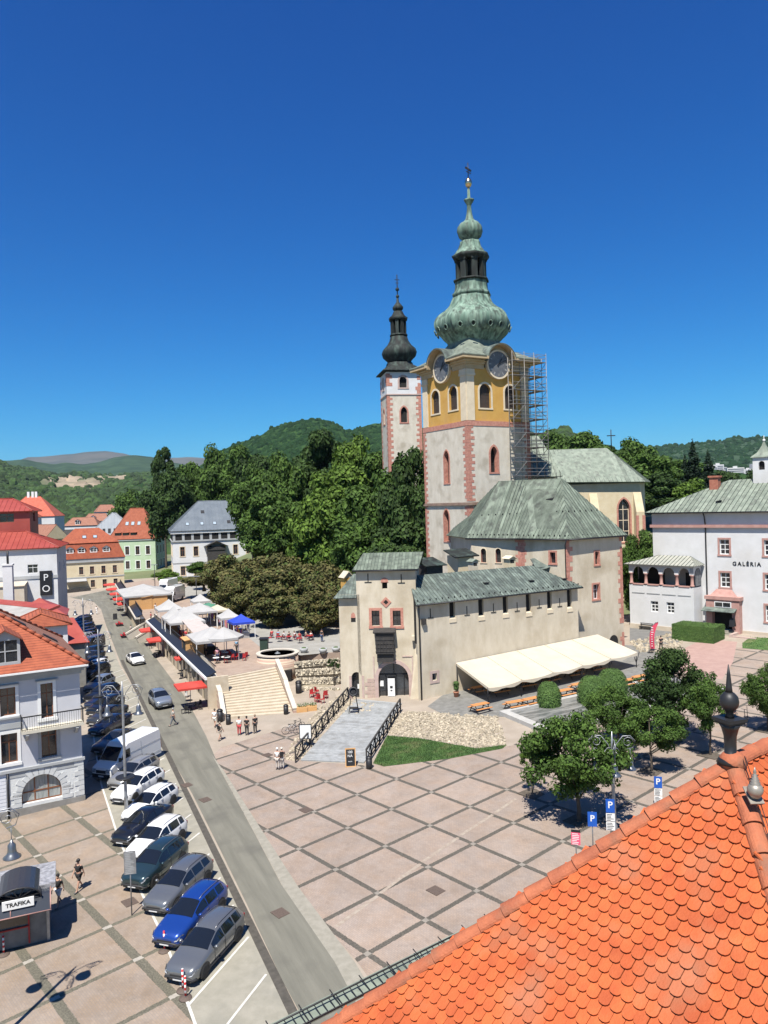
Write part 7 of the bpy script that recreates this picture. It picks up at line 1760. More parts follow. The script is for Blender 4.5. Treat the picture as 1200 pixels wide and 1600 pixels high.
# main stairs
sb0,sb1=G(352,1124),G(458,1113);st0,st1=T(336,1060),T(430,1042)
stt=thing('stairs','wide cream stone stairs climbing from the square to the market terrace','stairs',(sb0.x,sb0.y,0),0)
NS=16
for k in range(NS):
 mb=MB();f0,f1=k/NS,(k+1)/NS;z1=.75+(TZ-.75)*(k+1)/NS
 a_,b_=sb0+(st0-sb0)*f0,sb1+(st1-sb1)*f0;c_,d_=sb1+(st1-sb1)*1.0,sb0+(st0-sb0)*1.0
 mb.prism([(q.x-sb0.x,q.y-sb0.y)for q in(a_,b_,c_,d_)],z1-.19 if k else-.2,z1-.002*(NS-k)*0);mb.build('step',m_sand,stt)
def ramp_wall(nm,pts,th,mat,cop,parent,org,base=-.3):
 """pts: list of (x,y,ztop); wall following them with coping"""
 mb=MB();mc=MB()
 for a_,b_ in zip(pts[:-1],pts[1:]):
  a_,b_=Vector(a_)-org,Vector(b_)-org;d=Vector((b_.x-a_.x,b_.y-a_.y,0)).normalized();e=Vector((-d.y,d.x,0))*th/2
  A_=[a_-e,b_-e,b_+e,a_+e];i0=[mb.p((q.x,q.y,base))for q in A_];i1=[mb.p((q.x,q.y,q.z))for q in A_]
  for k in range(4):mb.face((i0[k],i0[(k+1)%4],i1[(k+1)%4],i1[k]))
  e2=e*1.35;C_=[a_-e2-d*.05,b_-e2+d*.05,b_+e2+d*.05,a_+e2-d*.05];mc.slab([(q.x,q.y,q.z+.14)for q in C_],.14)
 mb.build('wall',mat,parent);mc.build('coping',cop,parent)
m_band=M('banded_pink_wall',(0.42,0.28,0.22),(0.54,0.45,0.34),scale=2.2,rough=.9,stretch=(.05,.05,2.2),spread=(.47,.53))
for nm,pts in(('left stair cheek',[(*G(350,1126).xy,1.2),(*(sb0+(st0-sb0)*.45).xy,2.6),(*T(333,1060).xy,3.95),(*T(316,1036).xy,4.0)]),('right',[(*G(461,1114).xy,1.3),(*(sb1+(st1-sb1)*.4+Vector((.25,0,0))).xy,2.3),(*(sb1+(st1-sb1)*.5+Vector((.25,0,0))).xy,2.9),(*T(433,1042).xy,4.0)])):
 o=thing('stair_wall','sloping pink banded wall with cream coping on the %s side of the stairs'%('left' if nm.startswith('left')else 'right'),'wall',(sb0.x,sb0.y,0));ramp_wall('w',pts,.35,m_band,m_coping,o,Vector((sb0.x,sb0.y,0)))
dc=T(434,1031)
dr_=thing('round_wall','round sandstone drum wall with cream coping and a glass pyramid inside','wall',(dc.x,dc.y,0))
mb=MB();mb.lathe([(2.55,.3),(2.5,4.0),(2.2,4.0),(2.2,3.3)],32);mb.build('wall',m_band,dr_);mb=MB();mb.lathe([(2.62,4.0),(2.62,4.14),(2.1,4.14),(2.1,4.0),(2.62,4.0)],32,smooth=False);mb.build('coping',m_coping,dr_)
mb=MB();mb.cyl((0,0,0),2.2,3.2,3.34,24);mb.build('floor',m_terr,dr_);mb=MB();mb.lathe([(1.35,3.34),(.03,4.2)],8,smooth=False);o=mb.build('glass_pyramid',M('pyramid_glass',(0.22,0.25,0.25),rough=.25),dr_)
mb=MB()
for k in range(8):mb.bar((1.36*cos(pi*k/4),1.36*sin(pi*k/4),3.35),(0,0,4.22),.05)
mb.build('glazing_bars',m_zinc,o)
mb=MB();mb.box(1.0,-2.5,.3,1.9,-1.7,2.4);mb.build('doorway',m_dark,dr_)
# dry stone terraces between the drum and the gate
m_rockw=M('dry_stone',(0.30,0.26,0.19),(0.52,0.46,0.36),scale=6,rough=.95,isl=.5)
R3=random.Random(11)
def rock(mb,c,s,R=R3):
 vs=[];
 for(x,y,z)in((-1,-1,-1),(1,-1,-1),(1,1,-1),(-1,1,-1),(-1,-1,1),(1,-1,1),(1,1,1),(-1,1,1)):
  f=.62 if z>0 else.9
  vs.append(Vector((x*s[0]*f*R.uniform(.6,1.1),y*s[1]*f*R.uniform(.6,1.1),z*s[2]*R.uniform(.6,1.1))))
 q=Matrix.Rotation(R.uniform(0,6.3),3,'Z')@Matrix.Rotation(R.uniform(-.35,.35),3,'X')
 i=[mb.p(c+q@v_)for v_ in vs]
 for k in((0,3,2,1),(4,5,6,7),(0,1,5,4),(1,2,6,5),(2,3,7,6),(3,0,4,7)):mb.face([i[j]for j in k])
wa,wb=T(462,1034),T(531,1028)
dl=G(470,1085);drr=G(531,1090)
st_w=thing('rock_terrace','stepped dry stone retaining rows between the round wall and the gate tower','wall',(wa.x,wa.y,0))
for r in range(4):
 f=r/3.4;a_=wa+(Vector((dl.x,dl.y,TZ))-wa)*f*.8;b_=wb+(Vector((drr.x,drr.y,TZ))-wb)*f*.8;zt_=TZ-.6*r-.1
 mb=MB();o_=Vector((wa.x,wa.y,0));mb.prism([(q.x-o_.x,q.y-o_.y)for q in(a_+Vector((0,.5,0)),b_+Vector((0,.5,0)),b_+Vector((0,-.1,0)),a_+Vector((0,-.1,0)))],0,zt_-.12)
 for k in range(44):
  u=k/44;c_=a_+(b_-a_)*u-o_
  for j in range(3):rock(mb,Vector((c_.x+R3.uniform(-.1,.1),c_.y-.12+R3.uniform(-.08,.12),zt_-.22*j)),(.24,.16,.14))
 mb.build('stone_row',m_rockw,st_w)
mb=MB();o_=Vector((wa.x,wa.y,0))
mb.poly([(q.x-o_.x,q.y-o_.y,q.z)for q in(Vector((wa.x,wa.y,TZ-1.4)),Vector((dl.x,dl.y,.5)),Vector((drr.x,drr.y,.6)),Vector((wb.x,wb.y,TZ-1.4)))]);mb.build('earth',M('dry_earth',(0.24,0.20,0.14),(0.32,0.28,0.20),scale=3,rough=1),st_w)
# rock field and rubble (uncountable stones)
m_rubble=M('rubble',(0.30,0.255,0.185),(0.48,0.415,0.31),scale=4,rough=.95,isl=.3)
def inpoly(x,y,P_):
 c=False;n=len(P_)
 for i in range(n):
  a_,b_=P_[i],P_[(i+1)%n]
  if(a_[1]>y)!=(b_[1]>y)and x<(b_[0]-a_[0])*(y-a_[1])/(b_[1]-a_[1])+a_[0]:c=not c
 return c
def rubble(name,label,px,n,smin=.09,smax=.2,mat=None,zf=None):
 P_=[tuple(G(*q).xy)for q in px];x0,x1=min(q[0]for q in P_),max(q[0]for q in P_);y0,y1=min(q[1]for q in P_),max(q[1]for q in P_)
 mb=MB();k=0
 while k<n:
  x,y=R3.uniform(x0,x1),R3.uniform(y0,y1)
  if not inpoly(x,y,P_):continue
  s=R3.uniform(smin,smax);z=gz(x,y)+(zf(x,y)if zf else 0)
  rock(mb,Vector((x,y,z+s*.3)),(s,s*R3.uniform(.6,.9),s*.55));k+=1
 o=mb.build(name,mat or m_rubble);tag(o,label,'stones',kind='stuff');return o
rubble('rock_field','field of pale broken stones between the castle wall and the grass patch',[(604,1122),(640,1112),(700,1116),(776,1120),(792,1162),(745,1168),(655,1152),(610,1148)],2300)
rubble('rock_heap','pale stones heaped along the left railing of the bridge',[(443,1186),(470,1190),(500,1150),(560,1095),(545,1080),(500,1105),(480,1130),(455,1165)],650)
rubble('rock_heap','stones around the iron brazier stand by the gate',[(560,1100),(590,1098),(580,1112),(555,1118)],90)
rubble('rock_heap','jumbled stones near the pink flag by the hedge',[(985,1003),(1045,990),(1070,1000),(1060,1020),(1000,1020)],260,.12,.3)
# grass patch
def grass(name,label,px,n,h=.12,base=True,mat=None):
 P_=[tuple(G(*q).xy)for q in px];x0,x1=min(q[0]for q in P_),max(q[0]for q in P_);y0,y1=min(q[1]for q in P_),max(q[1]for q in P_)
 mb=MB();mb.poly([(q[0],q[1],gz(*q)+.03)for q in(P_ if sum(P_[i][0]*P_[(i+1)%len(P_)][1]-P_[(i+1)%len(P_)][0]*P_[i][1]for i in range(len(P_)))>0 else P_[::-1])])
 k=0
 while k<n:
  x,y=R3.uniform(x0,x1),R3.uniform(y0,y1)
  if not inpoly(x,y,P_):continue
  a=R3.uniform(0,3.14);w_=.03;z=gz(x,y)+.03;hh=h*R3.uniform(.5,1.2);lx,ly=R3.uniform(-.06,.06),R3.uniform(-.06,.06)
  mb.face([mb.p((x-w_*cos(a),y-w_*sin(a),z)),mb.p((x+w_*cos(a),y+w_*sin(a),z)),mb.p((x+lx,y+ly,z+hh))]);k+=1
 o=mb.build(name,mat or M('grass_blades',(0.035,0.085,0.015),(0.07,0.14,0.03),scale=.8,rough=.9,isl=.3,c3=(0.12,0.14,0.05),s3=.7));tag(o,label,'grass',kind='stuff');return o
grass('grass','green grass patch beside the right railing of the bridge',[(583,1193),(605,1150),(655,1154),(745,1170),(792,1164),(785,1170),(700,1186),(600,1198)],9000)
grass('grass','narrow grass strip between the beer tables and the long basin',[(785,1112),(905,1083),(1000,1056),(1003,1062),(908,1090),(790,1119)],3000)
grass('grass','grass lawn at the right edge below the gallery wall',[(1160,1005),(1172,996),(1230,998),(1300,1010),(1300,1025),(1160,1013)],2500)
# bridge
bl0,br0,br1,bl1=G(470,1189),G(569,1193),G(628,1100),G(556,1093)
bg_=thing('bridge','grey plank ramp leading up to the castle gate','bridge',(bl0.x,bl0.y,0))
mb=MB();o_=Vector((bl0.x,bl0.y,0));NP=46;Rb=random.Random(3)
m_plank=M('grey_planks',(0.24,0.25,0.25),(0.33,0.34,0.34),scale=2.2,rough=.85,isl=.10,c3=(0.20,0.20,0.19),s3=1)
for k in range(NP):
 f0,f1=k/NP,(k+.94)/NP
 q=[bl0+(bl1-bl0)*f0,br0+(br1-br0)*f0,br0+(br1-br0)*f1,bl0+(bl1-bl0)*f1]
 mb.slab([(p.x-o_.x,p.y-o_.y,gz(p.x,p.y)+.10)for p in q],.12)
mb.build('deck',m_plank,bg_)
def rail(a_,b_,lb):
 o=thing('railing',lb,'railing',(a_.x,a_.y,0));n=9
 for k in range(n+1):
  p=a_+(b_-a_)*(k/n)-Vector((a_.x,a_.y,0));z=gz(p.x+a_.x,p.y+a_.y);mb=MB();mb.box(p.x-.06,p.y-.06,z,p.x+.06,p.y+.06,z+1.3);mb.build('post',m_darkwood,o)
 mb=MB();mr=MB();mr2=MB()
 for k in range(n):
  p,q=a_+(b_-a_)*(k/n)-Vector((a_.x,a_.y,0)),a_+(b_-a_)*((k+1)/n)-Vector((a_.x,a_.y,0));z0,z1=gz(p.x+a_.x,p.y+a_.y),gz(q.x+a_.x,q.y+a_.y)
  mr.bar((p.x,p.y,z0+1.28),(q.x,q.y,z1+1.28),.14,.1);mr2.bar((p.x,p.y,z0+.22),(q.x,q.y,z1+.22),.08,.08)
  mb.bar((p.x,p.y,z0+.25),(q.x,q.y,z1+1.22),.06);mb.bar((p.x,p.y,z0+1.22),(q.x,q.y,z1+.25),.06)
 mr.build('handrail',m_darkwood,o);mr2.build('bottom_rail',m_darkwood,o);mb.build('cross_braces',m_darkwood,o);return o
rail(G(462,1192),G(544,1093),'dark timber railing with crosses on the left of the bridge');rail(G(573,1196),G(626,1112),'dark timber railing with crosses on the right of the bridge')
P=G(478,1168);o=thing('notice_board','white notice board on two posts at the left end of the bridge','sign',P,-.05)
mb=MB();mb.box(-.55,-.03,.75,.55,.03,2.05);mb.build('frame',m_iron,o);mb=MB();mb.box(-.48,-.045,.82,.48,-.031,1.98);mb.build('poster',m_white,o)
for x in(-.5,.5):mb=MB();mb.cyl((x,0,0),.03,0,.78,6);mb.build('leg',m_iron,o)
P=G(548,1197);o=thing('menu_board','orange framed black A-board with white lettering at the bridge foot','sign',P,.05)
mb=MB();mb.slab([(-.42,-.25,0),(.42,-.25,0),(.42,.02,1.45),(-.42,.02,1.45)],.04);f_=mb.build('front_panel',m_wood,o)
mb=MB();mb.slab([(-.35,-.245,.1),(.35,-.245,.1),(.35,-.01,1.36),(-.35,-.01,1.36)],.02);mb.build('blackboard',m_black,f_)
mb=MB();mb.slab([(-.42,.45,0),(.42,.45,0),(.42,.04,1.45),(-.42,.04,1.45)],.04);mb.build('back_panel',m_wood,o)
for tx_,zz,sz in(('100',1.15,.28),('NA',.86,.28),('menu',.45,.14)):t_=text('lettering',tx_,sz,m_white,f_,(-.03,-.25+.27*(zz/1.45)-.03,zz),depth=.004);t_.rotation_euler=(pi/2-.18,0,0)
def bin_(lb,P,m=None,h=1.0,r=.25):
 o=thing('litter_bin',lb,'bin',P);mb=MB();mb.lathe([(r*.85,0),(r,.05),(r,h*.85)],12);mb.build('body',m or m_iron,o);mb=MB();mb.lathe([(r*1.08,h*.85),(r*1.08,h*.9),(r*.6,h)],12);mb.build('lid',m_black,o)
bin_('dark grey litter bin at the right end of the bridge railing',G(577,1201));bin_('black litter bin at the foot of the stairs on the right',G(447,1116));bin_('black bin at the left foot of the stairs',G(357,1132));bin_('tall dark box bin beside the left stair wall',G(344,1128),h=1.3,r=.3);bin_('black bin at the base of the round wall',G(467,1083),h=1.4,r=.35)
# brazier / bell stand
P=G(553,1115);o=thing('iron_cauldron_stand','round iron disc on tall splayed legs beside the bridge','monument',P)
mb=MB();mb.T=Matrix.Translation((0,0,2.2))@Matrix.Rotation(1.2,4,'X');mb.lathe([(.42,-.1),(.5,0),(.42,.1),(.3,.05),(.3,-.05),(.42,-.1)],20);mb.build('ring',m_iron,o);mb=MB()
for sx,sy in((-.5,-.3),(.5,-.3),(-.5,.3),(.5,.3)):mb.bar((sx,sy,0),(sx*.4,sy*.3,2.0),.05)
mb.box(-.45,-.3,.55,.45,.3,.6);mb.build('frame',m_iron,o)
# bicycles
def bicycle(lb,P,rz,col):
 o=thing('bicycle',lb,'bicycle',P,rz)
 for x in(-.52,.52):
  mb=MB();mb.tube([(x+.34*cos(2*pi*k/18),0,.35+.34*sin(2*pi*k/18))for k in range(19)],.022,5);w_=mb.build('wheel',m_tyre,o);mb=MB()
  for k in range(6):a=pi*k/6;mb.bar((x-.33*cos(a),0,.35-.33*sin(a)),(x+.33*cos(a),0,.35+.33*sin(a)),.008)
  mb.build('spokes',m_rim,w_)
 mb=MB()
 for a_,b_ in(((-.52,.35),(-.12,.82)),((-.52,.35),(-.05,.32)),((-.05,.32),(-.15,.88)),((-.12,.78),(.38,.82)),((-.05,.32),(.40,.72)),((.38,.9),(.52,.35))):mb.tube([(a_[0],0,a_[1]),(b_[0],0,b_[1])],.022,6)
 mb.build('frame',col,o);mb=MB();mb.prism([(-.28,-.06),(-.02,-.02),(-.02,.02),(-.28,.06)],.9,.95);mb.build('saddle',m_black,o)
 mb=MB();mb.tube([(.36,0,.88),(.34,0,1.0),(.36,-.28,1.03),(.28,-.3,1.02)],.015,5);mb.tube([(.34,0,1.0),(.36,.28,1.03),(.28,.3,1.02)],.015,5);mb.build('handlebar',m_black,o)
bicycle('silver bicycle leaning by the rocks left of the bridge, nearer one',G(455,1147),.1,m_zinc);bicycle('dark bicycle behind the silver one near the bridge rocks',G(464,1141),.5,m_iron)
# e-scooters at the right
def scooter(lb,P,rz):
 o=thing('electric_scooter',lb,'scooter',P,rz);mb=MB();mb.box(-.45,-.08,.12,.35,.08,.17);mb.build('deck',m_black,o)
 for x in(-.5,.45):mb=MB();mb.T=Matrix.Translation((x,0,.11))@Matrix.Rotation(pi/2,4,'X');mb.cyl((0,0,0),.11,-.03,.03,12);mb.build('wheel',m_tyre,o)
 mb=MB();mb.tube([(.45,0,.12),(.33,0,1.12)],.025,6);mb.tube([(.33,-.25,1.14),(.33,.25,1.14)],.018,6);mb.build('handlebar',m_iron,o)
scooter('dark electric scooter parked on the square right of the finial',G(1166,1124),.9);scooter('second dark scooter behind the first on the square at the right',G(1160,1130),.6)
# awning over the beer garden
AWL=[(4.7,4.65,3.25),(25.3,5.55,4.35)]
aw=thing('awning','long cream canvas awning over the beer garden beside the castle wall','awning',(WO.x,WO.y,0),.51)
n=5;m_rope=m_canvas
def awp(u,v):
 x=4.7+20.6*u+v*(-.35+.75*u);zb,zf=4.75+.75*u,3.35+.85*u;dep_=6.2-.5*u
 seg=(u*n)%1.0;sag=.16*(4*(seg-.5)**2-1)*v if 0<u<1 else 0
 return Vector((x,-.1-dep_*v,zb+(zf-zb)*v+.10*sin(pi*v)*0+sag))
mb=MB();mb.cs=True;nu,nv=n*8,8;ids=[[mb.p(awp(i/nu,j/nv))for j in range(nv+1)]for i in range(nu+1)]
for i in range(nu):
 for j in range(nv):mb.face((ids[i][j],ids[i][j+1],ids[i+1][j+1],ids[i+1][j]))
for i in range(nu):
 for(u0,u1)in(((i)/nu,(i+1)/nu),):
  a_,b_=awp(u0,1),awp(u1,1);w0=.28+.10*sin(i*1.3);w1=.28+.10*sin((i+1)*1.3);mb.face([mb.p(a_),mb.p(b_),mb.p(b_+Vector((0,-.02,-w1))),mb.p(a_+Vector((0,-.02,-w0)))])
a_=[awp(0,j/nv)for j in range(nv+1)]
for j in range(nv):mb.face([mb.p(a_[j]),mb.p(a_[j+1]),mb.p(a_[j+1]+Vector((0,0,-.25))),mb.p(a_[j]+Vector((0,0,-.25)))])
mb.build('canopy',m_canvas,aw)
mb=MB()
for k in range(1,n):mb.tube([awp(k/n,j/nv)+Vector((0,0,.03))for j in range(nv+1)],.05,5)
mb.build('seam_tubes',m_canvas,aw)
for k in range(n+1):
 for v in(.03,.97):
  p=awp(k/n,v);q_=WO+WD*p.x-WN*p.y;g0=gz(q_.x,q_.y);mb=MB();mb.cyl((p.x,p.y,0),.05,g0,p.z-.05,8)
  if v>.5:mb.bar((p.x,p.y,p.z-1.3),(p.x-.5,p.y+.0,p.z-.1),.05);mb.bar((p.x,p.y,p.z-1.3),(p.x+.5,p.y,p.z-.1),.05)
  mb.build('post',m_iron,aw)
def picnic(lb,P,rz,grp='beer garden tables under the awning'):
 o=thing('picnic_table',lb,'table',P,rz,grp)
 mb=MB()
 for k in range(4):mb.box(-.95,-.36+k*.185,.72,.95,-.36+k*.185+.17,.76)
 mb.build('table_top',m_orangewood,o)
 for s_ in(-1,1):mb=MB();mb.box(-.95,s_*.68-.13,.42,.95,s_*.68+.13,.46);mb.build('seat',m_orangewood,o)
 for x in(-.75,.75):
  mb=MB();mb.bar((x,-.68,0),(x,-.2,.72),.06);mb.bar((x,.68,0),(x,.2,.72),.06);mb.bar((x,-.75,.4),(x,.75,.4),.06);mb.build('leg',m_iron,o)
tabs=[]
names=['front left corner','second from the left in front','third from the left in front','fourth from the left in front','fifth from the left in front','seventh in the front row','last in the front row at the right end']
pxs=[(750,1100),(804,1096),(830,1091),(882,1078),(905,1068),(975,1063),(1000,1056)]
for(x,y),nm in zip(pxs,names):P=G(x,y,.75);P.z=gz(P.x,P.y)+.01;picnic('orange wooden beer table, %s of the awning'%nm,P,.51+R3.uniform(-.06,.06))
for k,s_ in enumerate((6.2,9.4,12.6,15.8,19.0,22.2)):
 q_=WO+WD*s_+WN*2.2;picnic('orange wooden beer table in the shade of the awning near the wall',(q_.x,q_.y,gz(q_.x,q_.y)+.01),.51,'rear row of beer tables')
for k,(s_,d_)in enumerate(((7.5,3.8),(11,3.9),(14.3,4.0),(17.6,4.1),(20.9,4.0))):
 q_=WO+WD*s_+WN*d_;picnic('orange wooden beer table in the middle of the shaded beer garden',(q_.x,q_.y,gz(q_.x,q_.y)+.01),.51+R3.uniform(-.1,.1),'middle row of beer tables')
P=G(985,1042)
# paved grey floor under the awning, colour darkened to paint in its shade
sheet('pavement',[(668,1104),(700,1120),(792,1120),(905,1090),(1010,1062),(1050,1030),(1005,1010),(905,1003),(700,1080)],.012,M('shade_darkened_slabs',(0.14,0.138,0.125),(0.21,0.205,0.19),scale=1.5,rough=.9),kind='structure')
# potted plant at the wall
P=G(713,1089);o=thing('potted_plant','small potted conifer in a terracotta pot at the left end of the awning','potted plant',P)
mb=MB();mb.lathe([(.2,0),(.3,.5),(.33,.55),(.25,.55)],12);mb.build('pot',M('terracotta',(0.40,0.16,0.09),(0.48,0.22,0.13),scale=4,rough=.8),o)
m_hedge=M('hedge_leaves',(0.045,0.10,0.015),(0.08,0.15,0.028),scale=1.3,rough=.8,isl=.35)
def leafshell(mb,fn,n,s,R):
 for _ in range(n):
  p,nn=fn(R);a=nn.orthogonal().normalized();a.rotate(Matrix.Rotation(R.uniform(0,6.3),3,nn));b_=nn.cross(a);a=(a+nn*R.uniform(-.6,.6)).normalized()
  mb.face([mb.p(p-a*s-b_*s*.5),mb.p(p+a*s*.2-b_*s*.7),mb.p(p+a*s),mb.p(p+b_*s*.6)])
mb=MB()
for c_,r in((.95,.32),(1.35,.38)):
 def fn(R,c_=c_,r=r):
  v_=Vector((R.gauss(0,1),R.gauss(0,1),R.gauss(0,1))).normalized();return Vector((0,0,c_))+v_*r*R.uniform(.5,1),v_
 leafshell(mb,fn,350,.07,R3)
mb.build('foliage',m_hedge,o)
def ballhedge(lb,P,r,h):
 o=thing('clipped_bush',lb,'bush',P);mb=MB();Rr=random.Random(int(r*1000))
 mb.cs=True;mb.lathe([(r*.9*sqrt(max(0,1-((k/8)*1.0)**4))+.02 if k<8 else.01,.1+h*.93*k/8)for k in range(9)],16);mb.cs=False
 def fn(R):
  t=R.uniform(0,1)**.8;a=R.uniform(0,2*pi);rr=r*sqrt(max(0.0,1-t**4))*R.uniform(.94,1.05);return Vector((rr*cos(a),rr*sin(a),.05+h*t)),Vector((cos(a),sin(a),t*.8)).normalized()
 def fn2(R):
  a=R.uniform(0,2*pi);q=sqrt(R.random());return Vector((r*.9*q*cos(a),r*.9*q*sin(a),.05+h*(1-q**4*.35)*R.uniform(.97,1.03))),Vector((q*cos(a)*.6,q*sin(a)*.6,1)).normalized()
 leafshell(mb,fn,3200,.065,Rr);leafshell(mb,fn2,1500,.065,Rr);mb.build('foliage',m_hedge,o)
ballhedge('round clipped green bush, leftmost in front of the beer tables',G(858,1104),1.15,2.3);ballhedge('round clipped bush in the middle in front of the awning',G(926,1098),1.45,2.5);ballhedge('round clipped bush on the right near the awning end',G(957,1084),1.5,2.4)
# box hedge by the gallery
hA,hB=G(1050,1000),G(1108,993)
o=thing('box_hedge','rectangular clipped green hedge beside the gallery steps','hedge',(hA.x,hA.y,gz(hA.x,hA.y)),-.80);Rr=random.Random(2)
hl_,hd_,hh_=5.4,3.6,2.1
mb=MB();mb.box(0.05,.05,0,hl_-.05,hd_-.05,hh_-.05)
def fn(R):
 f_=R.choice((0,0,1,1,2,2,2,3));u,v_=R.random(),R.random()
 if f_==0:return Vector((u*hl_,R.uniform(-.03,.05),v_*hh_)),Vector((0,-1,.2))
 if f_==1:return Vector((R.uniform(-.03,.05),u*hd_,v_*hh_)),Vector((-1,0,.2))
 if f_==3:return Vector((hl_+R.uniform(-.05,.03),u*hd_,v_*hh_)),Vector((1,0,.2))
 return Vector((u*hl_,v_*hd_,hh_+R.uniform(-.05,.04))),Vector((0,0,1))
leafshell(mb,fn,9000,.07,Rr);mb.build('foliage',m_hedge,o)
# basin
ba,bb=G(780,1117),G(797,1164);bdir=(G(980,1073)-G(780,1117));bdir.z=0;bl_=bdir.length;brz=atan2(bdir.y,bdir.x)
o=thing('water_basin','long shallow stone basin with a pale rim in front of the beer garden','fountain',(ba.x,ba.y,gz(ba.x,ba.y)),brz)
bw_=7.6;gsl=GX*cos(brz)+GY*sin(brz);gsd=-GX*sin(brz)+GY*cos(brz)
def bz(x,y):return gsl*x+gsd*y
m_rim2=M('basin_rim',(0.36,0.35,0.325),(0.45,0.44,0.41),scale=2,rough=.8)
for(x0,y0,x1,y1)in((0,-.6,bl_+6,0),(0,-bw_,.8,-.6),(0.8,-bw_,bl_+6,-bw_+.6)):
 mb=MB();pts=[(x0,y0),(x1,y0),(x1,y1),(x0,y1)];mb.prism(pts,lambda x,y:bz(x,y)-.1,lambda x,y:bz(x,y)+.38);mb.build('rim',m_rim2,o)
mb=MB();mb.prism([(.8,-bw_+.6),(bl_+6,-bw_+.6),(bl_+6,-.6),(.8,-.6)],lambda x,y:bz(x,y)-.1,lambda x,y:bz(x,y)+.12);mb.build('bed',M('basin_bed',(0.10,0.105,0.10),(0.25,0.25,0.235),scale=.9,rough=.35,stretch=(.5,2.5,1),spread=(.42,.6)),o)
# pink feather flag
P=G(1021,1020);o=thing('feather_flag','curved pink red feather flag with pale marks standing by the awning end','flag',P,-.3)
mb=MB();L1=[(-.35,.5),(-.42,1.5),(-.35,2.4),(-.1,3.2),(.35,3.7),(.62,3.75)];L2=[(.18,.5),(.12,1.5),(.2,2.4),(.42,3.1),(.6,3.5),(.66,3.7)]
a_=[mb.p((x,.06*sin(z*2),z))for x,z in L1];b_=[mb.p((x,.06*sin(z*2+.6),z))for x,z in L2];mb.cs=True
for k in range(5):mb.face((a_[k],b_[k],b_[k+1],a_[k+1]))
f_=mb.build('banner',M('pink_banner',(0.62,0.05,0.10),(0.70,0.08,0.14),scale=1,rough=.7,trans=.2),o)
mb=MB();R4=random.Random(4)
for k in range(9):z=.8+k*.28;mb.box(-.2,-.07,z,-.2+R4.uniform(.1,.28),-.062,z+.09)
mb.build('print',m_white,f_);mb=MB();mb.tube([(-.42,0,0),(-.46,0,1.5),(-.4,0,2.4),(-.12,0,3.25),(.36,0,3.76),(.62,0,3.8)],.025,6);mb.build('pole',m_zinc,o);mb=MB();mb.box(-.7,-.3,0,0,.3,.08);mb.build('base',m_black,o)
def row_pts():
 return T(323,1058,4.0),T(231,970,4.0),T(213,965,4.0),T(181,912,4.0)
r0,r1,r2_,r3=row_pts()
m_shop=M('shop_glass',(0.02,0.02,0.022),(0.06,0.055,0.05),scale=1.5,rough=.12,spec=.8)
def rowblock(A_,B_,lb,nb):
 d=(B_-A_);d.z=0;Ln=d.length;rz_=atan2(-d.y,-d.x);o=thing('restaurant_row',lb,'restaurant',(B_.x,B_.y,0),rz_)
 s_=1 if(Matrix.Rotation(rz_,3,'Z')@Vector((0,1,0))).x>0 else-1
 mb=MB();mb.box(0,min(s_*.5,s_*1.3),-.5,Ln,max(s_*.5,s_*1.3),3.75);mb.build('shopfront',m_shop,o)
 mb=MB();mb.box(-.2,min(-s_*.25,s_*.6),3.72,Ln+.2,max(-s_*.25,s_*.6),4.0);mb.build('fascia',m_white if nb else m_coping,o)
 mb=MB();
 a1,a2=(-s_*.05,s_*1.0);mb.slab([(-.2,a1,4.02),(Ln+.1,a1,4.02),(Ln+.1,a2,4.5),(-.2,a2,4.5)],.1);mb.build('roof',m_black,o)
 mb=MB();mb.box(-.2,min(s_*1.9,s_*2.0),3.2,Ln+.1,max(s_*1.9,s_*2.0),5.3)
 mb=MB()
 for k in range(int(Ln/.45)):mb.box(k*.45,min(s_*1.0,s_*1.04),4.4,k*.45+.04,max(s_*1.0,s_*1.04),5.0)
 mb.box(0,min(s_*.98,s_*1.06),5.0,Ln,max(s_*.98,s_*1.06),5.06);mb.build('railing',m_iron,o)
 for k in range(int(Ln/3.0)+1):mb=MB();mb.box(k*3.0-.15,min(s_*.38,s_*.5),-.3,k*3.0+.15,max(s_*.38,s_*.5),3.75);mb.build('pillar',m_sand,o)
 for k in range(nb):mb=MB();x=Ln*(k+.5)/nb;mb.box(x-.9,min(-s_*.35,-s_*.25),3.05,x+.9,max(-s_*.35,-s_*.25),3.7);g_=mb.build('shop_sign',m_black,o)
 return o,Ln,s_
RR,RLn,RS=rowblock(r0,r1,'black roofed restaurant row with dark glass front beside the main stairs',4)
RF,RFn,RS2=rowblock(r2_,r3,'farther black roofed restaurant row below the large white tent',0)
mb=MB();mb.box(RLn+.1,min(0,RS*2.2),-.3,RLn+.5,max(0,RS*2.2),4.0);mb.build('end_wall',m_sand,RR)
# second small stair between the rows
sg_=thing('stairs','narrow side stairs with white coping between the two restaurant rows','stairs',(r1.x,r1.y,0),atan2(r1.y-r2_.y,r1.x-r2_.x))
gap=(r1-r2_);gap.z=0;gL=gap.length
for k in range(10):mb=MB();mb.box(-gL+.4,RS*(.2+k*.35)if RS>0 else-.2-k*.35-.4,-.3,-.4,RS*(.2+k*.35)+.4 if RS>0 else-.2-k*.35,.9+k*.25);mb.build('step',m_sand,sg_)
for x in(-.3,-gL+.15):mb=MB();mb.slab([(x-.2,-RS*2.0,1.6),(x+.2,-RS*2.0,1.6),(x+.2,RS*3.5,4.2),(x-.2,RS*3.5,4.2)],.25);mb.slab([(x-.15,-RS*1.9,1.3),(x+.15,-RS*1.9,1.3),(x+.15,RS*3.5,3.9),(x-.15,RS*3.5,3.9)],1.2);mb.build('side_wall',m_coping,sg_)
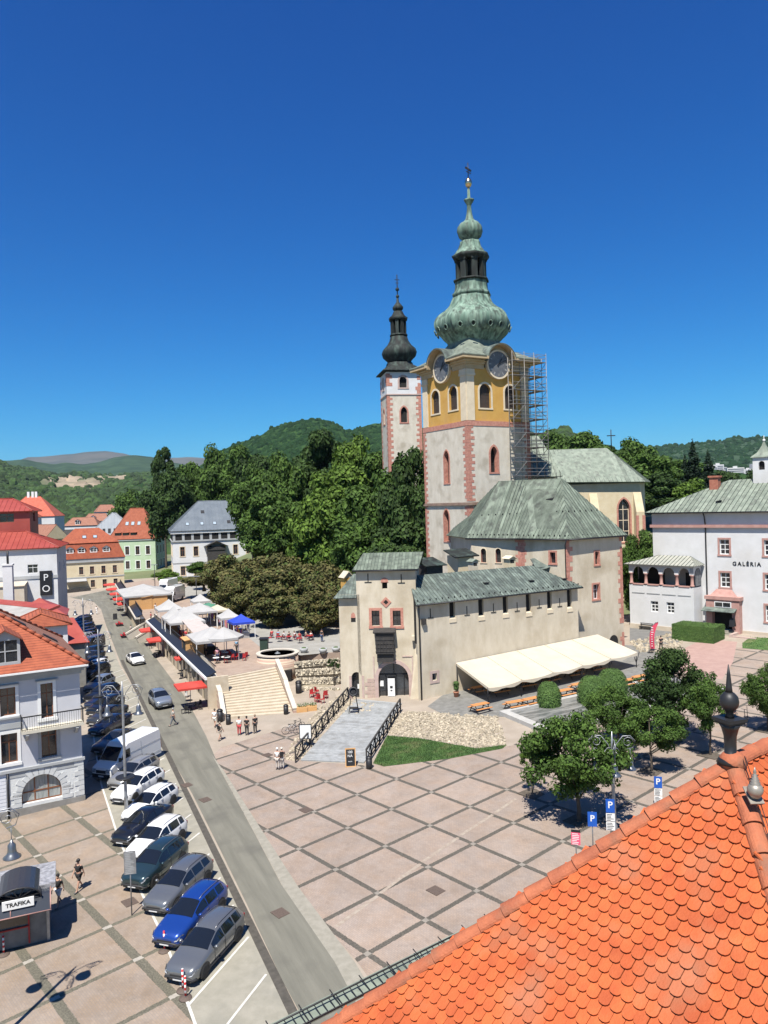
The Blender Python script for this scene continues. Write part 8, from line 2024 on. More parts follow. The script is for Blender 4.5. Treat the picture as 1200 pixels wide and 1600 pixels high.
# red square parasols along the street
def parasol(lb,P,rz,size=3.0,h=2.9,mat=None,cat='parasol',grp=None,name='parasol',peak=.35,n=4,val=.22):
 o=thing(name,lb,cat,P,rz,grp);mb=MB();mb.cyl((0,0,0),.035,0,h+peak,6);mb.build('pole',m_zinc,o)
 mb=MB();r=size/2*(1.414 if n==4 else 1)
 mb.lathe([(r,h-val),(r,h),(r*.5,h+peak*.52),(.02,h+peak)],n,ph=pi/4 if n==4 else 0,smooth=False);mb.f=[f for f in mb.f if len(f)!=n or n==4 and len(set(f))==4 and not all(i<n for i in f)]
 k_=len(mb.f);mb.mi=mb.mi[:k_];mb.sm=mb.sm[:k_]
 mb.build('canopy',mat or m_red,o);return o
gr='red parasols of the restaurants'
for i,(x,y,lb)in enumerate(((302,1078,'nearest single red parasol by the stairs end of the row'),(288,1036,'low red sign canopy in the middle of the near restaurant row'),(252,1007,'front one of the two red parasols beside the black roof'),(239,992,'rear one of the two red parasols beside the black roof'),(202,951,'red parasol nearest the small white coping stair'),(195,944,'second red parasol of the far row'),(189,936,'third red parasol of the far row'),(183,929,'fourth red parasol of the far row'),(178,922,'farthest red parasol under the large white tent'))):
 P=AZ(x-5,y-9,3.2);g0=gz(P.x,P.y);sz=3.0 if i!=1 else 1.6
 parasol(lb,(P.x,P.y,g0),RR.rotation_euler.z+(.0),size=sz*(1.15 if i>3 else 1),h=2.55,grp=gr,peak=.35)
 for kk in range(2):
  q_=Vector((P.x+R3.uniform(-.4,.4),P.y+(kk-.5)*1.5,0));t_=thing('cafe_table','dark cafe table in the shade of a red parasol','table',(q_.x,q_.y,gz(q_.x,q_.y)),R3.uniform(0,3),'cafe tables under the red parasols')
  mb=MB();mb.cyl((0,0,0),.4,.70,.73,12);mb.build('table_top',m_iron,t_);mb=MB();mb.cyl((0,0,0),.03,0,.7,6);mb.cyl((0,0,0),.22,0,.03,10);mb.build('leg',m_iron,t_)
def chair_proto(m,nm='cafe_chair'):
 o=thing(nm,'x','chair');mb=MB();mb.box(-.2,-.2,.43,.2,.2,.46);mb.build('seat',m,o);mb=MB();mb.box(-.2,.17,.46,.2,.2,.85);mb.build('backrest',m,o)
 for sx in(-.17,.17):
  for sy in(-.17,.17):mb=MB();mb.box(sx-.015,sy-.015,0,sx+.015,sy+.015,.43);mb.build('leg',m,o)
 return o
ch_d=chair_proto(m_iron);ch_r=chair_proto(m_redchair,'red_chair');used={'d':0,'r':0}
def chair(kind,P,rz,lb,grp):
 src=ch_d if kind=='d' else ch_r
 if not used[kind]:used[kind]=1;src.location=P;src.rotation_euler=(0,0,rz);src['label']=lb;src['group']=grp;return
 dup(src,P,rz,lb,grp)
for(x,y)in((302,1078),(252,1007),(239,992),(202,951),(195,944),(189,936),(183,929)):
 P=AZ(x,y-9,3.4)
 for k in range(5):q_=(P.x+R3.uniform(-1.2,1.0),P.y+R3.uniform(-1.3,1.3));chair('d',(q_[0],q_[1],gz(*q_)),R3.uniform(0,6.3),'dark cafe chair in the shade of a red parasol','dark chairs under the red parasols')
for(x,y,lb)in((192,992,'red bench set on the pavement at the small white stair'),(186,1003-25,'second red bench set on the pavement by the far row')):
 P=G(x+2,y+4)if x==192 else G(x,y);o=thing('bench',lb,'bench',P,RR.rotation_euler.z);mb=MB()
 for k in range(3):mb.box(-.9,-.6+k*.5,.42,.9,-.3+k*.5,.48 if k!=1 else.75)
 mb.build('seat',m_redchair,o);mb=MB();
 for x_ in(-.8,.8):mb.box(x_-.03,-.5,0,x_+.03,.6,.42)
 mb.build('leg',m_iron,o)
P=G(178,962);o=thing('menu_board','dark menu board on the pavement by the far red parasols','sign',G(180,968),.3);mb=MB();mb.slab([(-.4,-.2,0),(.4,-.2,0),(.4,0,1.2),(-.4,0,1.2)],.03);mb.build('front_panel',m_iron,o);mb=MB();mb.slab([(-.4,.2,0),(.4,.2,0),(.4,0,1.2),(-.4,0,1.2)],.03);mb.build('back_panel',m_iron,o)
def tent(lb,x,y,w_,d_,h=2.4,peak=1.3,mat=None,rz=None,posts=True,name='market_tent',n_seg=1,hz=TZ,walls=False):
 P=AZ(x,y,hz+h);P.z=hz;rz=RR.rotation_euler.z if rz is None else rz;o=thing(name,lb,'tent',P,rz)
 mat=mat or m_tent;mb=MB();mb.cs=True
 hw,hd=w_/2,d_/2
 ring=lambda f,z:[mb.p((sx*hw*f,sy*hd*f,z))for sx,sy in((-1,-1),(0,-1),(1,-1),(1,0),(1,1),(0,1),(-1,1),(-1,0))]
 mb.cs=False
 rr=[ring(1,h-.3),ring(1,h),ring(.55,h+peak*.36),ring(.2,h+peak*.75)];ap_=mb.p((0,0,h+peak))
 for a_,b_ in zip(rr[:-1],rr[1:]):
  for k in range(8):mb.face((a_[k],a_[(k+1)%8],b_[(k+1)%8],b_[k]))
 for k in range(8):mb.face((rr[-1][k],rr[-1][(k+1)%8],ap_))
 mb.build('canopy',mat,o)
 for sx in(-1,1):
  for sy in(-1,1):mb=MB();mb.box(sx*(hw-.06)-.04,sy*(hd-.06)-.04,0,sx*(hw-.06)+.04,sy*(hd-.06)+.04,h-.05);mb.build('post',m_white,o)
 if walls:mb=MB();mb.box(-hw+.1,hd-.1,0,hw-.1,hd-.06,h-.2);mb.build('side_wall',mat,o)
 return o
bt_=tent('very large white tent over the far restaurant row',224,924,15,9.0,h=2.7,peak=1.5,walls=True);
mb=MB();mb.box(7.2,-3.5,0,7.3,3.5,2.5);mb.build('end_panel',m_wood,bt_)
tent('white market tent with pale yellow valance behind the small stair',264,950,4.6,4.0,h=2.5,peak=1.5)
tent('white double peaked tent behind the wooden shed',288,968,5.6,5.0,h=2.7,peak=1.9)
tent('white peaked tent touching the double peaked one on its street side',272,964,3.2,3.2,h=2.9,peak=1.7)
tent('wide low white tent in the middle of the market',312,952,7.0,4.2,h=2.6,peak=1.1)
tent('tiny white tent at the edge of the trees near the camper van',313,938,3.4,3.0,h=2.5,peak=1.2)
tent('faded green market tent at the edge of the trees',326,947,4.0,3.0,h=2.3,peak=.6,mat=M('green_canvas',(0.06,0.20,0.13),rough=.8))
tent('small pale tent between the green tent and the white one by the trees',340,952,3.4,3.2,h=2.3,peak=.8,mat=m_canvas)
tent('white peaked tent just left of the bright blue one',357,963,3.2,3.0,h=2.5,peak=1.2)
tent('bright blue market tent in front of the dark trees',377,970,3.4,3.2,h=2.4,peak=1.0,mat=M('blue_canvas',(0.015,0.05,0.42),rough=.7))
tent('broad white tent behind the big white parasol',331,994,6.6,5.2,h=2.7,peak=1.2)
def stall(lb,x,y,w_,d_,h,mat=m_tent,tilt=.4):
 P=AZ(x,y,TZ+h);P.z=TZ;o=thing('market_stall',lb,'stall',P,RR.rotation_euler.z+pi/2)
 mb=MB();mb.slab([(-w_/2,-d_/2,h),(w_/2,-d_/2,h),(w_/2,d_/2,h+tilt),(-w_/2,d_/2,h+tilt)],.05);mb.box(-w_/2,-d_/2-.02,h-.25,w_/2,-d_/2,h);mb.build('canopy',mat,o)
 for sx in(-1,1):
  for sy in(-1,1):mb=MB();mb.box(sx*(w_/2-.1)-.04,sy*(d_/2-.1)-.04,0,sx*(w_/2-.1)+.04,sy*(d_/2-.1)+.04,h);mb.build('post',m_wood,o)
 mb=MB();mb.box(-w_/2+.1,-d_/2+.1,0,w_/2-.1,-d_/2+.7,.95);mb.build('counter',m_darkwood,o)
P_=M('pinkish_canvas',(0.50,0.44,0.41),(0.44,0.38,0.35),scale=1,rough=.85)
stall('flat pale striped canopy stall, farther one of the pair',303,976,2.4,6.4,2.6,P_);stall('flat pale striped canopy stall, nearer one of the pair',314,986,2.6,6.4,2.6,P_)
def shed(lb,x,y,w_,d_,h):
 P=T(x,y);o=thing('wooden_hut',lb,'hut',P,RR.rotation_euler.z);mb=MB();mb.box(-w_/2,-d_/2,0,w_/2,d_/2,h)
 for k in range(int(w_/.3)):mb.box(-w_/2+k*.3,-d_/2-.03,0,-w_/2+k*.3+.03,-d_/2,h)
 mb.build('wall',m_wood,o);mb=MB();mb.slab([(-w_/2-.2,-d_/2-.2,h),(w_/2+.2,-d_/2-.2,h),(w_/2+.2,d_/2+.2,h+.3),(-w_/2-.2,d_/2+.2,h+.3)],.08);mb.build('roof',m_wood,o);mb=MB();mb.box(-w_/2+.3,-d_/2-.05,.9,w_/2-.3,-d_/2-.031,h-.3);mb.build('hatch',m_dark,o)
shed('pale wooden hut under the white peaked tents',268,990,2.4,2.2,2.5);shed('orange wooden hut behind the big white parasol',302,1026,2.6,2.2,2.4);shed('wooden hut under the very large tent end',229,951,2.2,1.8,2.3)
parasol('big white round parasol over red chairs at the top of the stairs',T(351,1030),.2,size=4.9,h=2.9,mat=m_tent,peak=1.1,n=8,val=.3)
for k in range(14):a=R3.uniform(0,6.3);r=R3.uniform(.8,2.8);P=T(351,1031);chair('r',(P.x+r*cos(a),P.y+r*sin(a)*.9,TZ),R3.uniform(0,6.3),'red chair under the big white parasol','red chairs at the top of the stairs')
for k in range(14):f=R3.random();P=T(272+f*34,985+f*38);chair('r',(P.x+R3.uniform(-.5,.8),P.y,TZ),R3.uniform(0,6.3),'red chair along the terrace railing behind the black roof','red chairs along the terrace railing')
for k in range(7):
 P=T(345+R3.uniform(-14,14),1030+R3.uniform(-5,7));o=thing('cafe_table','small white topped table among the red chairs','table',P,0,'tables at the top of the stairs');mb=MB();mb.cyl((0,0,0),.4,.7,.74,12);mb.build('table_top',m_white,o);mb=MB();mb.cyl((0,0,0),.03,0,.7,6);mb.build('leg',m_iron,o)
cols=[(.5,.05,.1),(.05,.1,.45),(.7,.68,.65),(.45,.1,.3),(.08,.08,.1),(.7,.5,.1),(.6,.2,.2),(.2,.3,.5)]
for i in range(9):
 f=i/8;P=T(332+f*48,965+f*30);o=thing('market_table','craft stall table with red, white and blue goods, number %s from the far end'%['first','second','third','fourth','fifth','sixth','seventh','eighth','ninth'][i],'stall',P,radians(-58))
 mb=MB();mb.box(-1.3,-.45,.0,1.3,.45,.8);mb.build('table',m_tent,o)
 for k in range(9):
  c_=R3.choice(cols);mb=MB();x=-1.25+k*.28;mb.box(x,-.47-.0,.25,x+.2,-.451,R3.uniform(.9,1.5));mb.box(x,-.4,.8,x+.2,.3,R3.uniform(.85,1.1));mb.build('goods',M('goods_%d'%cols.index(c_),c_,rough=.8),o)
 for s_ in(-1,1):mb=MB();mb.bar((s_*1.2,0,0),(s_*1.0,.3,2.4),.06);mb.build('post',m_wood,o)
Rp=random.Random(21);shirts=[(.65,.63,.6),(.5,.05,.06),(.05,.12,.4),(.03,.03,.03),(.5,.45,.35),(.6,.3,.35),(.2,.35,.5),(.7,.7,.7)];snm=['pale grey','red','blue','black','beige','pink','light blue','white']
spots=[(280,992,'beside the pale hut'),(291,1003,'by the terrace railing near the pale hut'),(299,1008,'at the flat canopy stalls'),(308,1012,'in front of the orange hut'),(322,1024,'left of the big white parasol'),(340,1034,'under the big white parasol'),(370,1020,'right of the big white parasol'),(330,962,'at the first craft table'),(337,972,'between the craft tables and the tents'),(346,980,'at the middle craft tables'),(357,985,'beside the craft tables'),(368,992,'near the last craft table'),(384,996,'below the blue tent'),(300,962,'between the white tents'),(388,985,'next to the blue tent'),(322,958,'behind the wide low tent'),(243,958,'by the wooden hut of the large tent'),(236,972,'at the top of the side stairs')]
for i,(x,y,wh)in enumerate(spots):
 s_=i%8;person('person in %s top standing %s'%(snm[s_],wh),T(x,y),Rp.uniform(0,6.3),'stand' if i%3 else 'walk',shirts[s_],Rp.choice([(.05,.06,.12),(.03,.03,.03),(.3,.26,.2)]),i%4==0,(.06,.04,.03),Rp.uniform(1.62,1.82))
person('person in dark top and blue jeans standing on the upper path left of the gate',T(503,1003),1.0,'stand',(.03,.03,.035),(.05,.08,.16),False,BLK,1.8)
seats=[(425,997,1,'red top'),(435,998,6,'turquoise top'),(444,1000,7,'white top'),(452,1001,3,'dark top'),(460,1000,7,'white shirt'),(468,1001,1,'dark red top'),(478,999,4,'beige top'),(486,1000,0,'grey top')]
for i,(x,y,s_,nm)in enumerate(seats):
 P=T(x,y);rz_=Rp.uniform(0,6.3);o=chair('r',P,rz_+pi/2,'red garden chair with a seated visitor under the dark trees','red garden chairs under the dark trees')
 person('seated visitor in %s, %s from the left under the dark trees'%(nm,['first','second','third','fourth','fifth','sixth','seventh','eighth'][i]),P,rz_+pi,'sit',shirts[s_],(.06,.06,.1),False,(.08,.05,.03),1.72)
for k in range(5):P=T(420+k*16,1003+R3.uniform(-2,3));o=thing('garden_table','round garden table among the red chairs under the trees','table',P,0,'garden tables under the dark trees');mb=MB();mb.cyl((0,0,0),.45,.7,.74,12);mb.build('table_top',m_redchair,o);mb=MB();mb.cyl((0,0,0),.03,0,.7,6);mb.build('leg',m_iron,o)
P=T(413,1018);o=thing('utility_box','dark green utility box by the round drum wall','box',P);mb=MB();mb.box(-.5,-.4,0,.5,.4,1.7);mb.build('cabinet',M('dark_green_box',(0.02,0.045,0.03),rough=.6),o);mb=MB();mb.slab([(-.6,-.5,1.7),(.6,-.5,1.7),(.6,.5,1.8),(-.6,.5,1.8)],.06);mb.build('lid',m_iron,o)
for(x,y,lb)in((475,1020,'stone planter near the drum wall on the upper path'),(525,1019,'stone planter beside the gate tower corner'),(505,1021,'middle stone planter on the upper path')):
 P=T(x,y);o=thing('planter',lb,'planter',P);mb=MB();mb.lathe([(.3,0),(.5,.3),(.55,.65),(.45,.65),(.4,.5)],14);mb.build('bowl',m_greytrim,o);mb=MB();mb.lathe([(.42,.5),(.3,.68),(.02,.75)],10);mb.build('soil',M('planter_greens',(0.06,0.10,0.03),rough=1),o)
for i,(x,y)in enumerate(((488,1090),(497,1086),(505,1092),(492,1098),(503,1099))):
 P=G(x,y)
 for k in range(2):chair('r',(P.x+R3.uniform(-.5,.5),P.y+k*.4,P.z),1.3*i+k,'dark red chair crowded in the lower garden by the rock wall','dark red chairs by the rock wall')
for(x,y,lb)in((472,1112,'left wooden planter box beside the right stair wall'),(487,1110,'right wooden planter box beside the right stair wall')):
 P=G(x,y);o=thing('planter_box',lb,'planter',P,.1);mb=MB();mb.box(-.55,-.3,0,.55,.3,.5);mb.build('box',m_wood,o);mb=MB();R5=random.Random(x)
 def fn(R):return Vector((R.uniform(-.5,.5),R.uniform(-.25,.25),.5+R.uniform(0,.35))),Vector((R.gauss(0,1),R.gauss(0,1),1)).normalized()
 leafshell(mb,fn,120,.06,R5);mb.build('plants',m_hedge,o)
def leafmat(name,c1,c2,c3=None,tr=.25):
 return M(name,c1,c2,scale=.45,rough=.75,isl=.45,trans=tr,spec=.25,c3=c3,s3=.8)
l_green=leafmat('leaves_green',(0.040,0.080,0.014),(0.090,0.160,0.028));l_lime=leafmat('leaves_fresh',(0.065,0.120,0.016),(0.125,0.205,0.030));l_dark=leafmat('leaves_dark',(0.024,0.050,0.012),(0.055,0.100,0.022));l_brown=leafmat('leaves_bronze',(0.075,0.085,0.026),(0.160,0.135,0.050),c3=(0.075,0.135,0.028));l_fir=leafmat('needles',(0.010,0.024,0.012),(0.022,0.045,0.020),tr=.1)
m_bark=M('bark',(0.06,0.045,0.035),(0.10,0.08,0.06),scale=4,rough=.95)
def crown_mesh(seed,n,leaf,shape='round',nb=26,H=10.0,R=4.0,zb=2.5,dens=1.0):
 Rr=random.Random(seed);mb=MB();blobs=[]
 for k in range(nb):
  t=Rr.random()
  if shape=='cone':
   z=zb+(H-zb)*t;rr=R*(1-t)**.85*Rr.uniform(.55,1.0);a=Rr.uniform(0,6.3);blobs.append((Vector((rr*cos(a)*.75,rr*sin(a)*.75,z)),(R*.28*(1.1-t),R*.28*(1.1-t),(H-zb)*.05)))
  else:
   u=Vector((Rr.gauss(0,1),Rr.gauss(0,1),Rr.gauss(0,.9))).normalized()*Rr.uniform(.35,1.0)**.6
   tap=1.0 if shape=='round' else(1.0-.35*max(0,u.z))
   lo_=shape=='loose';c=Vector((u.x*R*(.88 if lo_ else.74)*tap,u.y*R*(.88 if lo_ else.74)*tap,(H+zb)/2+u.z*(H-zb)/2*.85));s=R*(Rr.uniform(.12,.27)if lo_ else Rr.uniform(.20,.40));blobs.append((c,(s,s,s*Rr.uniform(.65,.9))))
 tot=sum(b[1][0]**2 for b in blobs)
 for c,s in blobs:
  m=int(n*s[0]**2/tot)
  for _ in range(m):
   v_=Vector((Rr.gauss(0,1),Rr.gauss(0,1),Rr.gauss(0,1))).normalized();f=Rr.uniform(.45,1.08)
   p=Vector((c.x+v_.x*s[0]*f,c.y+v_.y*s[1]*f,c.z+v_.z*s[2]*f));nn=(v_+Vector((Rr.uniform(-.8,.8),Rr.uniform(-.8,.8),Rr.uniform(-.3,.9)))).normalized()
   a=nn.orthogonal().normalized();a.rotate(Matrix.Rotation(Rr.uniform(0,6.3),3,nn));b_=nn.cross(a);L=leaf*Rr.uniform(.6,1.25)
   mb.face([mb.p(p-a*L*.6),mb.p(p+b_*L*.38-a*L*.05),mb.p(p+a*L*.65),mb.p(p-b_*L*.38+nn*L*.12)])
 return mb,blobs
def trunk_mesh(blobs,H,zb,r,seed,lean=0):
 Rr=random.Random(seed);mb=MB();top=Vector((Rr.uniform(-.3,.3),Rr.uniform(-.3,.3),zb+(H-zb)*.62))
 pts=[Vector((0,0,-1.5)),Vector((0,0,.2)),Vector((.03,0,zb*.5)),Vector((top.x*.4,top.y*.4,zb)),top];mb.tube(pts,[r*1.5,r*1.25,r,r*.8,r*.25],8)
 for c,s in sorted(blobs,key=lambda b:-b[1][0])[:11]:
  f=Rr.uniform(.0,.6);st_=pts[3]+(top-pts[3])*f-Vector((0,0,.2));md=st_*.5+c*.5+Vector((0,0,-.2));mb.tube([st_,md,c],[r*.42,r*.25,r*.08],5)
 return mb
TREES={}
def tree(kind,lb,P,H,R=None,grp=None,rz=None,name=None,cat='tree',mat=None):
 """kind -> prototype built at a nominal size, then scaled"""
 spec={'park1':(1,15000,.62,'round',34,18,6.5,4.0,.38),'park2':(2,15000,.62,'egg',36,20,6.5,3.5,.4),'park3':(3,13000,.62,'round',30,16,7.0,3.0,.38),'bush':(4,7000,.40,'round',22,7,4.2,.4,.18),'tall':(5,9000,.6,'egg',26,24,4.6,9,.35),'city1':(6,17000,.15,'loose',70,5.6,3.0,1.1,.10),'city2':(17,12000,.15,'loose',52,6.0,2.6,1.5,.09),'city3':(8,20000,.16,'loose',80,7.0,3.1,.8,.12),'sap':(9,2200,.12,'loose',20,4.0,1.3,1.4,.05),'fir':(10,12000,.45,'cone',120,19,4.0,1.5,.3)}[kind]
 if kind not in TREES:
  sd,n,lf,sh,nb,h0,r0_,zb,tr_=spec;mb,bl=crown_mesh(sd,n,lf,sh,nb,h0,r0_,zb);TREES[kind]=(mb.mesh('crown',l_green),trunk_mesh(bl,h0,zb,tr_,sd).mesh('trunk',m_bark),h0,r0_)
 cm_,tm_,h0,r0_=TREES[kind];o=thing(name or('shrub' if kind=='bush' else 'conifer' if kind=='fir' else 'deciduous_tree'),lb,cat,P,rz if rz is not None else random.uniform(0,6.3),grp)
 k=H/h0;kr=(R/r0_)if R else k;o.scale=(kr,kr,k);c_=link('crown',cm_,o);setmat(c_,mat or l_green);link('trunk',tm_,o);return o
def ptree(kind,lb,px,pytop,Y,H,R,mat,grp):
 """crown top at pixel (px,pytop) at distance Y"""
 q_=AT(px,pytop,Y);g0=terrain(q_.x,Y);h=q_.z-g0
 if h<H*.55:h=H*.55
 return tree(kind,lb,(q_.x,Y,q_.z-h),h,R,grp,mat=mat)
gp1='green park trees on the castle slope'
pt=[('tall',253,681,262,22,4.2,l_dark,'tall dark poplar-like tree standing highest at the left end of the park'),('park1',290,712,252,18,8,l_green,'round green tree just right of the tall dark one'),('park3',330,700,250,20,8.5,l_green,'broad green tree above the grey palace roof'),('park2',372,690,244,20,8,l_green,'bright crowned tree right of the palace roof'),('park1',402,698,236,20,8,l_dark,'darker tree filling the gap right of the palace'),('park3',436,712,165,20,7,l_green,'round crown in the middle of the park, front row'),('park2',500,664,178,24,7.5,l_dark,'tall dark crown in front of the forested hill'),('park1',466,700,185,20,7,l_dark,'dark crown left of the tallest park tree'),('park3',560,686,172,22,8,l_lime,'bright lime crown left of the slender tower'),('park1',530,712,158,20,8,l_lime,'lime green crown below the bright one'),('park2',585,700,160,22,7,l_green,'green crown directly left of the slender tower'),('park1',636,682,128,22,5.6,l_dark,'dark leafy tree covering the foot of the slender tower'),('park3',600,740,138,18,7,l_green,'green tree in the hollow left of the clock tower'),('park1',648,740,122,18,5.2,l_dark,'dark tree touching the left edge of the clock tower'),('park2',556,752,140,17,7.5,l_green,'middle park tree above the gate tower'),('park3',500,770,142,15,7.5,l_lime,'fresh green lower crown in the middle of the park'),('park1',455,770,150,15,7,l_green,'green crown above the bronze shrubs'),('park2',415,765,158,15,7,l_green,'green crown right of the palace wall'),('park3',392,730,190,17,7,l_green,'green crown over the right end of the palace'),('park1',620,800,118,13,6,l_dark,'low dark tree just behind the gate tower roof'),('park3',570,812,122,12,6.5,l_green,'low green tree behind the gate tower on the left'),('park2',345,730,255,15,8,l_green,'green crown behind the palace roof ridge'),('park1',310,738,258,15,8,l_dark,'dark crown behind the palace roof on the left'),('park3',270,735,240,14,9,l_dark,'dark crown between the palace and the green house'),('park1',235,755,280,12,9,l_dark,'far crown above the green house'),('park3',205,768,320,12,10,l_green,'far crown above the grey metal roof')]
for kd,px,py,Y,H,R,m_,lb in pt:ptree(kd,lb,px,py,Y,H,R,m_,gp1)
gp2='bronze leaved trees along the market terrace'
for i,(px,py,Y,R,m_,lb)in enumerate(((318,893,160,5.5,l_brown,'leftmost bronze tinged tree, behind the camper vans'),(352,868,142,6.0,l_brown,'bronze leaved tree behind the small market tents'),(392,862,132,6.2,l_brown,'bronze leaved tree above the bright blue tent'),(432,868,128,6.2,l_brown,'bronze tree right of the blue tent'),(472,872,122,5.8,l_brown,'bronze tree over the seated visitors'),(508,880,117,5.2,l_brown,'rightmost bronze tree beside the gate tower'),(425,905,118,4.5,l_brown,'low bronze shrub tree behind the garden tables'),(372,905,126,4.5,l_brown,'low bronze shrub tree behind the craft tables'),(490,915,110,3.8,l_brown,'low dark shrub tree by the upper path'),(312,878,175,3.6,l_green,'small green tree in front of the palace facade'))):
 ptree('park3' if i%2 else 'park1',lb,px,py,Y,6,R,m_,gp2)
for(x,y,Y,H,R,lb)in((258,893,205,6,4.0,'round clipped shrub at the palace corner'),(268,902,195,5,3.8,'lower round shrub beside the road behind the vans')):ptree('bush',lb,x,y-5,Y,H,R,l_lime,None)
gp3='trees behind the church and gallery'
for kd,px,py,Y,H,R,m_,lb in(('park1',900,664,215,16,9,l_green,'round green tree rising over the choir roof'),('park3',860,676,225,16,9,l_green,'green tree behind the nave roof and scaffold'),('park2',940,690,205,16,8,l_green,'green tree right of the choir roof ridge'),('park3',985,688,195,18,8,l_green,'broad crown left of the dark fir'),('park1',1020,700,180,18,7.5,l_green,'crown in front of the far hill right of the choir'),('park2',1035,735,170,16,7,l_dark,'dark crown filling behind the gallery roof'),('park1',990,740,175,16,7,l_dark,'dark crown behind the choir end'),('fir',1082,690,185,18,5,l_fir,'tall dark fir tree behind the gallery roof'),('fir',1106,706,195,14,4.6,l_fir,'shorter dark fir right of the tall one'),('park3',1086,750,165,10,6,l_lime,'light green tree just above the gallery roof edge'),('park1',1140,728,240,12,8,l_dark,'dark tree beyond the brick chimney'),('park3',1180,735,260,12,9,l_dark,'dark tree beyond the gallery ridge'),('park1',1060,712,230,14,9,l_green,'tree between the choir and the firs'),('fir',1070,712,205,14,4,l_fir,'slim dark fir left of the tall one'),('park1',1003,818,118,8,2.8,l_green,'small tree between the choir and the loggia'),('park3',985,845,112,7,2.2,l_green,'low leafy tree behind the hipped house corner')):ptree(kd,lb,px,py,Y,H,R,m_,gp3)
# plaza trees
def plz(kind,lb,base,H,R,mat=l_green,grp='young trees on the paved square'):
 P=G(*base);t_=tree(kind,lb,P,H,R,grp,mat=mat);sq=MB();sq.box(-.75,-.75,.0,.75,.75,.035);o=sq.build('tree_pit',M('tree_pit_soil',(0.07,0.055,0.04),(0.12,0.10,0.075),scale=5,rough=1));o.location=P;o.rotation_euler=(0,0,RG_A);tag(o,'brown soil square under the %s'%' '.join(lb.split(',')[0].split()[:10]),'tree pit','tree pits in the paving');return t_
plz('city1','large round tree left of the bell lamp post',(905,1283),7.6,3.9);plz('sap','thin sapling left of the large round tree',(832,1240),3.9,1.15,l_lime)
plz('city2','round tree right of the bell lamp post',(1018,1205),5.4,2.6);plz('city3','dense dark tree behind the lamp, biggest on the right',(1050,1158),8.2,3.3,l_dark);plz('city2','slender tree left of the black finial',(1110,1180),6.6,2.1)
plz('city1','tree at the right edge of the square',(1200,1142),5.8,2.3);plz('city1','tree in front of the basin behind the large round one',(965,1168),5.2,2.9)
tree('sap','small olive-like tree on the rock terrace left of the gate',T(522,1062,1.9),2.6,1.0,None,mat=l_dark)
# far woods on the left and right slopes: too many trees to count
Rw=random.Random(9);mbw=MB()
def blob(mb,c,r,h,R):
 ph=R.uniform(0,6.3);n=7
 rows=[]
 for(f,zf)in((.85,.05),(1.05,.35),(.8,.72),(.35,.96)):
  rows.append([mb.p((c.x+r*f*R.uniform(.8,1.2)*cos(ph+2*pi*k/n),c.y+r*f*R.uniform(.8,1.2)*sin(ph+2*pi*k/n),c.z+h*zf*R.uniform(.92,1.08)))for k in range(n)])
 for a_,b_ in zip(rows[:-1],rows[1:]):
  for k in range(n):mb.face((a_[k],a_[(k+1)%n],b_[(k+1)%n],b_[k]))
 mb.face(rows[-1])
def wood(name,label,hi,n,hmin,hmax,mat,k0=0,k1=1.0,px=None):
 src,cols,nr=HG[hi];mb=MB()
 for _ in range(n):
  i=Rw.randrange(len(cols)-1);k=min(nr-1,int(nr*(k0+(k1-k0)*Rw.random())));u,v_=Rw.random(),Rw.random();a,b,c,d=(src.v[q]for q in(cols[i][k],cols[i+1][k],cols[i][k+1],cols[i+1][k+1]))
  p=(a*(1-u)+b*u)*(1-v_)+(c*(1-u)+d*u)*v_;X_,Y_=PR(p)
  if hi==5 and inq(X_,Y_)and Rw.random()>.07 or(px and not px[0]<X_<px[1]):continue
  h=Rw.uniform(hmin,hmax)*(.6+.4*k/nr);blob(mb,p-Vector((0,0,h*.5)),h*Rw.uniform(.42,.6),h*Rw.uniform(.7,1),Rw)
 o=mb.build(name,mat);tag(o,label,'wood',kind='stuff')
m_wood2=M('hill_canopy',(0.012,0.032,0.012),(0.022,0.050,0.017),scale=.02,rough=1,isl=.22,bump=1,bscale=1,spec=.1)
m_wood1=M('wood_canopy',(0.016,0.036,0.010),(0.040,0.075,0.018),scale=.12,rough=1,isl=.45,bump=1,bscale=2)
wood('wood','dense dark wood on the valley slope behind the old town around the pale quarry',5,7500,10,16,m_wood1,.12,1.0,(-30,330))
wood('wood','forest covering the round green hill behind the park',2,8000,8,12,m_wood2,.3,1.0,(330,700))
wood('wood','wood on the low slope behind the church and gallery',4,2500,8,13,m_wood1,.2,1.0,(820,1105))
wood('wood','forest on the far hill at the right edge',3,3500,16,26,m_wood2,.3,1.0,(900,1230))
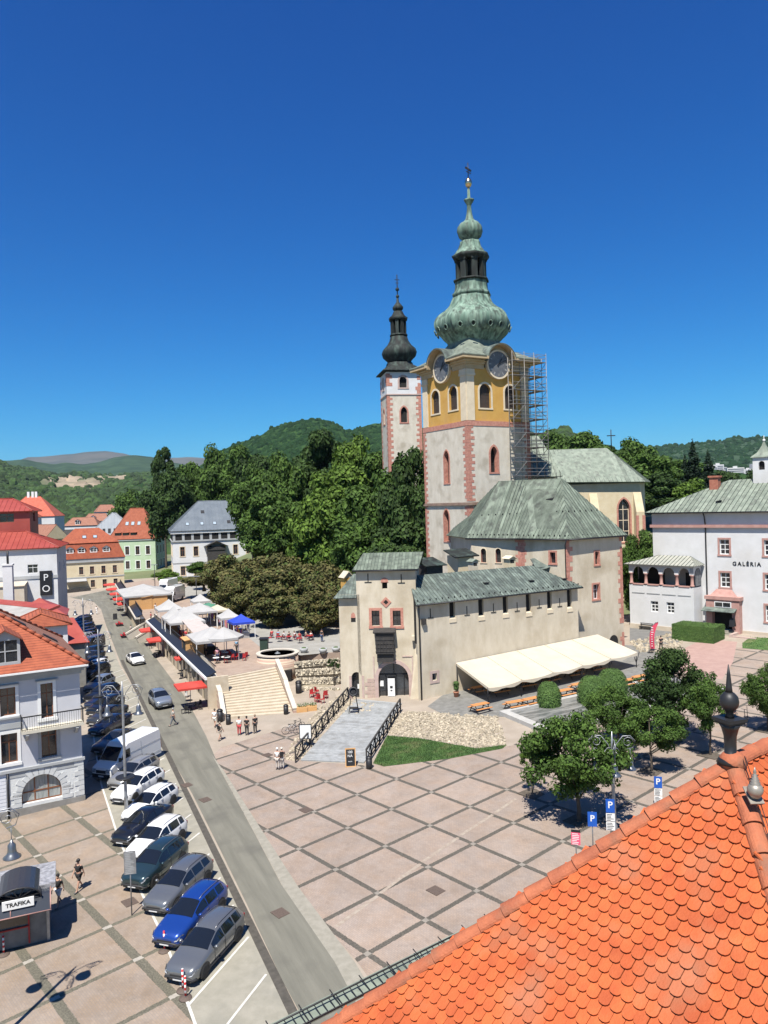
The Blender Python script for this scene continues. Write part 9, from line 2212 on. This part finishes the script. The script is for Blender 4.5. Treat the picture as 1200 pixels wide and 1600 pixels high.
#                    LAMPS, SIGNS, KIOSK
m_bell=M('bell_lamp_metal',(0.20,0.21,0.22),(0.28,0.29,0.30),scale=2,rough=.35,metal=.8)
def lamp(lb,P,H=9.4,rz=0.0,arms=2,planter=False,grp='bell shaped street lamps'):
 o=thing('street_lamp',lb,'street lamp',P,rz,grp)
 mb=MB();mb.lathe([(.20,0),(.20,.5),(.14,.6),(.13,1.6),(.16,1.65),(.12,1.8),(.10,3),(.085,H-.6),(.03,H+.3)],12);mb.build('pole',m_zinc,o)
 angs={1:[0],2:[0,pi],3:[pi*.03,pi*.97,pi*1.5]}[arms]
 for a in angs:
  Tm=Matrix.Rotation(a,4,'Z');mb=MB();mb.T=Tm
  mb.tube([(.05,0,H-1.1),(.25,0,H-.5),(.65,0,H+.0),(1.1,0,H+.02),(1.4,0,H-.3),(1.25,0,H-.72),(.9,0,H-.8)],.028,5)
  mb.tube([(.95+.36*(1-k/15)*cos(k*.75),0,H-.38+.36*(1-k/15)*sin(k*.75))for k in range(13)],.02,5);mb.tube([(.05,0,H-.7),(.3,0,H-.75),(.45,0,H-.95),(.3,0,H-1.1),(.2,0,H-.95)],.02,5);mb.tube([(1.08,0,H-.75),(1.08,0,H-1.35)],.018,5);ar=mb.build('arm',m_zinc,o)
  mb=MB();mb.T=Tm;mb.lathe([(.03,0),(.07,-.12),(.16,-.22),(.17,-.45),(.21,-.60),(.36,-.72),(.36,-.76),(.25,-.78)],16,(1.08,0,H-1.3));mb.build('bell_shade',m_bell,ar)
 if planter:
  mb=MB();mb.lathe([(.12,2.9),(.62,3.1),(.66,3.2),(.6,3.2)],16);mb.build('flower_ring',m_iron,o)
P=G(198,1284);lamp('tall bell lamp post standing among the white parked cars',P,9.6,0.05,2,True)
P=G(158,1135);lamp('bell lamp post beside the dark parked cars, second along the kerb',P,9.6,.1,2,True)
P=G(133,1045);lamp('third bell lamp post further up the street by the blue van',P,9.6,.1,2)
P=G(960,1302);P.z=gz(P.x,P.y);lamp('triple bell lamp post by the parking signs near the tiled roof',P,6.0,-.15,3)
P=G(-12,1600);lamp('bell lamp post at the lower left edge behind the kiosk',(G(-16,1640).x,G(-16,1640).y,0),9.7,.35,3)
for(x,y,h_,lb)in((243,935-5,7.5,'dark double headed lamp post beside the camper van'),(308,935+12,6.5,'pale globe lamp post in front of the dark trees'),(98,925,7,'thin lamp post by the yellow house terrace')):
 P=T(x,y+10)if x>100 else G(x,y+10);o=thing('street_lamp',lb,'street lamp',P);mb=MB();mb.cyl((0,0,0),.07,0,h_,6);mb.build('pole',m_iron,o);mb=MB();mb.box(-.7,-.15,h_,.7,.15,h_+.12);mb.build('lamp_head',m_zinc,o)
def sign(lb,P,rz,parts,h,name='parking_sign'):
 o=thing(name,lb,'sign',P,rz);mb=MB();mb.cyl((0,0,0),.035,0,h,8);mb.build('pole',m_zinc,o)
 for(z0,z1,w_,mt,tx,sz,tm)in parts:
  mb=MB();mb.box(-w_/2,-.06,z0,w_/2,-.04,z1);pl_=mb.build('plate',mt,o)
  if tx:text('lettering',tx,sz,tm,pl_,(0,-.065,(z0+z1)/2+(.04 if tx=='P' else 0)),depth=.003,bold=.01)
  elif tm:
   mb=MB();R6=random.Random(int(z0*100));n_=max(2,int((z1-z0)/.09))
   for k in range(n_):mb.box(-w_*.4,-.066,z0+.03+k*(z1-z0-.03)/n_,w_*R6.uniform(.0,.4),-.061,z0+.065+k*(z1-z0-.03)/n_)
   mb.build('print',tm,pl_)
 return o
m_pblue=M('sign_blue',(0.01,0.09,0.42),rough=.4);m_pinks=M('sign_pink',(0.75,0.10,0.18),rough=.5)
def gsign(x,yb,yt,*a,**k):
 P=G(x,yb);top=AT(x,yt,P.y).z;return P,top-gz(P.x,P.y)
P,h=gsign(1029,1262,1213);sign('blue parking sign with white plates, nearest the finial',P,-.25,[(h-.75,h,.5,m_pblue,'P',.55,m_white),(h-1.25,h-.8,.5,m_white,None,0,m_iron),(h-1.75,h-1.3,.5,m_white,None,0,m_iron)],h)
P,h=gsign(955,1325,1248);sign('blue parking sign with white plates attached by the triple lamp post',P,-.2,[(h-.8,h,.5,m_pblue,'P',.55,m_white),(h-1.3,h-.85,.5,m_white,None,0,m_iron),(h-1.85,h-1.35,.5,m_white,None,0,m_iron)],h)
P,h=gsign(927,1340,1268);sign('small all blue parking sign left of the triple lamp post',P,-.2,[(h-.85,h,.52,m_pblue,'P',.5,m_white)],h)
P,h=gsign(901,1355,1296);sign('pink notice with a black cap on a thin pole beside the tiled roof',P,-.3,[(h-.85,h-.15,.5,m_pinks,None,0,m_white),(h-.15,h,.5,m_black,None,0,None)],h,'notice_sign')
P=G(206,1430);sign('back of a traffic sign on a thin pole at the edge of the left square',P,.2,[(2.25,3.5,.62,m_zinc,None,0,m_greytrim)],3.55,'traffic_sign')
# striped bollards
m_stripe,nt_,n_,L_n,b_n=newmat('red_white_stripes');tc_=n_.new('ShaderNodeTexCoord');sx_=n_.new('ShaderNodeSeparateXYZ');L_n.new(tc_.outputs['Object'],sx_.inputs[0]);st__=math_(nt_,'GREATER_THAN',math_(nt_,'FRACT',math_(nt_,'MULTIPLY',sx_.outputs[2],4.0)),.5);mx_=n_.new('ShaderNodeMix');mx_.data_type='RGBA';L_n.new(st__,mx_.inputs[0]);mx_.inputs[6].default_value=(.75,.75,.72,1);mx_.inputs[7].default_value=(.5,.02,.02,1);L_n.new(mx_.outputs[2],b_n.inputs['Base Color'])
for i,(x,y,lb)in enumerate(((257,1486,'red and white striped bollard before the blue car'),(286,1548,'red and white striped bollard before the nearest grey car'),(290,1560,'second striped bollard close beside the nearest grey car'),(6,1492,'striped bollard at the kiosk counter'))):
 P=G(x,y);o=thing('bollard',lb,'bollard',P,0,'striped bollards');mb=MB();mb.cyl((0,0,0),.045,.06,1.0,10);mb.build('post',m_stripe,o);mb=MB();mb.lathe([(.3,0),(.28,.05),(.08,.08)],16);mb.build('base',m_rust,o)
kP=G(78,1468);kr=.40;o=thing('kiosk','dark newspaper kiosk with grey flat roof, arched canopy and a white TRAFIKA sign','kiosk',(kP.x,kP.y,gz(kP.x,kP.y)),kr)
mb=MB();mb.box(-5.2,0,0,0,2.2,2.7);mb.build('body',M('kiosk_panels',(0.12,0.12,0.115),(0.20,0.20,0.19),scale=1.5,rough=.6),o)
for(x0,x1,z0,z1)in((-2.9,-1.0,1.1,2.3),(-4.9,-3.1,1.1,2.3)):mb=MB();mb.box(x0,-.03,z0,x1,0,z1);mb.build('window',m_carglass,o)
mb=MB()
for x in(-.95,-3.0,-5.0):mb.box(x-.04,-.08,.1,x+.04,-.03,2.5)
mb.box(-5.0,-.12,.95,-.95,-.03,1.02);mb.build('red_frame',m_redchair,o);mb=MB();mb.box(-.12,-.05,0,.02,.03,2.7);mb.build('corner_trim',m_zinc,o)
mb=MB();mb.box(-5.5,-.1,2.7,.35,2.5,2.95);mb.build('roof',M('crumpled_foil_roof',(0.30,0.30,0.31),(0.62,0.62,0.63),scale=5,rough=.35,metal=.4,bump=1,bscale=8),o)
mb=MB();mb.cs=True
for(x0,x1)in((-5.6,.15),):
 pr=None
 for k in range(9):a=pi/2*k/8;q_=(-.15-.95*sin(a)*1.0,2.0+.72*cos(a));cur=(mb.p((x0,q_[0],q_[1])),mb.p((x1,q_[0],q_[1])));
 pts=[(-.1,2.75),(-.5,2.68),(-.85,2.45),(-1.1,2.1)]
 for a_,b_ in zip(pts[:-1],pts[1:]):mb.poly([(x0,a_[0],a_[1]),(x0,b_[0],b_[1]),(x1,b_[0],b_[1]),(x1,a_[0],a_[1])])
mb.build('canopy',M('smoked_plastic',(0.03,0.035,0.045),rough=.25),o);mb=MB()
for x in(-5.5,-3.6,-1.7,.12):mb.tube([(x,q_[0],q_[1]+.02)for q_ in pts],.03,5)
mb.tube([(-5.6,-1.12,2.08),(.15,-1.12,2.08)],.03,5);mb.build('canopy_ribs',m_redst,o)
mb=MB();cxk=-1.35;n=12;mb.cs=True
for k in range(n):
 a0,a1=pi*k/n,pi*(k+1)/n;mb.poly([(cxk+1.05*cos(a),y,2.7+.6*sin(a))for a,y in((a0,-.75),(a0,1.8),(a1,1.8),(a1,-.75))])
mb.build('barrel_canopy',MATS['smoked_plastic'],o);mb=MB()
for k in range(6):a=pi*(k+.5)/6;mb.bar((cxk,-.72,2.78),(cxk+1.0*cos(a),-.72,2.7+.56*sin(a)),.035)
mb.tube([(cxk+1.05*cos(pi*k/12),-.76,2.7+.6*sin(pi*k/12))for k in range(13)],.04,5);mb.build('fan_grille',m_iron,o)
mb=MB();mb.box(cxk-.72,-1.0,2.42,cxk+.72,-.93,2.86);s_=mb.build('sign',m_white,o);text('lettering','TRAFIKA',.27,m_black,s_,(cxk,-1.005,2.64),depth=.004,sx=1.05,bold=.008)
mb=MB();mb.box(cxk-3.3,-1.0,2.42,cxk-1.6,-.93,2.8);mb.build('sign',m_black,o)
#                    FOREGROUND TILED ROOF
fa_=radians(-53);tb_=1.0;FA=AT(1145,1190,11.0)
e1=Vector((cos(fa_),sin(fa_),0));n1=Vector((sin(fa_),-cos(fa_),0));dn=Vector((n1.x,n1.y,-tb_)).normalized();nf=Vector((n1.x*tb_,n1.y*tb_,1)).normalized()
n3=e1.copy();n2=-e1;HL=Vector((n1.x+n2.x,n1.y+n2.y,-tb_));HR=Vector((n1.x+n3.x,n1.y+n3.y,-tb_));rdg=-n1
fr=thing('tiled_roof','orange beaver tail tiled roof with ridge tiles in the lower right foreground','roof',FA,0)
m_ft=M('beaver_tiles',(0.42,0.079,0.018),(0.50,0.112,0.027),scale=2.2,rough=.8,isl=.16,c3=(0.36,0.12,0.055),s3=1.1,bump=.25,bscale=30);m_ridge=M('ridge_tile_clay',(0.30,0.085,0.038),(0.43,0.13,0.055),scale=2.5,rough=.8,isl=.15,c3=(0.20,0.09,0.05),s3=2.2,bump=.3,bscale=25)
def tilefield(e,d,nrm,uR,vmax,vmin=.05,tw=.178,ex=.172):
 """tiles in the plane spanned by e (along) and d (down); uR(v)->(umin,umax)"""
 mb=MB();Rt=random.Random(3);v=vmax;row=0
 rows=int((vmax-vmin)/ex)
 for r in range(rows+1):
  v0=vmin+ex*r;u0,u1=uR(v0);off=(r%2)*.5*tw;k0=int(math.floor((u0-off)/tw));k1=int(math.ceil((u1-off)/tw))
  for k in range(k0,k1):
   c=off+(k+.5)*tw
   if c<u0-.02 or c>u1+.02:continue
   w=tw*.472;ln=ex*1.55;j=Rt.uniform(-.006,.006);ti=Rt.uniform(-.02,.02)
   pr=[(-w,-ln*.62),(-w,.0+ex*.18),(-w*.86,ex*.32),(-w*.55,ex*.44),(0,ex*.49),(w*.55,ex*.44),(w*.86,ex*.32),(w,ex*.18),(w,-ln*.62)]
   tp_=[];bt_2=[]
   for(x,y)in pr:
    lift=.026+.050*((y+ln*.62)/(ex*.49+ln*.62))+ti*x
    q_=e*(c+x+j)+d*(v0+y)+nrm*lift;tp_.append(mb.p(q_));bt_2.append(mb.p(q_-nrm*.024))
   mb.face(tp_[::-1])
   for i in range(len(pr)-1):mb.face((tp_[i],tp_[i+1],bt_2[i+1],bt_2[i]))
 return mb
def proj_u(vec,e,d):
 return vec.dot(e),vec.dot(d)
aL=proj_u(HL,e1,dn);aR=proj_u(HR,e1,dn)
VM=7.2
mb=tilefield(e1,dn,nf,lambda v:(aL[0]/aL[1]*v,aR[0]/aR[1]*v),VM);mb.build('tiles',m_ft,fr)
mb=MB();o0=Vector((0,0,0));LV=HL*(VM/aL[1]);RV=HR*(VM/aR[1]);mb.slab([o0,LV,RV],.05)
# far side (towards the square) and right side faces
d2=Vector((n2.x,n2.y,-tb_)).normalized();E2v=d2*(VM)
RG=rdg*6.0
mb.slab([o0,LV,LV+rdg*14,RG],.05);mb.slab([o0,RG,RG+HR*0+Vector((n3.x,n3.y,-tb_))*5.0+rdg*4,RV],.05);mb.build('roof_boards',m_ridge,fr)
d3=Vector((n3.x,n3.y,-tb_)).normalized();n3f=Vector((n3.x*tb_,n3.y*tb_,1)).normalized();aR3=proj_u(HR,rdg,d3)
mb=tilefield(rdg,d3,n3f,lambda v:(aR3[0]/aR3[1]*v,4.5+v*.2),4.2);mb.build('tiles',m_ft,fr)
# ridge tiles
def ridgeline(A_,D_,Ln,step_,r0,r1,start=.0):
 mb=MB();D_=D_.normalized();s=start;side=D_.cross(Vector((0,0,1))).normalized();upv=side.cross(D_).normalized();n=10
 while s<Ln:
  rows=[]
  for(t,r,li)in((0,r0,0),(step_*1.04,r1,.03)):
   for dr_2 in(0,.02):rows.append([mb.p(A_+D_*(s+t)+side*(r-dr_2)*cos(pi*k/n)*1.0+upv*((r-dr_2)*sin(pi*k/n)*.85-.02+li))for k in range(n+1)])
  a_,ai,b_,bi=rows
  for k in range(n):mb.face((a_[k],b_[k],b_[k+1],a_[k+1]));mb.face((b_[k],bi[k],bi[k+1],b_[k+1]));mb.face((a_[k],a_[k+1],ai[k+1],ai[k]))
  mb.cut();s+=step_
 return mb
for D_,Ln in((HL,9.5),(HR,6.0),(rdg,5.0)):ridgeline(o0,D_,Ln,.44,.125,.14,.12).build_each('ridge_tile',m_ridge,fr)
mb=MB();mb.ball((0,0,.0),.20,14,8,.8);mb.build('apex_cap',m_ridge,fr)
# lightning cable beside the right hip
sd_=HR.normalized().cross(Vector((0,0,1))).normalized();sgn=1 if sd_.x>0 else-1
for of in(.10,.14):mb=MB();mb.tube([o0+HR.normalized()*s_+sd_*sgn*of+Vector((0,0,.16+.02*sin(s_*3)))for s_ in[0.1+k*.5 for k in range(11)]],.006,5);mb.build('lightning_cable',m_iron,fr)
for s_ in(.55,1.75,2.95):mb=MB();p=HR.normalized()*s_+sd_*sgn*.11;mb.box(p.x-.025,p.y-.025,p.z+.05,p.x+.025,p.y+.025,p.z+.19);mb.build('cable_clip',m_iron,fr)
# gutter with snow guard
gp0=AT(580,1533,13.4);gd=rdg
gu=thing('snow_guard','green metal gutter and thin black snow guard beyond the tiled hip','gutter',gp0,0);nrm2=Vector((n2.x,n2.y,0))
a_,b_=-gd*7,gd*9
mb=MB();mb.slab([a_,b_,b_+nrm2*.16,a_+nrm2*.16],.06);mb.slab([a_-nrm2*.22+Vector((0,0,.0)),b_-nrm2*.22,b_,a_],.03);mb.build('gutter',m_copper_pale,gu)
mb=MB();mb.tube([a_-nrm2*.02+Vector((0,0,.10)),b_-nrm2*.02+Vector((0,0,.10))],.016,5);mb.tube([a_-nrm2*.22+Vector((0,0,.02)),b_-nrm2*.22+Vector((0,0,.02))],.012,5);mb.build('rails',m_iron,gu)
mb=MB()
for k in range(110):p=a_+gd*(k*.145);mb.bar(p-nrm2*.22+Vector((0,0,.03)),p-nrm2*.02+Vector((0,0,.09)),.012)
mb.build('bars',m_iron,gu)
for k in range(26):mb=MB();p=a_+gd*(k*.62);mb.bar(p+nrm2*.12+Vector((0,0,.12)),p-nrm2*.27+Vector((0,0,.0)),.014);mb.build('bracket',m_iron,gu)
# the house under the roof
mb=MB();hw_=[(FA+LV*.97).xy,(FA+RV*.97).xy,(FA+RV*.97+rdg*9).xy,(FA+LV*.97+rdg*16).xy];zt_=(FA+LV).z+.2
mb.prism([(q_.x-FA.x,q_.y-FA.y)for q_ in hw_],-FA.z,zt_-FA.z);mb.build('wall',m_cream,fr)
# finial on the apex
fi=thing('roof_finial','black metal finial with a square plate, ball and spike on the tiled roof apex','finial',FA+Vector((-.03,0,.1)),0);Yf=11.0;u_=Yf/FPX
def fz(py):return AT(1138,py,Yf).z-(FA.z+.1)
mb=MB();mb.lathe([(.20,fz(1192)),(.16,fz(1184)),(.085,fz(1180)),(.085,fz(1160)),(.09,fz(1150)),(.12,fz(1138)),(.16,fz(1130))],12);mb.build('post',m_black,fi)
mb=MB();mb.T=Matrix.Rotation(.35,4,'Z');mb.box(-.145,-.145,fz(1130),.145,.145,fz(1126));mb.box(-.17,-.17,fz(1126),.17,.17,fz(1121));mb.build('plate',m_iron,fi)
mb=MB();mb.lathe([(.07,fz(1121)),(.05,fz(1115)),(.06,fz(1111)),(.09,fz(1108)),(.128,fz(1102)),(.135,fz(1096)),(.12,fz(1088)),(.08,fz(1083)),(.05,fz(1081))],18);mb.build('ball',m_iron,fi)
mb=MB();mb.lathe([(.055,fz(1082)),(.045,fz(1073)),(.028,fz(1055)),(.006,fz(1038))],8);mb.build('spike',m_iron,fi)
qv=AT(1180,1232,10.2);o=thing('vent_cowl','small grey ribbed conical vent on the right slope of the tiled roof','vent',qv,0)
mb=MB();mb.lathe([(.06,-.12),(.10,-.05),(.105,.0),(.08,.05),(.06,.06),(.07,.08),(.048,.09),(.058,.115),(.036,.125),(.046,.15),(.026,.16),(.035,.185),(.016,.195),(.024,.22),(.006,.29)],14);mb.build('cowl',M('pewter',(0.26,0.23,0.19),(0.34,0.31,0.26),scale=6,rough=.45,metal=.4),o);mb=MB();mb.T=Matrix.Rotation(.6,4,'X');mb.box(-.09,-.15,-.14,.10,.12,-.12);mb.build('flashing',MATS['pewter'],o)
# ---------------- air: one even box of haze round everything ----------------
mh=bpy.data.materials.new('haze_air');mh.use_nodes=True;nh=mh.node_tree.nodes;nh.clear()
oh=nh.new('ShaderNodeOutputMaterial');pv=nh.new('ShaderNodeVolumePrincipled');pv.inputs['Density'].default_value=0.000026;pv.inputs['Color'].default_value=(0.55,0.72,1.0,1);pv.inputs['Anisotropy'].default_value=0.2
mh.node_tree.links.new(pv.outputs[0],oh.inputs['Volume'])
mb=MB();mb.box(-14500,-9500,-120,14500,14500,900);o=mb.build('haze',mh);o['kind']='stuff';o['label']='thin blue haze lying over the valley and far hills'
